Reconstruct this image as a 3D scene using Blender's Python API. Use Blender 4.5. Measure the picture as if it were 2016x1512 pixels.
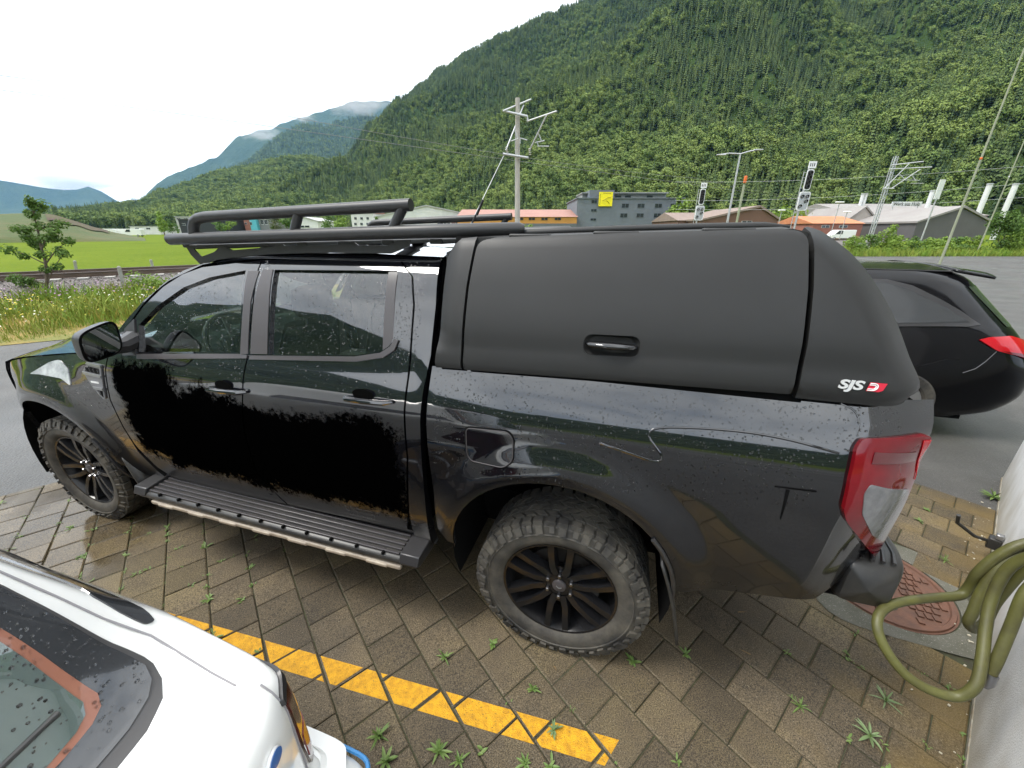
import bpy, bmesh, math, random
from mathutils import Vector, Matrix, noise
from mathutils.geometry import delaunay_2d_cdt
import numpy as np
R = math.radians
rnd = random.Random(7)
for o in list(bpy.data.objects): bpy.data.objects.remove(o)
sc = bpy.context.scene
col = sc.collection

# ------------------------------------------------------------------ camera
FPX, PITCH, CAMH = 757.0, R(21.7), 1.889          # focal length in pixels of a 2016 px wide frame
cam_d = bpy.data.cameras.new('camera')
cam_d.sensor_fit = 'HORIZONTAL'; cam_d.sensor_width = 36.0
cam_d.lens = 36.0 * FPX / 2016.0
cam_d.clip_start = 0.05; cam_d.clip_end = 60000
cam = bpy.data.objects.new('camera', cam_d); col.objects.link(cam)
cam.location = (0, 0, CAMH); cam.rotation_euler = (R(90) - PITCH, 0, 0)
sc.camera = cam

# ------------------------------------------------------------------ sky, sun, exposure
SUN_EL, SUN_AZ = R(58), R(-100)                    # azimuth measured from +Y towards +X
w = bpy.data.worlds.new('World'); sc.world = w; w.use_nodes = True
nt = w.node_tree; nt.nodes.clear()
def N(tree, typ, **kw):
    n = tree.nodes.new(typ)
    for k, v in kw.items():
        if k in n.inputs: n.inputs[k].default_value = v
        else: setattr(n, k, v)
    return n
L = nt.links.new
sky = N(nt, 'ShaderNodeTexSky', sky_type='NISHITA', sun_disc=False, sun_elevation=SUN_EL, sun_rotation=SUN_AZ, air_density=1.0, dust_density=2.0)
sm = N(nt, 'ShaderNodeVectorMath', operation='SCALE'); sm.inputs['Scale'].default_value = 0.11
L(sky.outputs[0], sm.inputs[0])
tc = N(nt, 'ShaderNodeTexCoord'); sep = N(nt, 'ShaderNodeSeparateXYZ'); L(tc.outputs['Generated'], sep.inputs[0])
zmax = N(nt, 'ShaderNodeMath', operation='MAXIMUM'); zmax.inputs[1].default_value = 0.0; L(sep.outputs[2], zmax.inputs[0])
zadd = N(nt, 'ShaderNodeMath', operation='ADD'); zadd.inputs[1].default_value = 0.12; L(zmax.outputs[0], zadd.inputs[0])
div = N(nt, 'ShaderNodeVectorMath', operation='DIVIDE'); L(tc.outputs['Generated'], div.inputs[0])
cz = N(nt, 'ShaderNodeCombineXYZ'); [L(zadd.outputs[0], cz.inputs[i]) for i in range(3)]; L(cz.outputs[0], div.inputs[1])
cn = N(nt, 'ShaderNodeTexNoise'); cn.inputs['Scale'].default_value = 1.15; cn.inputs['Detail'].default_value = 7; cn.inputs['Roughness'].default_value = 0.58
cn.inputs['Distortion'].default_value = 0.6
L(div.outputs[0], cn.inputs['Vector'])
cr = N(nt, 'ShaderNodeValToRGB'); L(cn.outputs['Fac'], cr.inputs[0])
cr.color_ramp.elements[0].position = 0.36; cr.color_ramp.elements[0].color = (0.70, 0.715, 0.73, 1)
cr.color_ramp.elements[1].position = 0.62; cr.color_ramp.elements[1].color = (1.22, 1.22, 1.2, 1)
cov = N(nt, 'ShaderNodeMapRange'); L(cn.outputs['Fac'], cov.inputs[0])
cov.inputs[1].default_value = 0.30; cov.inputs[2].default_value = 0.42; cov.inputs[3].default_value = 0.72; cov.inputs[4].default_value = 1.0
mx = N(nt, 'ShaderNodeMix', data_type='RGBA'); L(cov.outputs[0], mx.inputs[0]); L(sm.outputs[0], mx.inputs[6]); L(cr.outputs[0], mx.inputs[7])
bg = N(nt, 'ShaderNodeBackground'); L(mx.outputs[2], bg.inputs[0]); bg.inputs[1].default_value = 1.0
wo = N(nt, 'ShaderNodeOutputWorld'); L(bg.outputs[0], wo.inputs[0])
sd = bpy.data.lights.new('sun', 'SUN'); sd.energy = 1.5; sd.angle = R(18); sd.color = (1.0, 0.96, 0.9)
so = bpy.data.objects.new('sun', sd); col.objects.link(so)
sv = Vector((math.sin(SUN_AZ) * math.cos(SUN_EL), math.cos(SUN_AZ) * math.cos(SUN_EL), math.sin(SUN_EL)))
so.rotation_euler = sv.to_track_quat('Z', 'Y').to_euler(); so.location = sv * 60
vs = sc.view_settings; vs.view_transform = 'Standard'; vs.look = 'None'; vs.gamma = 1; vs.use_curve_mapping = False; vs.exposure = 1.45
cy = sc.cycles; cy.use_denoising = True; cy.max_bounces = 8; cy.transparent_max_bounces = 24; cy.glossy_bounces = 4; cy.transmission_bounces = 6
cy.caustics_reflective = False; cy.caustics_refractive = False; cy.volume_bounces = 0; cy.sample_clamp_indirect = 6
sc.render.film_transparent = False

# ------------------------------------------------------------------ pixel rays of the photograph -> places
SP, CP = math.sin(PITCH), math.cos(PITCH)
def ray(px, py):
    x = (px - 1008) / FPX; y = (py - 756) / FPX
    return Vector((x, CP - y * SP, -SP - y * CP))
def G(px, py, z=0.0):                   # where the ray meets the level z
    r = ray(px, py); t = (z - CAMH) / r.z
    return Vector((t * r.x, t * r.y, z))
def D(px, py, Y):                       # at forward distance Y
    r = ray(px, py); t = Y / r.y
    return Vector((t * r.x, Y, CAMH + t * r.z))
def proj(x, y, z):
    zz = z - CAMH; fw = y * CP - zz * SP; up = y * SP + zz * CP
    if fw < 0.02: return None
    return (1008 + FPX * x / fw, 756 - FPX * up / fw)
# truck frame: local x = rearward, local y = away from the camera side, z up
TX, TY, YAW = -2.6216, 3.036, R(16.75)
CO, SI = math.cos(YAW), math.sin(YAW)
def to_world(u, v, z): return Vector((TX + u * CO - v * SI, TY - u * SI - v * CO, z))   # v counts towards the camera
def to_truck(x, y):
    qx, qy = x - TX, y - TY
    return (qx * CO - qy * SI, -qx * SI - qy * CO)
E1 = Vector((0.7826, 0.6225, 0)); E2 = Vector((0.6225, -0.7826, 0))    # paving grid and wall directions
def AB(a, b, z=0.0): return E1 * a + E2 * b + Vector((0, 0, z))
GRID_ROT = math.atan2(E1.y, E1.x)
def lerp(a, b, t): return a + (b - a) * t
def interp(x, xs, ys):
    if x <= xs[0]: return ys[0]
    for i in range(1, len(xs)):
        if x <= xs[i]: return lerp(ys[i - 1], ys[i], (x - xs[i - 1]) / (xs[i] - xs[i - 1]))
    return ys[-1]
def smooth(t): t = max(0.0, min(1.0, t)); return t * t * (3 - 2 * t)
class Spline:                           # monotone-ish cubic through points
    def __init__(s, xs, ys): s.x, s.y = xs, ys; n = len(xs); s.m = [0] * n
    def __call__(s, q):
        x, y = s.x, s.y; n = len(x)
        if q <= x[0]: return y[0]
        if q >= x[-1]: return y[-1]
        i = 0
        while q > x[i + 1]: i += 1
        def m(k):
            if k == 0: return (y[1] - y[0]) / (x[1] - x[0])
            if k == n - 1: return (y[-1] - y[-2]) / (x[-1] - x[-2])
            a = (y[k] - y[k - 1]) / (x[k] - x[k - 1]); b = (y[k + 1] - y[k]) / (x[k + 1] - x[k])
            return 0 if a * b <= 0 else 2 * a * b / (a + b)
        h = x[i + 1] - x[i]; t = (q - x[i]) / h
        return (2*t**3 - 3*t*t + 1) * y[i] + (t**3 - 2*t*t + t) * h * m(i) + (-2*t**3 + 3*t*t) * y[i+1] + (t**3 - t*t) * h * m(i+1)

# ------------------------------------------------------------------ materials
MATS = {}
def material(name, base, rough=0.5, metal=0.0, coat=0.0, var=None, bump=None, spec=0.5, trans=0.0, ior=1.5, speck=None, coords='Object', rvar=None):
    """var=(scale, colour2, lo, hi) noise mix; bump=(scale,strength); speck=(scale, colour, threshold); rvar=(scale, rough2)"""
    m = bpy.data.materials.new(name); m.use_nodes = True; t = m.node_tree; b = t.nodes['Principled BSDF']; l = t.links.new
    b.inputs['Base Color'].default_value = (*base, 1); b.inputs['Roughness'].default_value = rough; b.inputs['Metallic'].default_value = metal
    b.inputs['Coat Weight'].default_value = coat; b.inputs['Coat Roughness'].default_value = 0.03; b.inputs['Specular IOR Level'].default_value = spec
    b.inputs['Transmission Weight'].default_value = trans; b.inputs['IOR'].default_value = ior
    c = t.nodes.new('ShaderNodeTexCoord'); src = c.outputs[coords]
    cur = None
    if var:
        n = N(t, 'ShaderNodeTexNoise'); n.inputs['Scale'].default_value = var[0]; n.inputs['Detail'].default_value = 6; n.inputs['Roughness'].default_value = 0.65; l(src, n.inputs['Vector'])
        mr = N(t, 'ShaderNodeMapRange'); l(n.outputs['Fac'], mr.inputs[0]); mr.inputs[1].default_value = var[2] if len(var) > 2 else .35; mr.inputs[2].default_value = var[3] if len(var) > 3 else .65
        x = N(t, 'ShaderNodeMix', data_type='RGBA'); l(mr.outputs[0], x.inputs[0]); x.inputs[6].default_value = (*base, 1); x.inputs[7].default_value = (*var[1], 1)
        cur = x.outputs[2]
    if speck:
        n = N(t, 'ShaderNodeTexNoise'); n.inputs['Scale'].default_value = speck[0]; n.inputs['Detail'].default_value = 2; l(src, n.inputs['Vector'])
        mr = N(t, 'ShaderNodeMapRange'); l(n.outputs['Fac'], mr.inputs[0]); mr.inputs[1].default_value = speck[2]; mr.inputs[2].default_value = speck[2] + .06
        x = N(t, 'ShaderNodeMix', data_type='RGBA'); l(mr.outputs[0], x.inputs[0]); x.inputs[7].default_value = (*speck[1], 1)
        if cur: l(cur, x.inputs[6])
        else: x.inputs[6].default_value = (*base, 1)
        cur = x.outputs[2]
    if cur: l(cur, b.inputs['Base Color'])
    if rvar:
        n = N(t, 'ShaderNodeTexNoise'); n.inputs['Scale'].default_value = rvar[0]; n.inputs['Detail'].default_value = 5; l(src, n.inputs['Vector'])
        mr = N(t, 'ShaderNodeMapRange'); l(n.outputs['Fac'], mr.inputs[0]); mr.inputs[1].default_value = .4; mr.inputs[2].default_value = .62; mr.inputs[3].default_value = rough; mr.inputs[4].default_value = rvar[1]
        l(mr.outputs[0], b.inputs['Roughness'])
    if bump:
        n = N(t, 'ShaderNodeTexNoise'); n.inputs['Scale'].default_value = bump[0]; n.inputs['Detail'].default_value = 4; l(src, n.inputs['Vector'])
        bp = N(t, 'ShaderNodeBump'); bp.inputs['Strength'].default_value = bump[1]; bp.inputs['Distance'].default_value = bump[2] if len(bump) > 2 else 0.01
        l(n.outputs['Fac'], bp.inputs['Height']); l(bp.outputs[0], b.inputs['Normal'])
    MATS[name] = m
    return m
def glass(name, tint, opac=0.0, dark=(0.01, 0.012, 0.012), ior=1.5, rough=0.0):
    """thin sheet of glass: Fresnel reflection over a tinted clear pane"""
    m = bpy.data.materials.new(name); m.use_nodes = True; t = m.node_tree; t.nodes.clear(); l = t.links.new
    out = N(t, 'ShaderNodeOutputMaterial'); tr = N(t, 'ShaderNodeBsdfTransparent'); tr.inputs[0].default_value = (*tint, 1)
    df = N(t, 'ShaderNodeBsdfDiffuse'); df.inputs[0].default_value = (*dark, 1)
    m1 = N(t, 'ShaderNodeMixShader'); m1.inputs[0].default_value = opac; l(tr.outputs[0], m1.inputs[1]); l(df.outputs[0], m1.inputs[2])
    gl = N(t, 'ShaderNodeBsdfGlossy'); gl.inputs['Roughness'].default_value = rough
    fr = N(t, 'ShaderNodeFresnel'); fr.inputs[0].default_value = ior
    fm = N(t, 'ShaderNodeMath', operation='MULTIPLY'); fm.inputs[1].default_value = 3.0; fm.use_clamp = True; l(fr.outputs[0], fm.inputs[0])
    m2 = N(t, 'ShaderNodeMixShader'); l(fm.outputs[0], m2.inputs[0]); l(m1.outputs[0], m2.inputs[1]); l(gl.outputs[0], m2.inputs[2])
    l(m2.outputs[0], out.inputs[0]); MATS[name] = m
    return m

# ------------------------------------------------------------------ object helpers
def link(o, parent=None, label=None, cat=None, group=None, kind=None):
    col.objects.link(o)
    if parent is not None: o.parent = parent
    if label: o['label'] = label
    if cat: o['category'] = cat
    if group: o['group'] = group
    if kind: o['kind'] = kind
    return o
def empty(name, loc, rz=0.0, **kw):
    o = bpy.data.objects.new(name, None); o.location = loc; o.rotation_euler = (0, 0, rz); o.empty_display_size = .2
    return link(o, **kw)
def copy_tree(o, parent=None):
    c = o.copy(); col.objects.link(c); c.parent = parent
    for ch in o.children: copy_tree(ch, c)
    return c
def obj(name, verts, faces, m, parent=None, smooth_deg=35, bevel=None, mats=None, fmat=None, **kw):
    me = bpy.data.meshes.new(name); me.from_pydata([tuple(v) for v in verts], [], faces)
    if mats:
        for q in mats: me.materials.append(q)
        for p, i in zip(me.polygons, fmat): p.material_index = i
    elif m: me.materials.append(m)
    if smooth_deg:
        me.shade_smooth(); me.set_sharp_from_angle(angle=R(smooth_deg))
    me.validate(); me.update()
    o = bpy.data.objects.new(name, me); link(o, parent, **kw)
    if bevel:
        b = o.modifiers.new('bevel', 'BEVEL'); b.width = bevel; b.segments = 2; b.limit_method = 'ANGLE'; b.angle_limit = R(40); b.harden_normals = False
    return o
class MB:
    def __init__(s): s.v = []; s.f = []; s.mi = []; s.cur = 0
    def add(s, vs, fs):
        k = len(s.v); s.v += [tuple(v) for v in vs]
        for f in fs: s.f.append(tuple(i + k for i in f)); s.mi.append(s.cur)
        return s
    def box(s, c, size, rz=0.0, M=None):
        hx, hy, hz = size[0] / 2, size[1] / 2, size[2] / 2
        vs = [Vector((x, y, z)) for x in (-hx, hx) for y in (-hy, hy) for z in (-hz, hz)]
        if M is None: M = Matrix.Rotation(rz, 4, 'Z')
        vs = [M @ v + Vector(c) for v in vs]
        return s.add(vs, [(0, 1, 3, 2), (4, 6, 7, 5), (0, 4, 5, 1), (2, 3, 7, 6), (0, 2, 6, 4), (1, 5, 7, 3)])
    def prism(s, poly, ax, lo, hi):     # polygon extruded along an axis (0,1,2)
        n = len(poly); o = [i for i in range(3) if i != ax]; vs = []
        for h in (lo, hi):
            for p in poly:
                q = [0, 0, 0]; q[o[0]], q[o[1]] = p; q[ax] = h; vs.append(q)
        fs = [tuple(range(n))[::-1], tuple(range(n, 2 * n))] + [(i, (i + 1) % n, n + (i + 1) % n, n + i) for i in range(n)]
        return s.add(vs, fs)
    def tube(s, path, r, n=10, closed=False, caps=True, fl=1.0):
        P = [Vector(p) for p in path]; m = len(P); vs = []; fs = []
        rad = r if hasattr(r, '__len__') else [r] * m
        T = [((P[(i + 1) % m] - P[i - 1]) if closed or 0 < i < m - 1 else (P[1] - P[0] if i == 0 else P[-1] - P[-2])).normalized() for i in range(m)]
        up = Vector((0, 0, 1)) if abs(T[0].z) < .9 else Vector((1, 0, 0))
        a = T[0].cross(up).normalized()
        for i in range(m):
            a = (a - T[i] * a.dot(T[i])).normalized(); b = T[i].cross(a)
            for k in range(n):
                an = 2 * math.pi * k / n; vs.append(P[i] + a * (math.cos(an) * rad[i]) + b * (math.sin(an) * rad[i] * fl))
        for i in range(m if closed else m - 1):
            j = (i + 1) % m
            for k in range(n): fs.append((i * n + k, i * n + (k + 1) % n, j * n + (k + 1) % n, j * n + k))
        if caps and not closed: fs += [tuple(range(n))[::-1], tuple(range((m - 1) * n, m * n))]
        return s.add(vs, fs)
    def lathe(s, prof, n=40, M=None, caps=False):   # prof of (radius, y) about the local y axis
        vs = []; fs = []; m = len(prof); M = M or Matrix()
        for r, y in prof:
            for k in range(n):
                a = 2 * math.pi * k / n; vs.append(M @ Vector((r * math.cos(a), y, r * math.sin(a))))
        for i in range(m - 1):
            for k in range(n): fs.append((i * n + k, i * n + (k + 1) % n, (i + 1) * n + (k + 1) % n, (i + 1) * n + k))
        if caps: fs += [tuple(range(n))[::-1], tuple(range((m - 1) * n, m * n))]
        return s.add(vs, fs)
    def grid(s, fn, nu, nv, wrap=False):
        vs = [fn(i / nu, j / nv) for i in range(nu + 1) for j in range(nv + 1)]
        return s.add(vs, [(i * (nv + 1) + j, (i + 1) * (nv + 1) + j, (i + 1) * (nv + 1) + j + 1, i * (nv + 1) + j + 1) for i in range(nu) for j in range(nv)])
    def build(s, name, m, parent=None, **kw):
        if isinstance(m, (list, tuple)): return obj(name, s.v, s.f, None, parent, mats=m, fmat=s.mi, **kw)
        return obj(name, s.v, s.f, m, parent, **kw)
def fix_normals(o):
    bm = bmesh.new(); bm.from_mesh(o.data); bmesh.ops.recalc_face_normals(bm, faces=bm.faces); bm.to_mesh(o.data); bm.free(); return o
def fillet(pts, r, seg=5):
    """round the corners of a closed outline; r a number or one per point"""
    out = []; n = len(pts)
    for i in range(n):
        ri = r[i] if hasattr(r, '__len__') else r
        p = Vector(pts[i]); a = Vector(pts[i - 1]); b = Vector(pts[(i + 1) % n])
        if ri <= 0: out.append(tuple(p)); continue
        da, db = (a - p), (b - p); la, lb = da.length, db.length
        k = min(ri, la * .48, lb * .48); pa = p + da / la * k; pb = p + db / lb * k
        for j in range(seg + 1):
            t = j / seg; out.append(tuple(pa * (1 - t) ** 2 + p * 2 * t * (1 - t) + pb * t * t))
    return out
def resample(pts, step):
    out = []; n = len(pts)
    for i in range(n):
        a, b = Vector(pts[i]), Vector(pts[(i + 1) % n]); d = (b - a).length
        k = max(1, int(round(d / step)))
        for j in range(k):
            q = a.lerp(b, j / k)
            if not out or (Vector(out[-1]) - q).length > 1e-4: out.append((q.x, q.y))
    if (Vector(out[0]) - Vector(out[-1])).length < 1e-4: out.pop()
    return out
def inside(p, poly):
    x, y = p; c = False; n = len(poly); j = n - 1
    for i in range(n):
        xi, yi = poly[i]; xj, yj = poly[j]
        if (yi > y) != (yj > y) and x < (xj - xi) * (y - yi) / (yj - yi) + xi: c = not c
        j = i
    return c
def panel(name, outline, mapf, m, parent, holes=(), step=0.05, depth=0.025, off=0.0, out=None, rim=True, **kw):
    """sheet-metal panel: outline in the two surface coordinates, mapf gives the point in space, edges turned inwards"""
    loops = [resample(outline, step)] + [resample(h, step) for h in holes]
    pts = []; edges = []
    for lp in loops:
        k = len(pts); pts += lp; edges += [(k + i, k + (i + 1) % len(lp)) for i in range(len(lp))]
    nb = len(pts); barr = np.array(pts)
    xs = [p[0] for p in loops[0]]; ys = [p[1] for p in loops[0]]
    x = math.floor(min(xs) / step) * step
    while x < max(xs):
        y = math.floor(min(ys) / step) * step
        while y < max(ys):
            q = (x, y)
            if inside(q, loops[0]) and not any(inside(q, h) for h in loops[1:]) and ((barr - q) ** 2).sum(1).min() > (.45 * step) ** 2: pts.append(q)
            y += step
        x += step
    V2, _, F, *_ = delaunay_2d_cdt([Vector(p) for p in pts], edges, [], 0, 1e-6)
    tri = []
    for f in F:
        c = ((V2[f[0]].x + V2[f[1]].x + V2[f[2]].x) / 3, (V2[f[0]].y + V2[f[1]].y + V2[f[2]].y) / 3)
        if inside(c, loops[0]) and not any(inside(c, h) for h in loops[1:]): tri.append(list(f))
    e = 1e-3; P = []; NN = []
    for q in V2:
        p = Vector(mapf(q.x, q.y)); da = Vector(mapf(q.x + e, q.y)) - Vector(mapf(q.x - e, q.y)); db = Vector(mapf(q.x, q.y + e)) - Vector(mapf(q.x, q.y - e))
        n = da.cross(db)
        n = n.normalized() if n.length > 1e-12 else Vector((0, -1, 0))
        o_ = out(p) if callable(out) else out
        if o_ is not None and n.dot(o_) < 0: n = -n
        P.append(p + n * off); NN.append(n)
    faces = []; lnorm = []
    cnt = {}
    for f in tri:
        a, b, c = f
        if (P[b] - P[a]).cross(P[c] - P[a]).dot(NN[a]) < 0: f = [a, c, b]
        faces.append(tuple(f)); lnorm += [NN[i] for i in f]
        for i in range(3): cnt[(f[i], f[(i + 1) % 3])] = 1
    verts = list(P)
    if rim:
        bnd = [e_ for e_ in cnt if (e_[1], e_[0]) not in cnt]; mp = {}
        for a, b in bnd:
            for i in (a, b):
                if i not in mp: mp[i] = len(verts); verts.append(P[i] - NN[i] * .0); verts.append(P[i] - NN[i] * depth)
            q = (mp[b], mp[a], mp[a] + 1, mp[b] + 1)
            fn = (verts[q[1]] - verts[q[0]]).cross(verts[q[2]] - verts[q[0]])
            fn = fn.normalized() if fn.length > 0 else NN[a]
            faces.append(q); lnorm += [fn] * 4
    me = bpy.data.meshes.new(name); me.from_pydata([tuple(v) for v in verts], [], faces); me.materials.append(m); me.shade_smooth()
    me.normals_split_custom_set([tuple(n) for n in lnorm])
    return link(bpy.data.objects.new(name, me), parent, **kw)
def text_mesh(body, size, depth, m, name, parent, M, shear=0.0, font_scale=(1, 1), bold=0.0, width=None, **kw):
    cu = bpy.data.curves.new(name, 'FONT'); cu.body = body; cu.offset = bold; cu.size = size; cu.extrude = depth; cu.align_x = 'LEFT'; cu.shear = shear
    o = bpy.data.objects.new(name, cu); col.objects.link(o)
    dg = bpy.context.evaluated_depsgraph_get(); me = bpy.data.meshes.new_from_object(o.evaluated_get(dg))
    bpy.data.objects.remove(o); me.name = name; me.materials.clear(); me.materials.append(m)
    if width: font_scale = (width / max(v.co.x for v in me.vertices), font_scale[1])
    me.transform(M @ Matrix.Diagonal((font_scale[0], font_scale[1], 1, 1)))
    return link(bpy.data.objects.new(name, me), parent, **kw)
# ------------------------------------------------------------------ shared materials
def paint_black(name, patch=False):
    """black gloss paint, road film rising from below; the doors also carry a dull black blotch with a ragged edge"""
    m = material(name, (.0040, .0042, .0055), .06, coat=1.0, spec=.5); m.node_tree.nodes['Principled BSDF'].inputs['Coat IOR'].default_value = 1.65; t = m.node_tree; b = t.nodes['Principled BSDF']; l = t.links.new
    c = t.nodes.new('ShaderNodeTexCoord'); s = N(t, 'ShaderNodeSeparateXYZ'); l(c.outputs['Object'], s.inputs[0])
    n = N(t, 'ShaderNodeTexNoise'); n.inputs['Scale'].default_value = 3.0; n.inputs['Detail'].default_value = 7; n.inputs['Roughness'].default_value = .7; l(c.outputs['Object'], n.inputs['Vector'])
    a = N(t, 'ShaderNodeMath', operation='MULTIPLY_ADD'); l(n.outputs['Fac'], a.inputs[0]); a.inputs[1].default_value = .55; l(s.outputs[2], a.inputs[2])
    mr = N(t, 'ShaderNodeMapRange'); l(a.outputs[0], mr.inputs[0]); mr.inputs[1].default_value = 1.28; mr.inputs[2].default_value = .82; mr.inputs[3].default_value = 0; mr.inputs[4].default_value = .42
    x = N(t, 'ShaderNodeMix', data_type='RGBA'); l(mr.outputs[0], x.inputs[0]); x.inputs[6].default_value = (.0045, .0048, .0065, 1); x.inputs[7].default_value = (.011, .0107, .0102, 1)
    l(x.outputs[2], b.inputs['Base Color'])
    rr = N(t, 'ShaderNodeMapRange'); l(mr.outputs[0], rr.inputs[0]); rr.inputs[1].default_value = 0; rr.inputs[2].default_value = .42; rr.inputs[3].default_value = .05; rr.inputs[4].default_value = .34
    l(rr.outputs[0], b.inputs['Roughness'])
    cw = N(t, 'ShaderNodeMapRange'); l(mr.outputs[0], cw.inputs[0]); cw.inputs[1].default_value = 0; cw.inputs[2].default_value = .4; cw.inputs[3].default_value = 1.0; cw.inputs[4].default_value = .10
    if patch:
        # blotch: union of soft boxes in the door plane, edge broken up by fine noise
        n2 = N(t, 'ShaderNodeTexNoise'); n2.inputs['Scale'].default_value = 30; n2.inputs['Detail'].default_value = 12; n2.inputs['Roughness'].default_value = .85; l(c.outputs['Object'], n2.inputs['Vector'])
        n3 = N(t, 'ShaderNodeTexNoise'); n3.inputs['Scale'].default_value = 5; n3.inputs['Detail'].default_value = 3; l(c.outputs['Object'], n3.inputs['Vector'])
        def boxd(cx, czz, hx, hz):
            q = []
            for out_, c0, h in ((s.outputs[0], cx, hx), (s.outputs[2], czz, hz)):
                d = N(t, 'ShaderNodeMath', operation='SUBTRACT'); l(out_, d.inputs[0]); d.inputs[1].default_value = c0
                e = N(t, 'ShaderNodeMath', operation='ABSOLUTE'); l(d.outputs[0], e.inputs[0])
                f = N(t, 'ShaderNodeMath', operation='SUBTRACT'); l(e.outputs[0], f.inputs[0]); f.inputs[1].default_value = h; q.append(f)
            k = N(t, 'ShaderNodeMath', operation='SMOOTH_MAX'); l(q[0].outputs[0], k.inputs[0]); l(q[1].outputs[0], k.inputs[1]); k.inputs[2].default_value = .12
            return k
        ds = [boxd(1.03, .98, .27, .31), boxd(1.75, .875, .80, .265), boxd(1.3, 0.98, .35, .2)]
        cur = ds[0]
        for k in ds[1:]:
            z = N(t, 'ShaderNodeMath', operation='MINIMUM'); l(cur.outputs[0], z.inputs[0]); l(k.outputs[0], z.inputs[1]); cur = z
        w1 = N(t, 'ShaderNodeMath', operation='MULTIPLY_ADD'); l(n2.outputs['Fac'], w1.inputs[0]); w1.inputs[1].default_value = .34; l(cur.outputs[0], w1.inputs[2])
        w2 = N(t, 'ShaderNodeMath', operation='MULTIPLY_ADD'); l(n3.outputs['Fac'], w2.inputs[0]); w2.inputs[1].default_value = .2; l(w1.outputs[0], w2.inputs[2])
        pm = N(t, 'ShaderNodeMapRange'); l(w2.outputs[0], pm.inputs[0]); pm.inputs[1].default_value = .275; pm.inputs[2].default_value = .24
        x2 = N(t, 'ShaderNodeMix', data_type='RGBA'); l(pm.outputs[0], x2.inputs[0]); l(x.outputs[2], x2.inputs[6]); x2.inputs[7].default_value = (.0006, .0006, .0006, 1); l(x2.outputs[2], b.inputs['Base Color'])
        inv = N(t, 'ShaderNodeMath', operation='SUBTRACT'); inv.inputs[0].default_value = 1; l(pm.outputs[0], inv.inputs[1])
        sp = N(t, 'ShaderNodeMath', operation='MULTIPLY'); sp.inputs[1].default_value = .5; l(inv.outputs[0], sp.inputs[0]); l(sp.outputs[0], b.inputs['Specular IOR Level'])
        ct = N(t, 'ShaderNodeMath', operation='MULTIPLY'); l(inv.outputs[0], ct.inputs[0]); l(cw.outputs[0], ct.inputs[1]); l(ct.outputs[0], b.inputs['Coat Weight'])
    else: l(cw.outputs[0], b.inputs['Coat Weight'])
    return m
M_PAINT = paint_black('black_paint'); M_DOOR = paint_black('black_door_paint', True)
M_CANOPY = material('canopy_satin_grey', (.019, .019, .0186), .46, spec=.40, var=(1.6, (.015, .015, .0148), .3, .7), rvar=(3.0, .56), bump=(420, .06, .002))
M_RACK = material('rack_powder_black', (.022, .022, .023), .42, bump=(500, .12, .002))
M_TRIM = material('satin_black_trim', (.028, .027, .028), .36)
M_TRIM2 = material('pillar_trim', (.055, .05, .052), .33)
M_PLASTIC = material('black_plastic', (.018, .018, .019), .4, bump=(350, .1, .002), var=(8, (.04, .038, .034)))
M_GAP = material('gap_black', (.004, .004, .004), .9, spec=.1)
M_RUBBER = material('tyre_rubber', (.024, .023, .022), .75, var=(7, (.10, .09, .072), .38, .66), bump=(160, .2, .004))
M_RIM = material('gloss_black_alloy', (.009, .009, .010), .26, coat=.12, spec=.25)
M_STEEL = material('steel', (.26, .26, .27), .28, metal=1.0)
M_DISC = material('brake_disc', (.06, .055, .05), .5, metal=.6)
M_BEIGE = material('beige_trim', (.42, .36, .28), .45, var=(20, (.3, .25, .2)))
M_SILVER = material('satin_silver', (.42, .42, .43), .32, metal=.9)
M_CHROME_D = material('smoked_silver', (.20, .20, .21), .34, metal=.5)
M_RED = material('red_lens', (.20, .003, .008), .12, coat=.5, var=(6, (.12, .002, .006)), spec=.3)
M_RED2 = material('red_lens_bright', (.55, .004, .012), .12, coat=.4, spec=.3)
M_CLEAR = material('clear_lens', (.20, .20, .205), .16, coat=.7, var=(16, (.12, .12, .125)), bump=(60, .25, .004))
M_WHITEREF = material('white_reflector', (.8, .8, .78), .2, coat=.6)
M_GLASS = glass('car_glass', (.46, .54, .50))
M_GLASS_D = glass('dark_glass', (.16, .18, .17), ior=1.5)
M_SEAT = material('seat_fabric', (.03, .032, .032), .8, bump=(120, .2, .003))
M_DASH = material('dash_grey', (.12, .14, .13), .55, bump=(200, .1, .002))
M_SCREEN = material('mirror_silver', (.55, .58, .56), .02, metal=1.0)
M_HEADLAMP = material('headlamp_lens', (.55, .57, .58), .06, coat=1.0, var=(10, (.22, .23, .24)))
M_WHITE = material('white_paint', (.80, .80, .77), .12, coat=1.0)
M_DROP = material('water_drop', (.9, .9, .9), .02, trans=1.0, ior=1.33)

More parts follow.
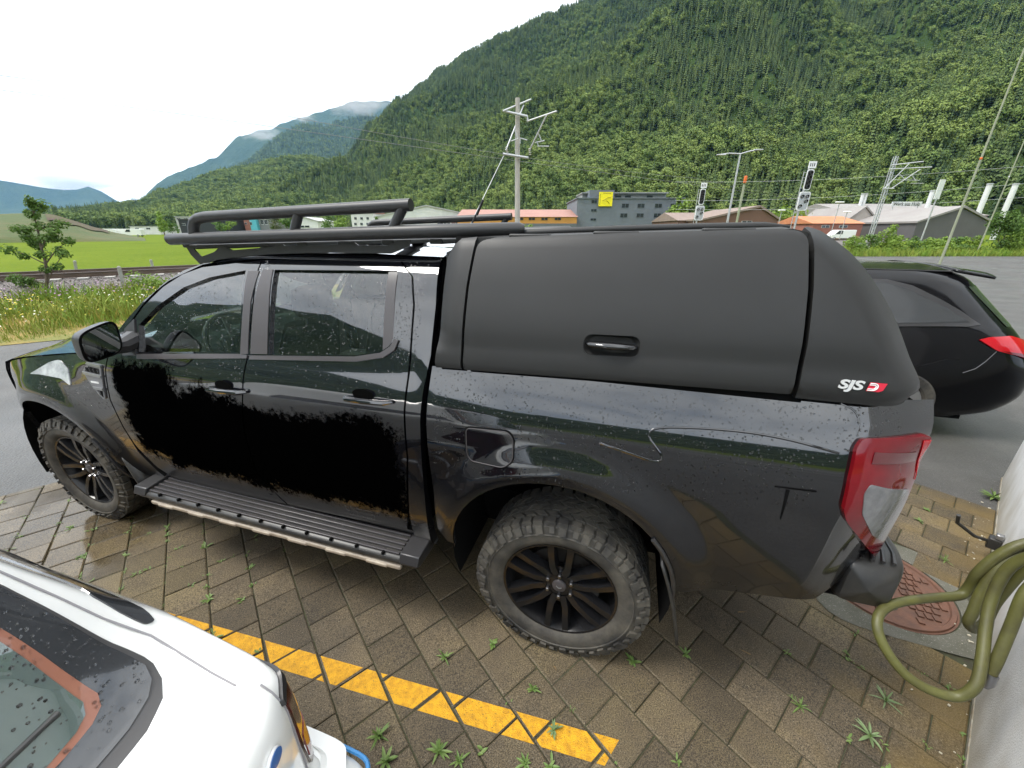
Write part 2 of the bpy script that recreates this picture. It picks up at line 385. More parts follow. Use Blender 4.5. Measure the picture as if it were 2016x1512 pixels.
# ------------------------------------------------------------------ pickup truck
truck = empty('pickup_truck', (TX, TY, 0), -YAW, label='black double cab pickup truck with matte grey canopy and roof rack', cat='pickup truck')
WB, WR, WY = 3.22, 0.392, 0.905          # wheelbase, tyre radius, outer tyre face
_cab = Spline([.38, .46, .55, .70, .90, 1.06, 1.18, 1.25, 1.30, 1.355, 1.40, 1.55, 1.66, 1.74, 1.80], [.80, .862, .893, .913, .928, .932, .926, .909, .888, .861, .845, .786, .738, .69, .63])
_bed = Spline([.50, .62, .75, .95, 1.09, 1.17, 1.24, 1.30, 1.36, 1.44], [.868, .888, .908, .926, .934, .930, .915, .892, .865, .826])
def VS(u, z, smoothbed=True):            # half width of the body side
    k = smooth((u - 2.60) / .06)
    v = _cab(z) * (1 - k) + _bed(z) * k if z < 1.432 else _cab(z)
    if u < 0.1: v -= .30 * ((.1 - u) / .9) ** 2.2 + .05 * smooth((.1 - u) / .9) * max(0, z - .95)
    if u < 0.85 and z > 1.0: v -= .05 * smooth((.85 - u) / .6) * smooth((z - 1.0) / .25)
    for cu, cz_, rr in ((0.03, .47, .47), (3.2, .535, .472)):
        r = math.hypot(u - cu, z - cz_)
        v += .034 * smooth(1 - abs(r - rr - .02) / .15)
    if u > 4.06: v -= (.125 - .075 * smooth((z - 1.22) / .14)) * ((u - 4.06) / .24) ** 2
    return v
def side(sgn):                            # sgn 1 = the side towards the camera
    return lambda u, z: (u, -sgn * VS(u, z), z)
def OUT(sgn): return lambda p: Vector((0, -sgn, .15))
def S(px, py, vf=VS):                     # pixel -> (u, z) on the camera-side body surface
    v = .9; r = ray(px, py)
    nx, ny = -SI, -CO
    for _ in range(12):
        t = ((TX + nx * v) * nx + (TY + ny * v) * ny) / (r.x * nx + r.y * ny)
        x, y, z = t * r.x, t * r.y, CAMH + t * r.z
        u, _v = to_truck(x, y); v = .5 * v + .5 * vf(u, z)
    return (u, z)
def SS(*p): return [S(*q) for q in p]
def catmull2(pts, n=6):
    out = []; P = [Vector(p) for p in pts]
    for i in range(len(P) - 1):
        p0, p1, p2, p3 = P[max(0, i - 1)], P[i], P[i + 1], P[min(len(P) - 1, i + 2)]
        for k in range(n):
            t = k / n; out.append(.5 * ((2 * p1) + (p2 - p0) * t + (2 * p0 - 5 * p1 + 4 * p2 - p3) * t * t + (3 * p1 - p0 - 3 * p2 + p3) * t ** 3))
    out.append(P[-1]); return [tuple(q) for q in out]
def arc(cx, cz_, r, a0, a1, n=18): return [(cx + r * math.cos(R(lerp(a0, a1, i / n))), cz_ + r * math.sin(R(lerp(a0, a1, i / n)))) for i in range(n + 1)]
g = .004
# shared outlines in side view (u rearward, z up)
door_front_edge = [(.775, 1.30), (.742, 1.20), (.70, 1.02), (.70, .85), (.72, .72), (.80, .58), (.90, .515)]
B_line = SS((516, 512), (498, 600), (487, 705), (478, 770), (481, 850), (505, 930), (540, 968))
B_low = (B_line[-1][0] + .04, .515)
C_line = SS((790, 515), (812, 545), (815, 600), (808, 700), (800, 770), (802, 900), (804, 1010))
win_f = SS((273, 693), (273, 640), (310, 602), (361, 566), (413, 546), (484, 532), (471, 693))
win_r = SS((541, 531), (782, 533), (783, 545), (774, 665), (768, 680), (750, 692), (700, 699), (529, 698))
belt_z = .012
roof_line = SS((243, 655), (284, 597), (322, 560), (361, 535), (400, 521), (516, 510))
for sgn in (1, -1):
    sd_, ot = side(sgn), OUT(sgn)
    # front fender: from nose to door, wheel arch cut out
    fen = arc(.03, .47, .468, 150, 18, 22)
    fen = [(-.62, .62), (-.50, .60)] + [( -.44, .55)] + fen + [(.56, .55), (.60, .47), (.80, .50), (.715 - g, .68)] + [(p[0] - g * 1.5, p[1]) for p in reversed(door_front_edge[:4])] + [(.62, 1.268), (.43, 1.245), (.2, 1.215), (-.05, 1.18), (-.30, 1.13), (-.47, 1.075), (-.58, .95)]
    fp = panel('front_fender', fen, sd_, M_PAINT, truck, out=ot, step=.035)
    # vent in the fender
    vent = [(.52, 1.165), (.58, 1.215), (.715, 1.215), (.675, 1.03), (.655, 1.02)]
    vb = panel('fender_vent', fillet(vent, .012), sd_, M_CHROME_D, truck, off=.006, depth=.012, out=ot, step=.03)
    for q in ([(.565, 1.207), (.714, 1.207), (.716, 1.219), (.578, 1.219)], [(.535, 1.150), (.70, 1.150), (.702, 1.163), (.522, 1.163)], [(.612, 1.077), (.684, 1.077), (.686, 1.090), (.602, 1.090)]):
        panel('vent_blade', q, sd_, M_SILVER, vb, off=.011, depth=.008, out=ot, step=.03)
    for hole in ([(.545, 1.168), (.588, 1.198), (.69, 1.198), (.684, 1.168)], [(.63, 1.072), (.672, 1.072), (.662, 1.035)]):
        panel('vent_mesh', hole, sd_, M_GAP, vb, off=.0075, depth=.004, out=ot, step=.02)
        for k in range(4):
            uu = lerp(hole[0][0] + .02, hole[2][0] - .005, k / 3.0)
            mm = MB(); zc = sum(h[1] for h in hole) / len(hole); mm.box((uu, -sgn * (VS(uu, zc) + .008), zc), (.006, .006, .024)); mm.build('vent_bar', M_TRIM, vb)
    mm = MB()
    for k in range(6):
        mm.box((.60 + k * .011, -sgn * (VS(.62, 1.115) + .0075), 1.117), (.008, .003, .010))
    mm.build('vent_lettering', M_WHITEREF, vb)
    # headlamp sweeping back over the fender
    hl = SS((100, 712), (118, 708), (135, 728), (141, 760), (122, 745), (80, 737), (60, 736))
    panel('headlight', fillet(hl, .02), sd_, M_HEADLAMP, truck, off=.004, depth=.01, out=ot, step=.03)
    # front door with window opening
    df = [(.775 + g, 1.30)] + [(p[0] + g, p[1]) for p in door_front_edge[1:]] + [(1.1, .505), (1.5, .512)] + [B_low] + [(p[0] - g, p[1]) for p in reversed(B_line)] + [(p[0], p[1] - .012) for p in reversed(roof_line[:-1])]
    fd = panel('front_door', df, sd_, M_DOOR if sgn == 1 else M_PAINT, truck, holes=[win_f], out=ot, step=.04)
    panel('window_pane', [(p[0], p[1]) for p in win_f], sd_, M_GLASS, fd, off=-.014, rim=False, out=ot, step=.08)
    # rear door
    dr = [(p[0] + g, p[1]) for p in B_line] + [(B_low[0] + .02, .515), (2.1, .53), (C_line[-1][0] - .03, .55)] + [(p[0] - g, p[1]) for p in reversed(C_line)]
    rd = panel('rear_door', dr, sd_, M_DOOR if sgn == 1 else M_PAINT, truck, holes=[win_r], out=ot, step=.04)
    panel('window_pane', win_r, sd_, M_GLASS, rd, off=-.014, rim=False, out=ot, step=.08)
    # pillar trims, belt strips, quarter light post
    panel('pillar_trim', SS((489, 534), (511, 534), (494, 596), (489, 697), (474, 697)), sd_, M_TRIM2, fd, off=.003, depth=.004, out=ot)
    panel('pillar_trim', SS((519, 531), (538, 531), (527, 697), (494, 697), (500, 600)), sd_, M_TRIM2, rd, off=.003, depth=.004, out=ot)
    panel('window_post', SS((764, 534), (782, 534), (773, 668), (764, 682), (752, 689)), sd_, M_TRIM2, rd, off=-.004, depth=.01, out=ot)
    panel('belt_strip', fillet(SS((272, 697), (474, 697), (489, 699), (488, 706), (272, 707)), .004), sd_, M_TRIM2, fd, off=.008, depth=.012, out=ot, step=.06)
    panel('belt_strip', SS((494, 700), (700, 702), (750, 695), (770, 682), (778, 668), (786, 670), (778, 690), (756, 704), (702, 712), (493, 708)), sd_, M_TRIM2, rd, off=.008, depth=.012, out=ot, step=.04)
    # cab frame behind the doors and over them
    cab_r = SS((868, 512), (858, 600), (848, 700), (843, 760))
    cf = [(p[0] + g * 1.2, p[1]) for p in C_line] + [(C_line[-1][0] + .0, .47), (2.60, .47)] + [(2.605, .7), (2.62, 1.0), (2.635, 1.3)] + [cab_r[2], cab_r[1], cab_r[0], (2.62, 1.792), (2.3, 1.797), (1.9, 1.793), (1.6, 1.775), (1.35, 1.735), (1.15, 1.655)] + [(.99, 1.555), (.87, 1.45), (.80, 1.38)] + [(p[0], p[1] + .006) for p in roof_line[:-1]] + [(B_line[0][0], B_line[0][1] + .006)]
    panel('cab_side_frame', cf, sd_, M_PAINT, truck, out=ot, step=.03, depth=.04)
    # sill
    panel('door_sill', [(.78, .505), (1.6, .503), (2.49, .53), (2.60, .46), (2.58, .40), (.85, .39), (.70, .44)], sd_, M_PAINT, truck, out=ot, off=-.012)
    # bed side with wheel arch
    bedp = [(2.662, 1.388), (2.655, 1.0), (2.655, .62), (2.70, .555), (2.735, .545)] + arc(3.2, .535, .472, 182, -2, 26) + [(3.69, .58), (3.80, .60), (4.14, .66), (4.25, .86), (4.292, 1.0), (4.295, 1.15), (4.29, 1.33), (4.285, 1.424)] + [(3.9, 1.424), (3.3, 1.408)]
    lamp = SS((1693, 862), (1822, 853), (1827, 870), (1812, 925), (1795, 970), (1772, 1020), (1745, 1075), (1725, 1086), (1702, 1078), (1660, 1020), (1655, 1000), (1668, 940), (1680, 880))
    lamp = [(min(p[0], 4.288), p[1]) for p in lamp]
    bs = panel('bed_side', bedp, sd_, M_PAINT, truck, out=ot, step=.03, depth=.03)
    ff = fillet([(2.832, 1.177), (3.0, 1.185), (3.022, 1.16), (3.026, 1.075), (2.99, 1.042), (2.85, 1.035), (2.832, 1.06)], .02)
    panel('flap_gap', [(2.929 + (p[0] - 2.929) * 1.07, 1.11 + (p[1] - 1.11) * 1.09) for p in ff], sd_, M_GAP, bs, off=.0012, depth=.002, out=ot, step=.02)
    mm = MB(); mm.tube([(p[0], -sgn * (VS(*p) + .0036), p[1]) for p in resample(ff, .012)], .0022, 6, closed=True); mm.build('flap_edge', M_TRIM2, bs)
    panel('fuel_flap', ff, sd_, M_PAINT, bs, off=.0035, depth=.004, out=ot, step=.02)
    # swage line pressed along the bed, hooking back over the arch
    sw1 = catmull2(SS((1180, 872), (1240, 893), (1290, 909), (1303, 900), (1291, 880), (1278, 860), (1284, 847), (1320, 842), (1400, 845), (1480, 853), (1560, 868), (1652, 893)), 4)
    mm = MB(); mm.tube([(u, -sgn * (VS(u, z) - .0015), z) for u, z in sw1], .0045, 8); mm.build('swage_line', M_PAINT, bs)
    sw2 = catmull2(SS((1655, 795), (1680, 808), (1691, 830), (1686, 858)), 4)
    mm = MB(); mm.tube([(u, -sgn * (VS(u, z) - .002), z) for u, z in sw2], .0035, 8); mm.build('swage_line', M_PAINT, bs)
    if sgn == 1:
        for q in (((1525, 956), (1608, 966), (1607, 969), (1525, 959)), ((1547, 963), (1555, 965), (1545, 1000), (1537, 1024), (1535, 1020))):
            panel('dirt_mark', SS(*q), sd_, M_GAP, bs, off=.0012, depth=.001, out=ot, step=.03)
    # tail light: red housing, clear window, bright strip
    tl = panel('tail_light', fillet(lamp, .012), sd_, M_RED, truck, off=.016, depth=.022, out=ot, step=.025)
    clr = SS((1704, 948), (1798, 945), (1770, 1010), (1742, 1052), (1722, 1058), (1706, 1046), (1688, 1006), (1692, 966))
    clr = [(min(p[0], 4.272), p[1]) for p in clr]
    panel('clear_lens', fillet(clr, .012), sd_, M_CLEAR, tl, off=.0185, depth=.003, out=ot, step=.02)
    for q in (SS((1788, 952), (1798, 950), (1784, 988), (1772, 992)), SS((1754, 1012), (1766, 1010), (1742, 1050), (1732, 1050))):
        panel('reflector', [(min(p[0], 4.268), p[1]) for p in q], sd_, M_WHITEREF, tl, off=.0205, depth=.002, out=ot, step=.02)
    q = SS((1806, 862), (1821, 860), (1808, 926), (1793, 930)); panel('bright_strip', [(min(p[0], 4.28), p[1]) for p in q], sd_, M_RED2, tl, off=.0185, depth=.002, out=ot, step=.02)
    panel('dark_band', SS((1712, 888), (1792, 884), (1786, 902), (1706, 910)), sd_, material('red_lens_dark', (.09, .003, .006), .1, coat=1.0) if sgn == 1 else MATS['red_lens_dark'], tl, off=.0183, depth=.002, out=ot, step=.02)
    # wheel arch liners
    for cu, cz_, rr in ((.03, .47, .475), (3.2, .535, .478)):
        mm = MB(); mm.grid(lambda a, b: (cu + rr * math.cos(R(lerp(200, -20, a))), -sgn * lerp(.905, .40, b), cz_ + rr * math.sin(R(lerp(200, -20, a)))), 20, 3)
        mm.add([(cu - rr, -sgn * .42, .3), (cu + rr, -sgn * .42, .3), (cu + rr, -sgn * .42, 1.05), (cu - rr, -sgn * .42, 1.05)], [(0, 1, 2, 3)])
        mm.build('wheel_arch_liner', M_GAP, truck)
    # door handles
    for (ua, za, par) in ((1.50, 1.19, fd), (2.275, 1.235, rd)):
        vv = VS(ua + .1, za)
        mm = MB(); mm.grid(lambda a, b: (ua + .085 + .052 * math.cos(2 * math.pi * a) * math.sin(math.pi * b), -sgn * (vv + .002), za + .018 + .026 * math.sin(2 * math.pi * a) * math.sin(math.pi * b)), 16, 4); mm.build('handle_cup', M_GAP, par)
        mm = MB(); mm.tube([(ua, -sgn * (vv + .004), za - .002), (ua + .02, -sgn * (vv + .026), za), (ua + .11, -sgn * (vv + .034), za + .004), (ua + .20, -sgn * (vv + .026), za + .004), (ua + .225, -sgn * (vv + .004), za + .002)], [.010, .015, .016, .015, .010], 10, fl=.75); mm.build('door_handle', M_PAINT, par)
    # door mirror
    cx_, cy_, cz_ = 1.02, -sgn * 1.025, 1.395
    def mshape(a, b, cx_=cx_, cy_=cy_, cz_=cz_):      # b = 0 at the glass (rear), 1 at the front of the shell
        th = 2 * math.pi * a; e = 4.0; cs, sn = math.cos(th), math.sin(th); k = (abs(cs) ** e + abs(sn) ** e) ** (-1 / e)
        s_ = math.sqrt(max(0.0, 1 - (b * .985) ** 2.4)); o_ = -cs * k * s_          # outboard positive
        yy = o_ * .080; zz = sn * k * (.080 - .006 * o_) * s_ - .016 * o_
        return (cx_ - .12 * b + (.16 * zz + .002 * o_) * (1 - b), cy_ - sgn * yy, cz_ + zz + .004)
    mh = MB(); mh.grid(lambda a, b: mshape(a, b), 40, 10)
    mr_ = mh.build('door_mirror', M_TRIM, truck, smooth_deg=50); fix_normals(mr_)
    ring = [Vector(mshape(i / 40, 0)) for i in range(40)]; c0 = sum(ring, Vector()) / 40
    nmr = (ring[10] - c0).cross(ring[0] - c0).normalized(); nmr = nmr if nmr.x > 0 else -nmr
    mm = MB(); mm.add([c0 - nmr * .004] + [p - nmr * .002 for p in ring], [(0, i + 1, (i + 1) % 40 + 1) for i in range(40)]); mm.build('mirror_surround', M_GAP, mr_)
    mm = MB(); mm.add([c0 + nmr * .002] + [c0 + (p - c0) * .88 + nmr * .002 for p in ring], [(0, i + 1, (i + 1) % 40 + 1) for i in range(40)]); mm.build('mirror_glass', M_SCREEN, mr_, smooth_deg=60)
    mm = MB(); mm.tube([(.93, -sgn * .85, 1.36), (.955, -sgn * .92, 1.35), (.96, -sgn * .98, 1.355)], [.05, .04, .035], 10); mm.build('mirror_arm', M_TRIM, mr_)
    panel('mirror_sail', SS((243, 700), (247, 648), (266, 628), (268, 700)), sd_, M_TRIM, fd, off=.006, depth=.01, out=ot, step=.03)
    # running board
    rb = MB(); prof = [(.80, .415), (.965, .415), (1.0, .435), (1.005, .455), (.99, .473), (.83, .490), (.80, .488)]
    rb.prism([(-sgn * p[0], p[1]) for p in prof], 0, .74, 2.58)
    b_ = rb.build('running_board', M_PLASTIC, truck, bevel=.012); fix_normals(b_)
    for v_ in (.845, .872, .899, .926, .953, .978):
        mm = MB(); mm.box((1.65, -sgn * v_, lerp(.492, .476, (v_ - .83) / .16) + .003), (1.66 if v_ > .86 else 1.60, .013, .010)); mm.build('step_rib', M_TRIM2, b_, bevel=.003)
    for k in range(11):
        mm = MB(); uu = .92 + k * .148; mm.box((uu, -sgn * .985, .477), (.010, .03, .014)); mm.build('step_notch', M_GAP, b_)
    for uu, ln in ((.76, .1), (2.54, .1)):
        mm = MB(); mm.prism([(-sgn * .82, .486), (-sgn * .99, .470), (-sgn * 1.008, .45), (-sgn * .99, .495), (-sgn * .83, .508)], 0, uu - ln / 2, uu + ln / 2); fix_normals(mm.build('board_end_cap', M_TRIM, b_, bevel=.008))
    mm = MB(); mm.box((1.66, -sgn * .99, .412), (1.66, .025, .026)); mm.build('board_lower_trim', M_BEIGE, b_, bevel=.008)
    for k in range(7):
        mm = MB(); mm.box((.95 + k * .235, -sgn * 1.001, .409), (.12, .012, .02)); mm.build('trim_pad', M_BEIGE, b_, bevel=.006)
    # mud flaps
    for uu, zt, zb in ((3.66, .70, .30), (.60, .62, .33)):
        mm = MB(); mm.grid(lambda a, b: (uu - .05 * (1 - a) ** 2 + .06 * a, -sgn * lerp(.66, .925 + .01 * math.sin(a * 3), b), lerp(zt, zb, a)), 8, 5)
        mf = mm.build('mud_flap', M_PLASTIC, truck); so_ = mf.modifiers.new('solid', 'SOLIDIFY'); so_.thickness = .012
    # flare lip at the back of the front arch / rear arch
    for cu, cz_, rr, a0, a1 in ((.03, .47, .47, 35, -8), (3.2, .535, .474, 40, 0)):
        mm = MB(); mm.tube([(cu + rr * math.cos(R(lerp(a0, a1, i / 12))), -sgn * (VS(cu + rr * math.cos(R(lerp(a0, a1, i / 12))), cz_ + rr * math.sin(R(lerp(a0, a1, i / 12)))) + .004), cz_ + rr * math.sin(R(lerp(a0, a1, i / 12)))) for i in range(13)], .009, 6); mm.build('arch_lip', M_TRIM, truck)

# hood, windscreen, roof, nose, chassis
def hood_f(a, b):
    v = lerp(-1, 1, b); u = lerp(-.80 + .36 * abs(v) ** 4, .82, a)
    w_ = VS(max(u, -.6), min(1.24, 1.09 + .1 * (u + .45))) - .012
    u2 = u - .10 * (1 - v * v) * (1 - a) + .0
    z = interp(u, [-.8, -.47, -.3, -.05, .2, .43, .62, .82], [1.0, 1.085, 1.14, 1.19, 1.225, 1.255, 1.28, 1.31]) + .05 * (1 - abs(v) ** 2.5) * smooth((u + .8) / .4) + .02 * smooth((abs(v) - .35) / .1) * smooth((.75 - abs(v)) / .1)
    return (u2, v * w_, z)
mm = MB(); mm.grid(hood_f, 24, 28); hd = mm.build('hood', M_PAINT, truck, smooth_deg=70); fix_normals(hd)
mm = MB()
def nose_f(a, b):
    v = lerp(-1, 1, b); z = lerp(.36, 1.075, a)
    u = -.60 - .29 * (1 - abs(v) ** 2.6) + .10 * abs(z - .7) ** 1.5
    return (u, v * (VS(-.5, z) - .01) * (1 if True else 1), z)
mm.grid(nose_f, 14, 28); nb_ = mm.build('front_bumper', M_PAINT, truck, smooth_deg=60); fix_normals(nb_)
mm = MB(); mm.grid(lambda a, b: Vector(nose_f(lerp(.48, .9, a), lerp(.25, .75, b))) + Vector((-.012, 0, 0)), 6, 12); mm.build('grille', M_TRIM, nb_)
for k in range(3):
    mm = MB(); mm.grid(lambda a, b: Vector(nose_f(lerp(.54 + k * .12, .58 + k * .12, a), lerp(.26, .74, b))) + Vector((-.022, 0, 0)), 2, 12); mm.build('grille_bar', M_TRIM2, nb_)
def ws(a, b):
    v = lerp(-1, 1, b); u0, z0 = .78 - .20 * (1 - v * v), 1.34; u1, z1 = 1.33 - .06 * (1 - v * v), 1.755
    w_ = lerp(.74, .60, a)
    return (lerp(u0, u1, a), v * w_, lerp(z0, z1, a) + .03 * math.sin(math.pi * a) + .02 * (1 - v * v) * a)
mm = MB(); mm.grid(ws, 10, 14); mm.build('windshield', M_GLASS, truck, smooth_deg=60)
mm = MB(); mm.grid(lambda a, b: (lerp(.50, .80, a) , lerp(-.76, .76, b), 1.30 + .03 * a), 3, 12); mm.build('cowl', M_TRIM, truck)
def roof_f(a, b):
    v = lerp(-1, 1, b); u = lerp(1.24, 2.66, a)
    ze = interp(u, [1.24, 1.4, 1.7, 2.0, 2.3, 2.66], [1.72, 1.757, 1.785, 1.796, 1.799, 1.79])
    return (u - .05 * (1 - v * v) * (1 - a), v * .655, ze + .045 * (1 - abs(v) ** 2.4) + .012 * math.sin(v * 14) ** 2 * smooth((.8 - abs(v)) / .1) * smooth(a * 8))
mm = MB(); mm.grid(roof_f, 24, 40); rf = mm.build('cab_roof', M_PAINT, truck, smooth_deg=60); fix_normals(rf)
mm = MB()   # cab back wall with rear window opening strip
mm.add([(2.635, -.64, 1.78), (2.635, .64, 1.78), (2.655, .85, 1.36), (2.655, .88, .6), (2.655, -.88, .6), (2.655, -.85, 1.36)], [(0, 1, 2, 3, 4, 5)]); mm.build('cab_back', M_GAP, truck)
mm = MB(); mm.add([(2.665, -.55, 1.70), (2.665, .55, 1.70), (2.675, .66, 1.42), (2.675, -.66, 1.42)], [(0, 1, 2, 3)]); mm.build('rear_window', M_GLASS_D, truck)
mm = MB(); mm.box((1.85, 0, .47), (4.4, 1.0, .22)); mm.box((1.7, 0, .60), (1.75, 1.68, .05)); mm.box((.2, 0, .72), (1.3, .8, .5)); mm.box((3.5, 0, .80), (1.55, 1.0, .10)); mm.build('chassis', M_GAP, truck)
mm = MB(); mm.tube([(3.22, -.75, .39), (3.22, .75, .39)], .06, 12); mm.build('axle', M_GAP, truck)
mm = MB(); mm.tube([(0, -.7, .39), (0, .7, .39)], .045, 10); mm.build('axle', M_GAP, truck)
mm = MB(); mm.tube([(2.3, -.35, .42), (3.0, -.5, .45), (3.55, -.55, .62), (4.2, -.55, .55)], .03, 10); mm.build('exhaust', M_DISC, truck)
# tailgate and rear bumper
mm = MB(); mm.grid(lambda a, b: (4.268 + .012 * math.sin(math.pi * a), lerp(-.80, .80, b), lerp(.66, 1.40, a)), 6, 8); mm.build('tailgate', M_PAINT, truck)
mm = MB(); mm.box((4.0, 0, .97), (.50, 1.64, .66)); mm.build('bed_inner', M_GAP, truck)
def bump_f(a, b):
    t = lerp(-1, 1, b); s_ = 2 * math.pi * a
    cs, sn = math.cos(s_), math.sin(s_); e = 6.0; k = (abs(cs) ** e + abs(sn) ** e) ** (-1 / e)
    end = max(0, 1 - abs(t) ** 22)
    hh = .105 * end ** .35; dd = .095 * end ** .35
    return (4.325 - .06 * abs(t) ** 6 + cs * k * dd, t * .90, .735 + .025 * abs(t) ** 3 + sn * k * hh)
mm = MB(); mm.grid(bump_f, 48, 90); rbp = mm.build('rear_bumper', M_PLASTIC, truck, smooth_deg=50); fix_normals(rbp)
for sgn in (1, -1):
    for k in range(4):
        mm = MB(); uu = 4.29 + k * .030
        mm.tube([(uu - .055, -sgn * .86, .858), (uu - .03, -sgn * .80, .855), (uu - .012, -sgn * .70, .850), (uu - .01, -sgn * .50, .843)], .006, 6); mm.build('step_ridge', M_TRIM, rbp)

# wheels
def make_tyre(parent):
    mm = MB(); w2 = .1325
    prof = [(.254, -w2 * .78), (.266, -w2 * .9), (.292, -w2 * 1.0), (.33, -w2 * .99), (.362, -w2 * .93), (.376, -w2 * .80), (.379, -w2 * .4), (.380, 0), (.379, w2 * .4), (.376, w2 * .80), (.362, w2 * .93), (.33, w2 * .99), (.292, w2 * 1.0), (.266, w2 * .9), (.254, w2 * .78)]
    mm.lathe(prof, 72)
    rr = random.Random(3)
    def block(a0, a1, y0, y1, r0, r1, sk=0.0, ys=0.0):
        vs = []
        for r in (r0, r1):
            t = .9 if r == r1 else 1
            am, ym = (a0 + a1) / 2, (y0 + y1) / 2
            for a, y in ((a0, y0), (a1, y0), (a1, y1), (a0, y1)):
                aa = am + (a - am) * t + sk * (y - ym); yy = ym + (y - ym) * t
                vs.append((r * math.cos(aa), yy + ys, r * math.sin(aa)))
        mm.add(vs, [(4, 5, 6, 7), (0, 1, 5, 4), (1, 2, 6, 5), (2, 3, 7, 6), (3, 0, 4, 7)])
    nn = 46; st = 2 * math.pi / nn
    for k in range(nn):
        a = k * st
        for row, (y0, y1) in enumerate(((-.082, -.050), (-.046, -.016), (-.013, .013), (.016, .046), (.050, .082))):
            o_ = (row % 2) * st * .5 + rr.uniform(-.01, .01)
            block(a + o_, a + o_ + st * .86, y0, y1, .376, .3915, 2.2 if row in (0, 2, 4) else -2.2)
        for sg in (-1, 1):
            o_ = rr.uniform(-.006, .006) + (.25 * st if sg > 0 else 0)
            y0, y1 = (sg * .086, sg * .128) if sg > 0 else (sg * .128, sg * .086)
            lg = .127 if k % 2 else .122
            block(a + o_, a + o_ + st * .80, min(sg * .085, sg * lg), max(sg * .085, sg * lg), .368, .3895, .0)
            # lug running down the sidewall, hooked
            r1, r2 = .372, (.338 if k % 2 else .348)
            vs = []
            for q, (rad, yy) in enumerate(((r1, .124), (r2, .1365))):
                for aa in (a + o_ + st * .06, a + o_ + st * (.70 if k % 2 else .5)):
                    for dy in (-.006, .006):
                        vs.append((rad * math.cos(aa), sg * (yy + dy), rad * math.sin(aa)))
            mm.add(vs, [(0, 1, 3, 2), (4, 6, 7, 5), (0, 4, 5, 1), (2, 3, 7, 6), (1, 5, 7, 3), (0, 2, 6, 4)])
    # raised sidewall ring
    for sg in (-1, 1): mm.lathe([(.322, sg * .131), (.326, sg * .1355), (.330, sg * .131)], 60)
    t = mm.build('tyre', M_RUBBER, parent, smooth_deg=30); fix_normals(t)
    return t
def make_wheel():
    """axis along y, outer face towards -y"""
    mm = MB()
    mm.lathe([(.258, -.104), (.257, -.113), (.248, -.111), (.243, -.098), (.234, -.06), (.222, .02), (.225, .10), (.255, .105)], 60)
    mm.lathe([(.0, -.082), (.05, -.082), (.078, -.078), (.086, -.066), (.088, -.03)], 36)
    for k in range(6):
        base = 2 * math.pi * (k + .5) / 6
        for s_ in (-1, 1):
            a_in, a_mid, a_out = base + s_ * R(9), base + s_ * R(17), base + s_ * R(13.0)
            pts = []
            def ring(r, a, wd, y0, y1):
                dr = Vector((math.cos(a), 0, math.sin(a))); tn = Vector((-math.sin(a), 0, math.cos(a)))
                c = dr * r
                return [c + tn * (-wd) + Vector((0, y1, 0)), c + tn * (-wd * .62) + Vector((0, y0, 0)), c + tn * (wd * .62) + Vector((0, y0, 0)), c + tn * wd + Vector((0, y1, 0))]
            secs = [ring(.062, base + s_ * R(15), .024, -.084, -.045), ring(.118, base + s_ * R(16.5), .0225, -.095, -.055), ring(.180, base + s_ * R(12.5), .0205, -.106, -.065), ring(.250, base + s_ * R(10.0), .024, -.110, -.075)]
            vs = [v for sct in secs for v in sct]
            fs = []
            for i in range(3):
                for j in range(3): fs.append((i * 4 + j, i * 4 + j + 1, (i + 1) * 4 + j + 1, (i + 1) * 4 + j))
            mm.add(vs, fs)
        # bridge joining the pair near the hub
        a0, a1 = base - R(17), base + R(17)
        mm.add([(.06 * math.cos(a0), -.07, .06 * math.sin(a0)), (.115 * math.cos(a0), -.078, .115 * math.sin(a0)), (.105 * math.cos(base), -.074, .105 * math.sin(base)), (.115 * math.cos(a1), -.078, .115 * math.sin(a1)), (.06 * math.cos(a1), -.07, .06 * math.sin(a1))], [(0, 1, 2, 3, 4)])
    wh = mm.build('wheel', M_RIM, truck, smooth_deg=28); fix_normals(wh)
    make_tyre(wh)
    mm = MB(); mm.lathe([(.0, -.094), (.025, -.0935), (.031, -.090), (.033, -.08)], 28); mm.build('hub_cap', M_TRIM2, wh)
    mm = MB(); mm.tube([(-.012, -.0955, .006), (0, -.0955, -.004), (.013, -.0955, .002)], .002, 6); mm.build('cap_script', M_SILVER, wh)
    for k in range(6):
        a = 2 * math.pi * k / 6 + math.pi / 6
        mm = MB(); mm.lathe([(.0, -.102), (.007, -.101), (.0095, -.096), (.0095, -.078)], 6); n_ = mm.build('lug_nut', M_STEEL, wh, smooth_deg=20); n_.location = (.061 * math.cos(a), .004, .061 * math.sin(a))
    mm = MB(); mm.lathe([(.03, -.028), (.165, -.028), (.165, -.01), (.03, -.01)], 40); mm.box((.13, -.02, .03), (.09, .08, .14)); mm.build('brake_disc', M_DISC, wh)
    return wh
w0 = make_wheel()
for i, (uu, sgn, st) in enumerate(((WB, 1, 0), (0, 1, 0), (WB, -1, 0), (0, -1, 0))):
    wh = w0 if i == 0 else copy_tree(w0, truck)
    wh.location = (uu, -sgn * (WY - .1325), WR - .004); wh.rotation_euler = (0, R(17 * i), st if sgn == 1 else math.pi)
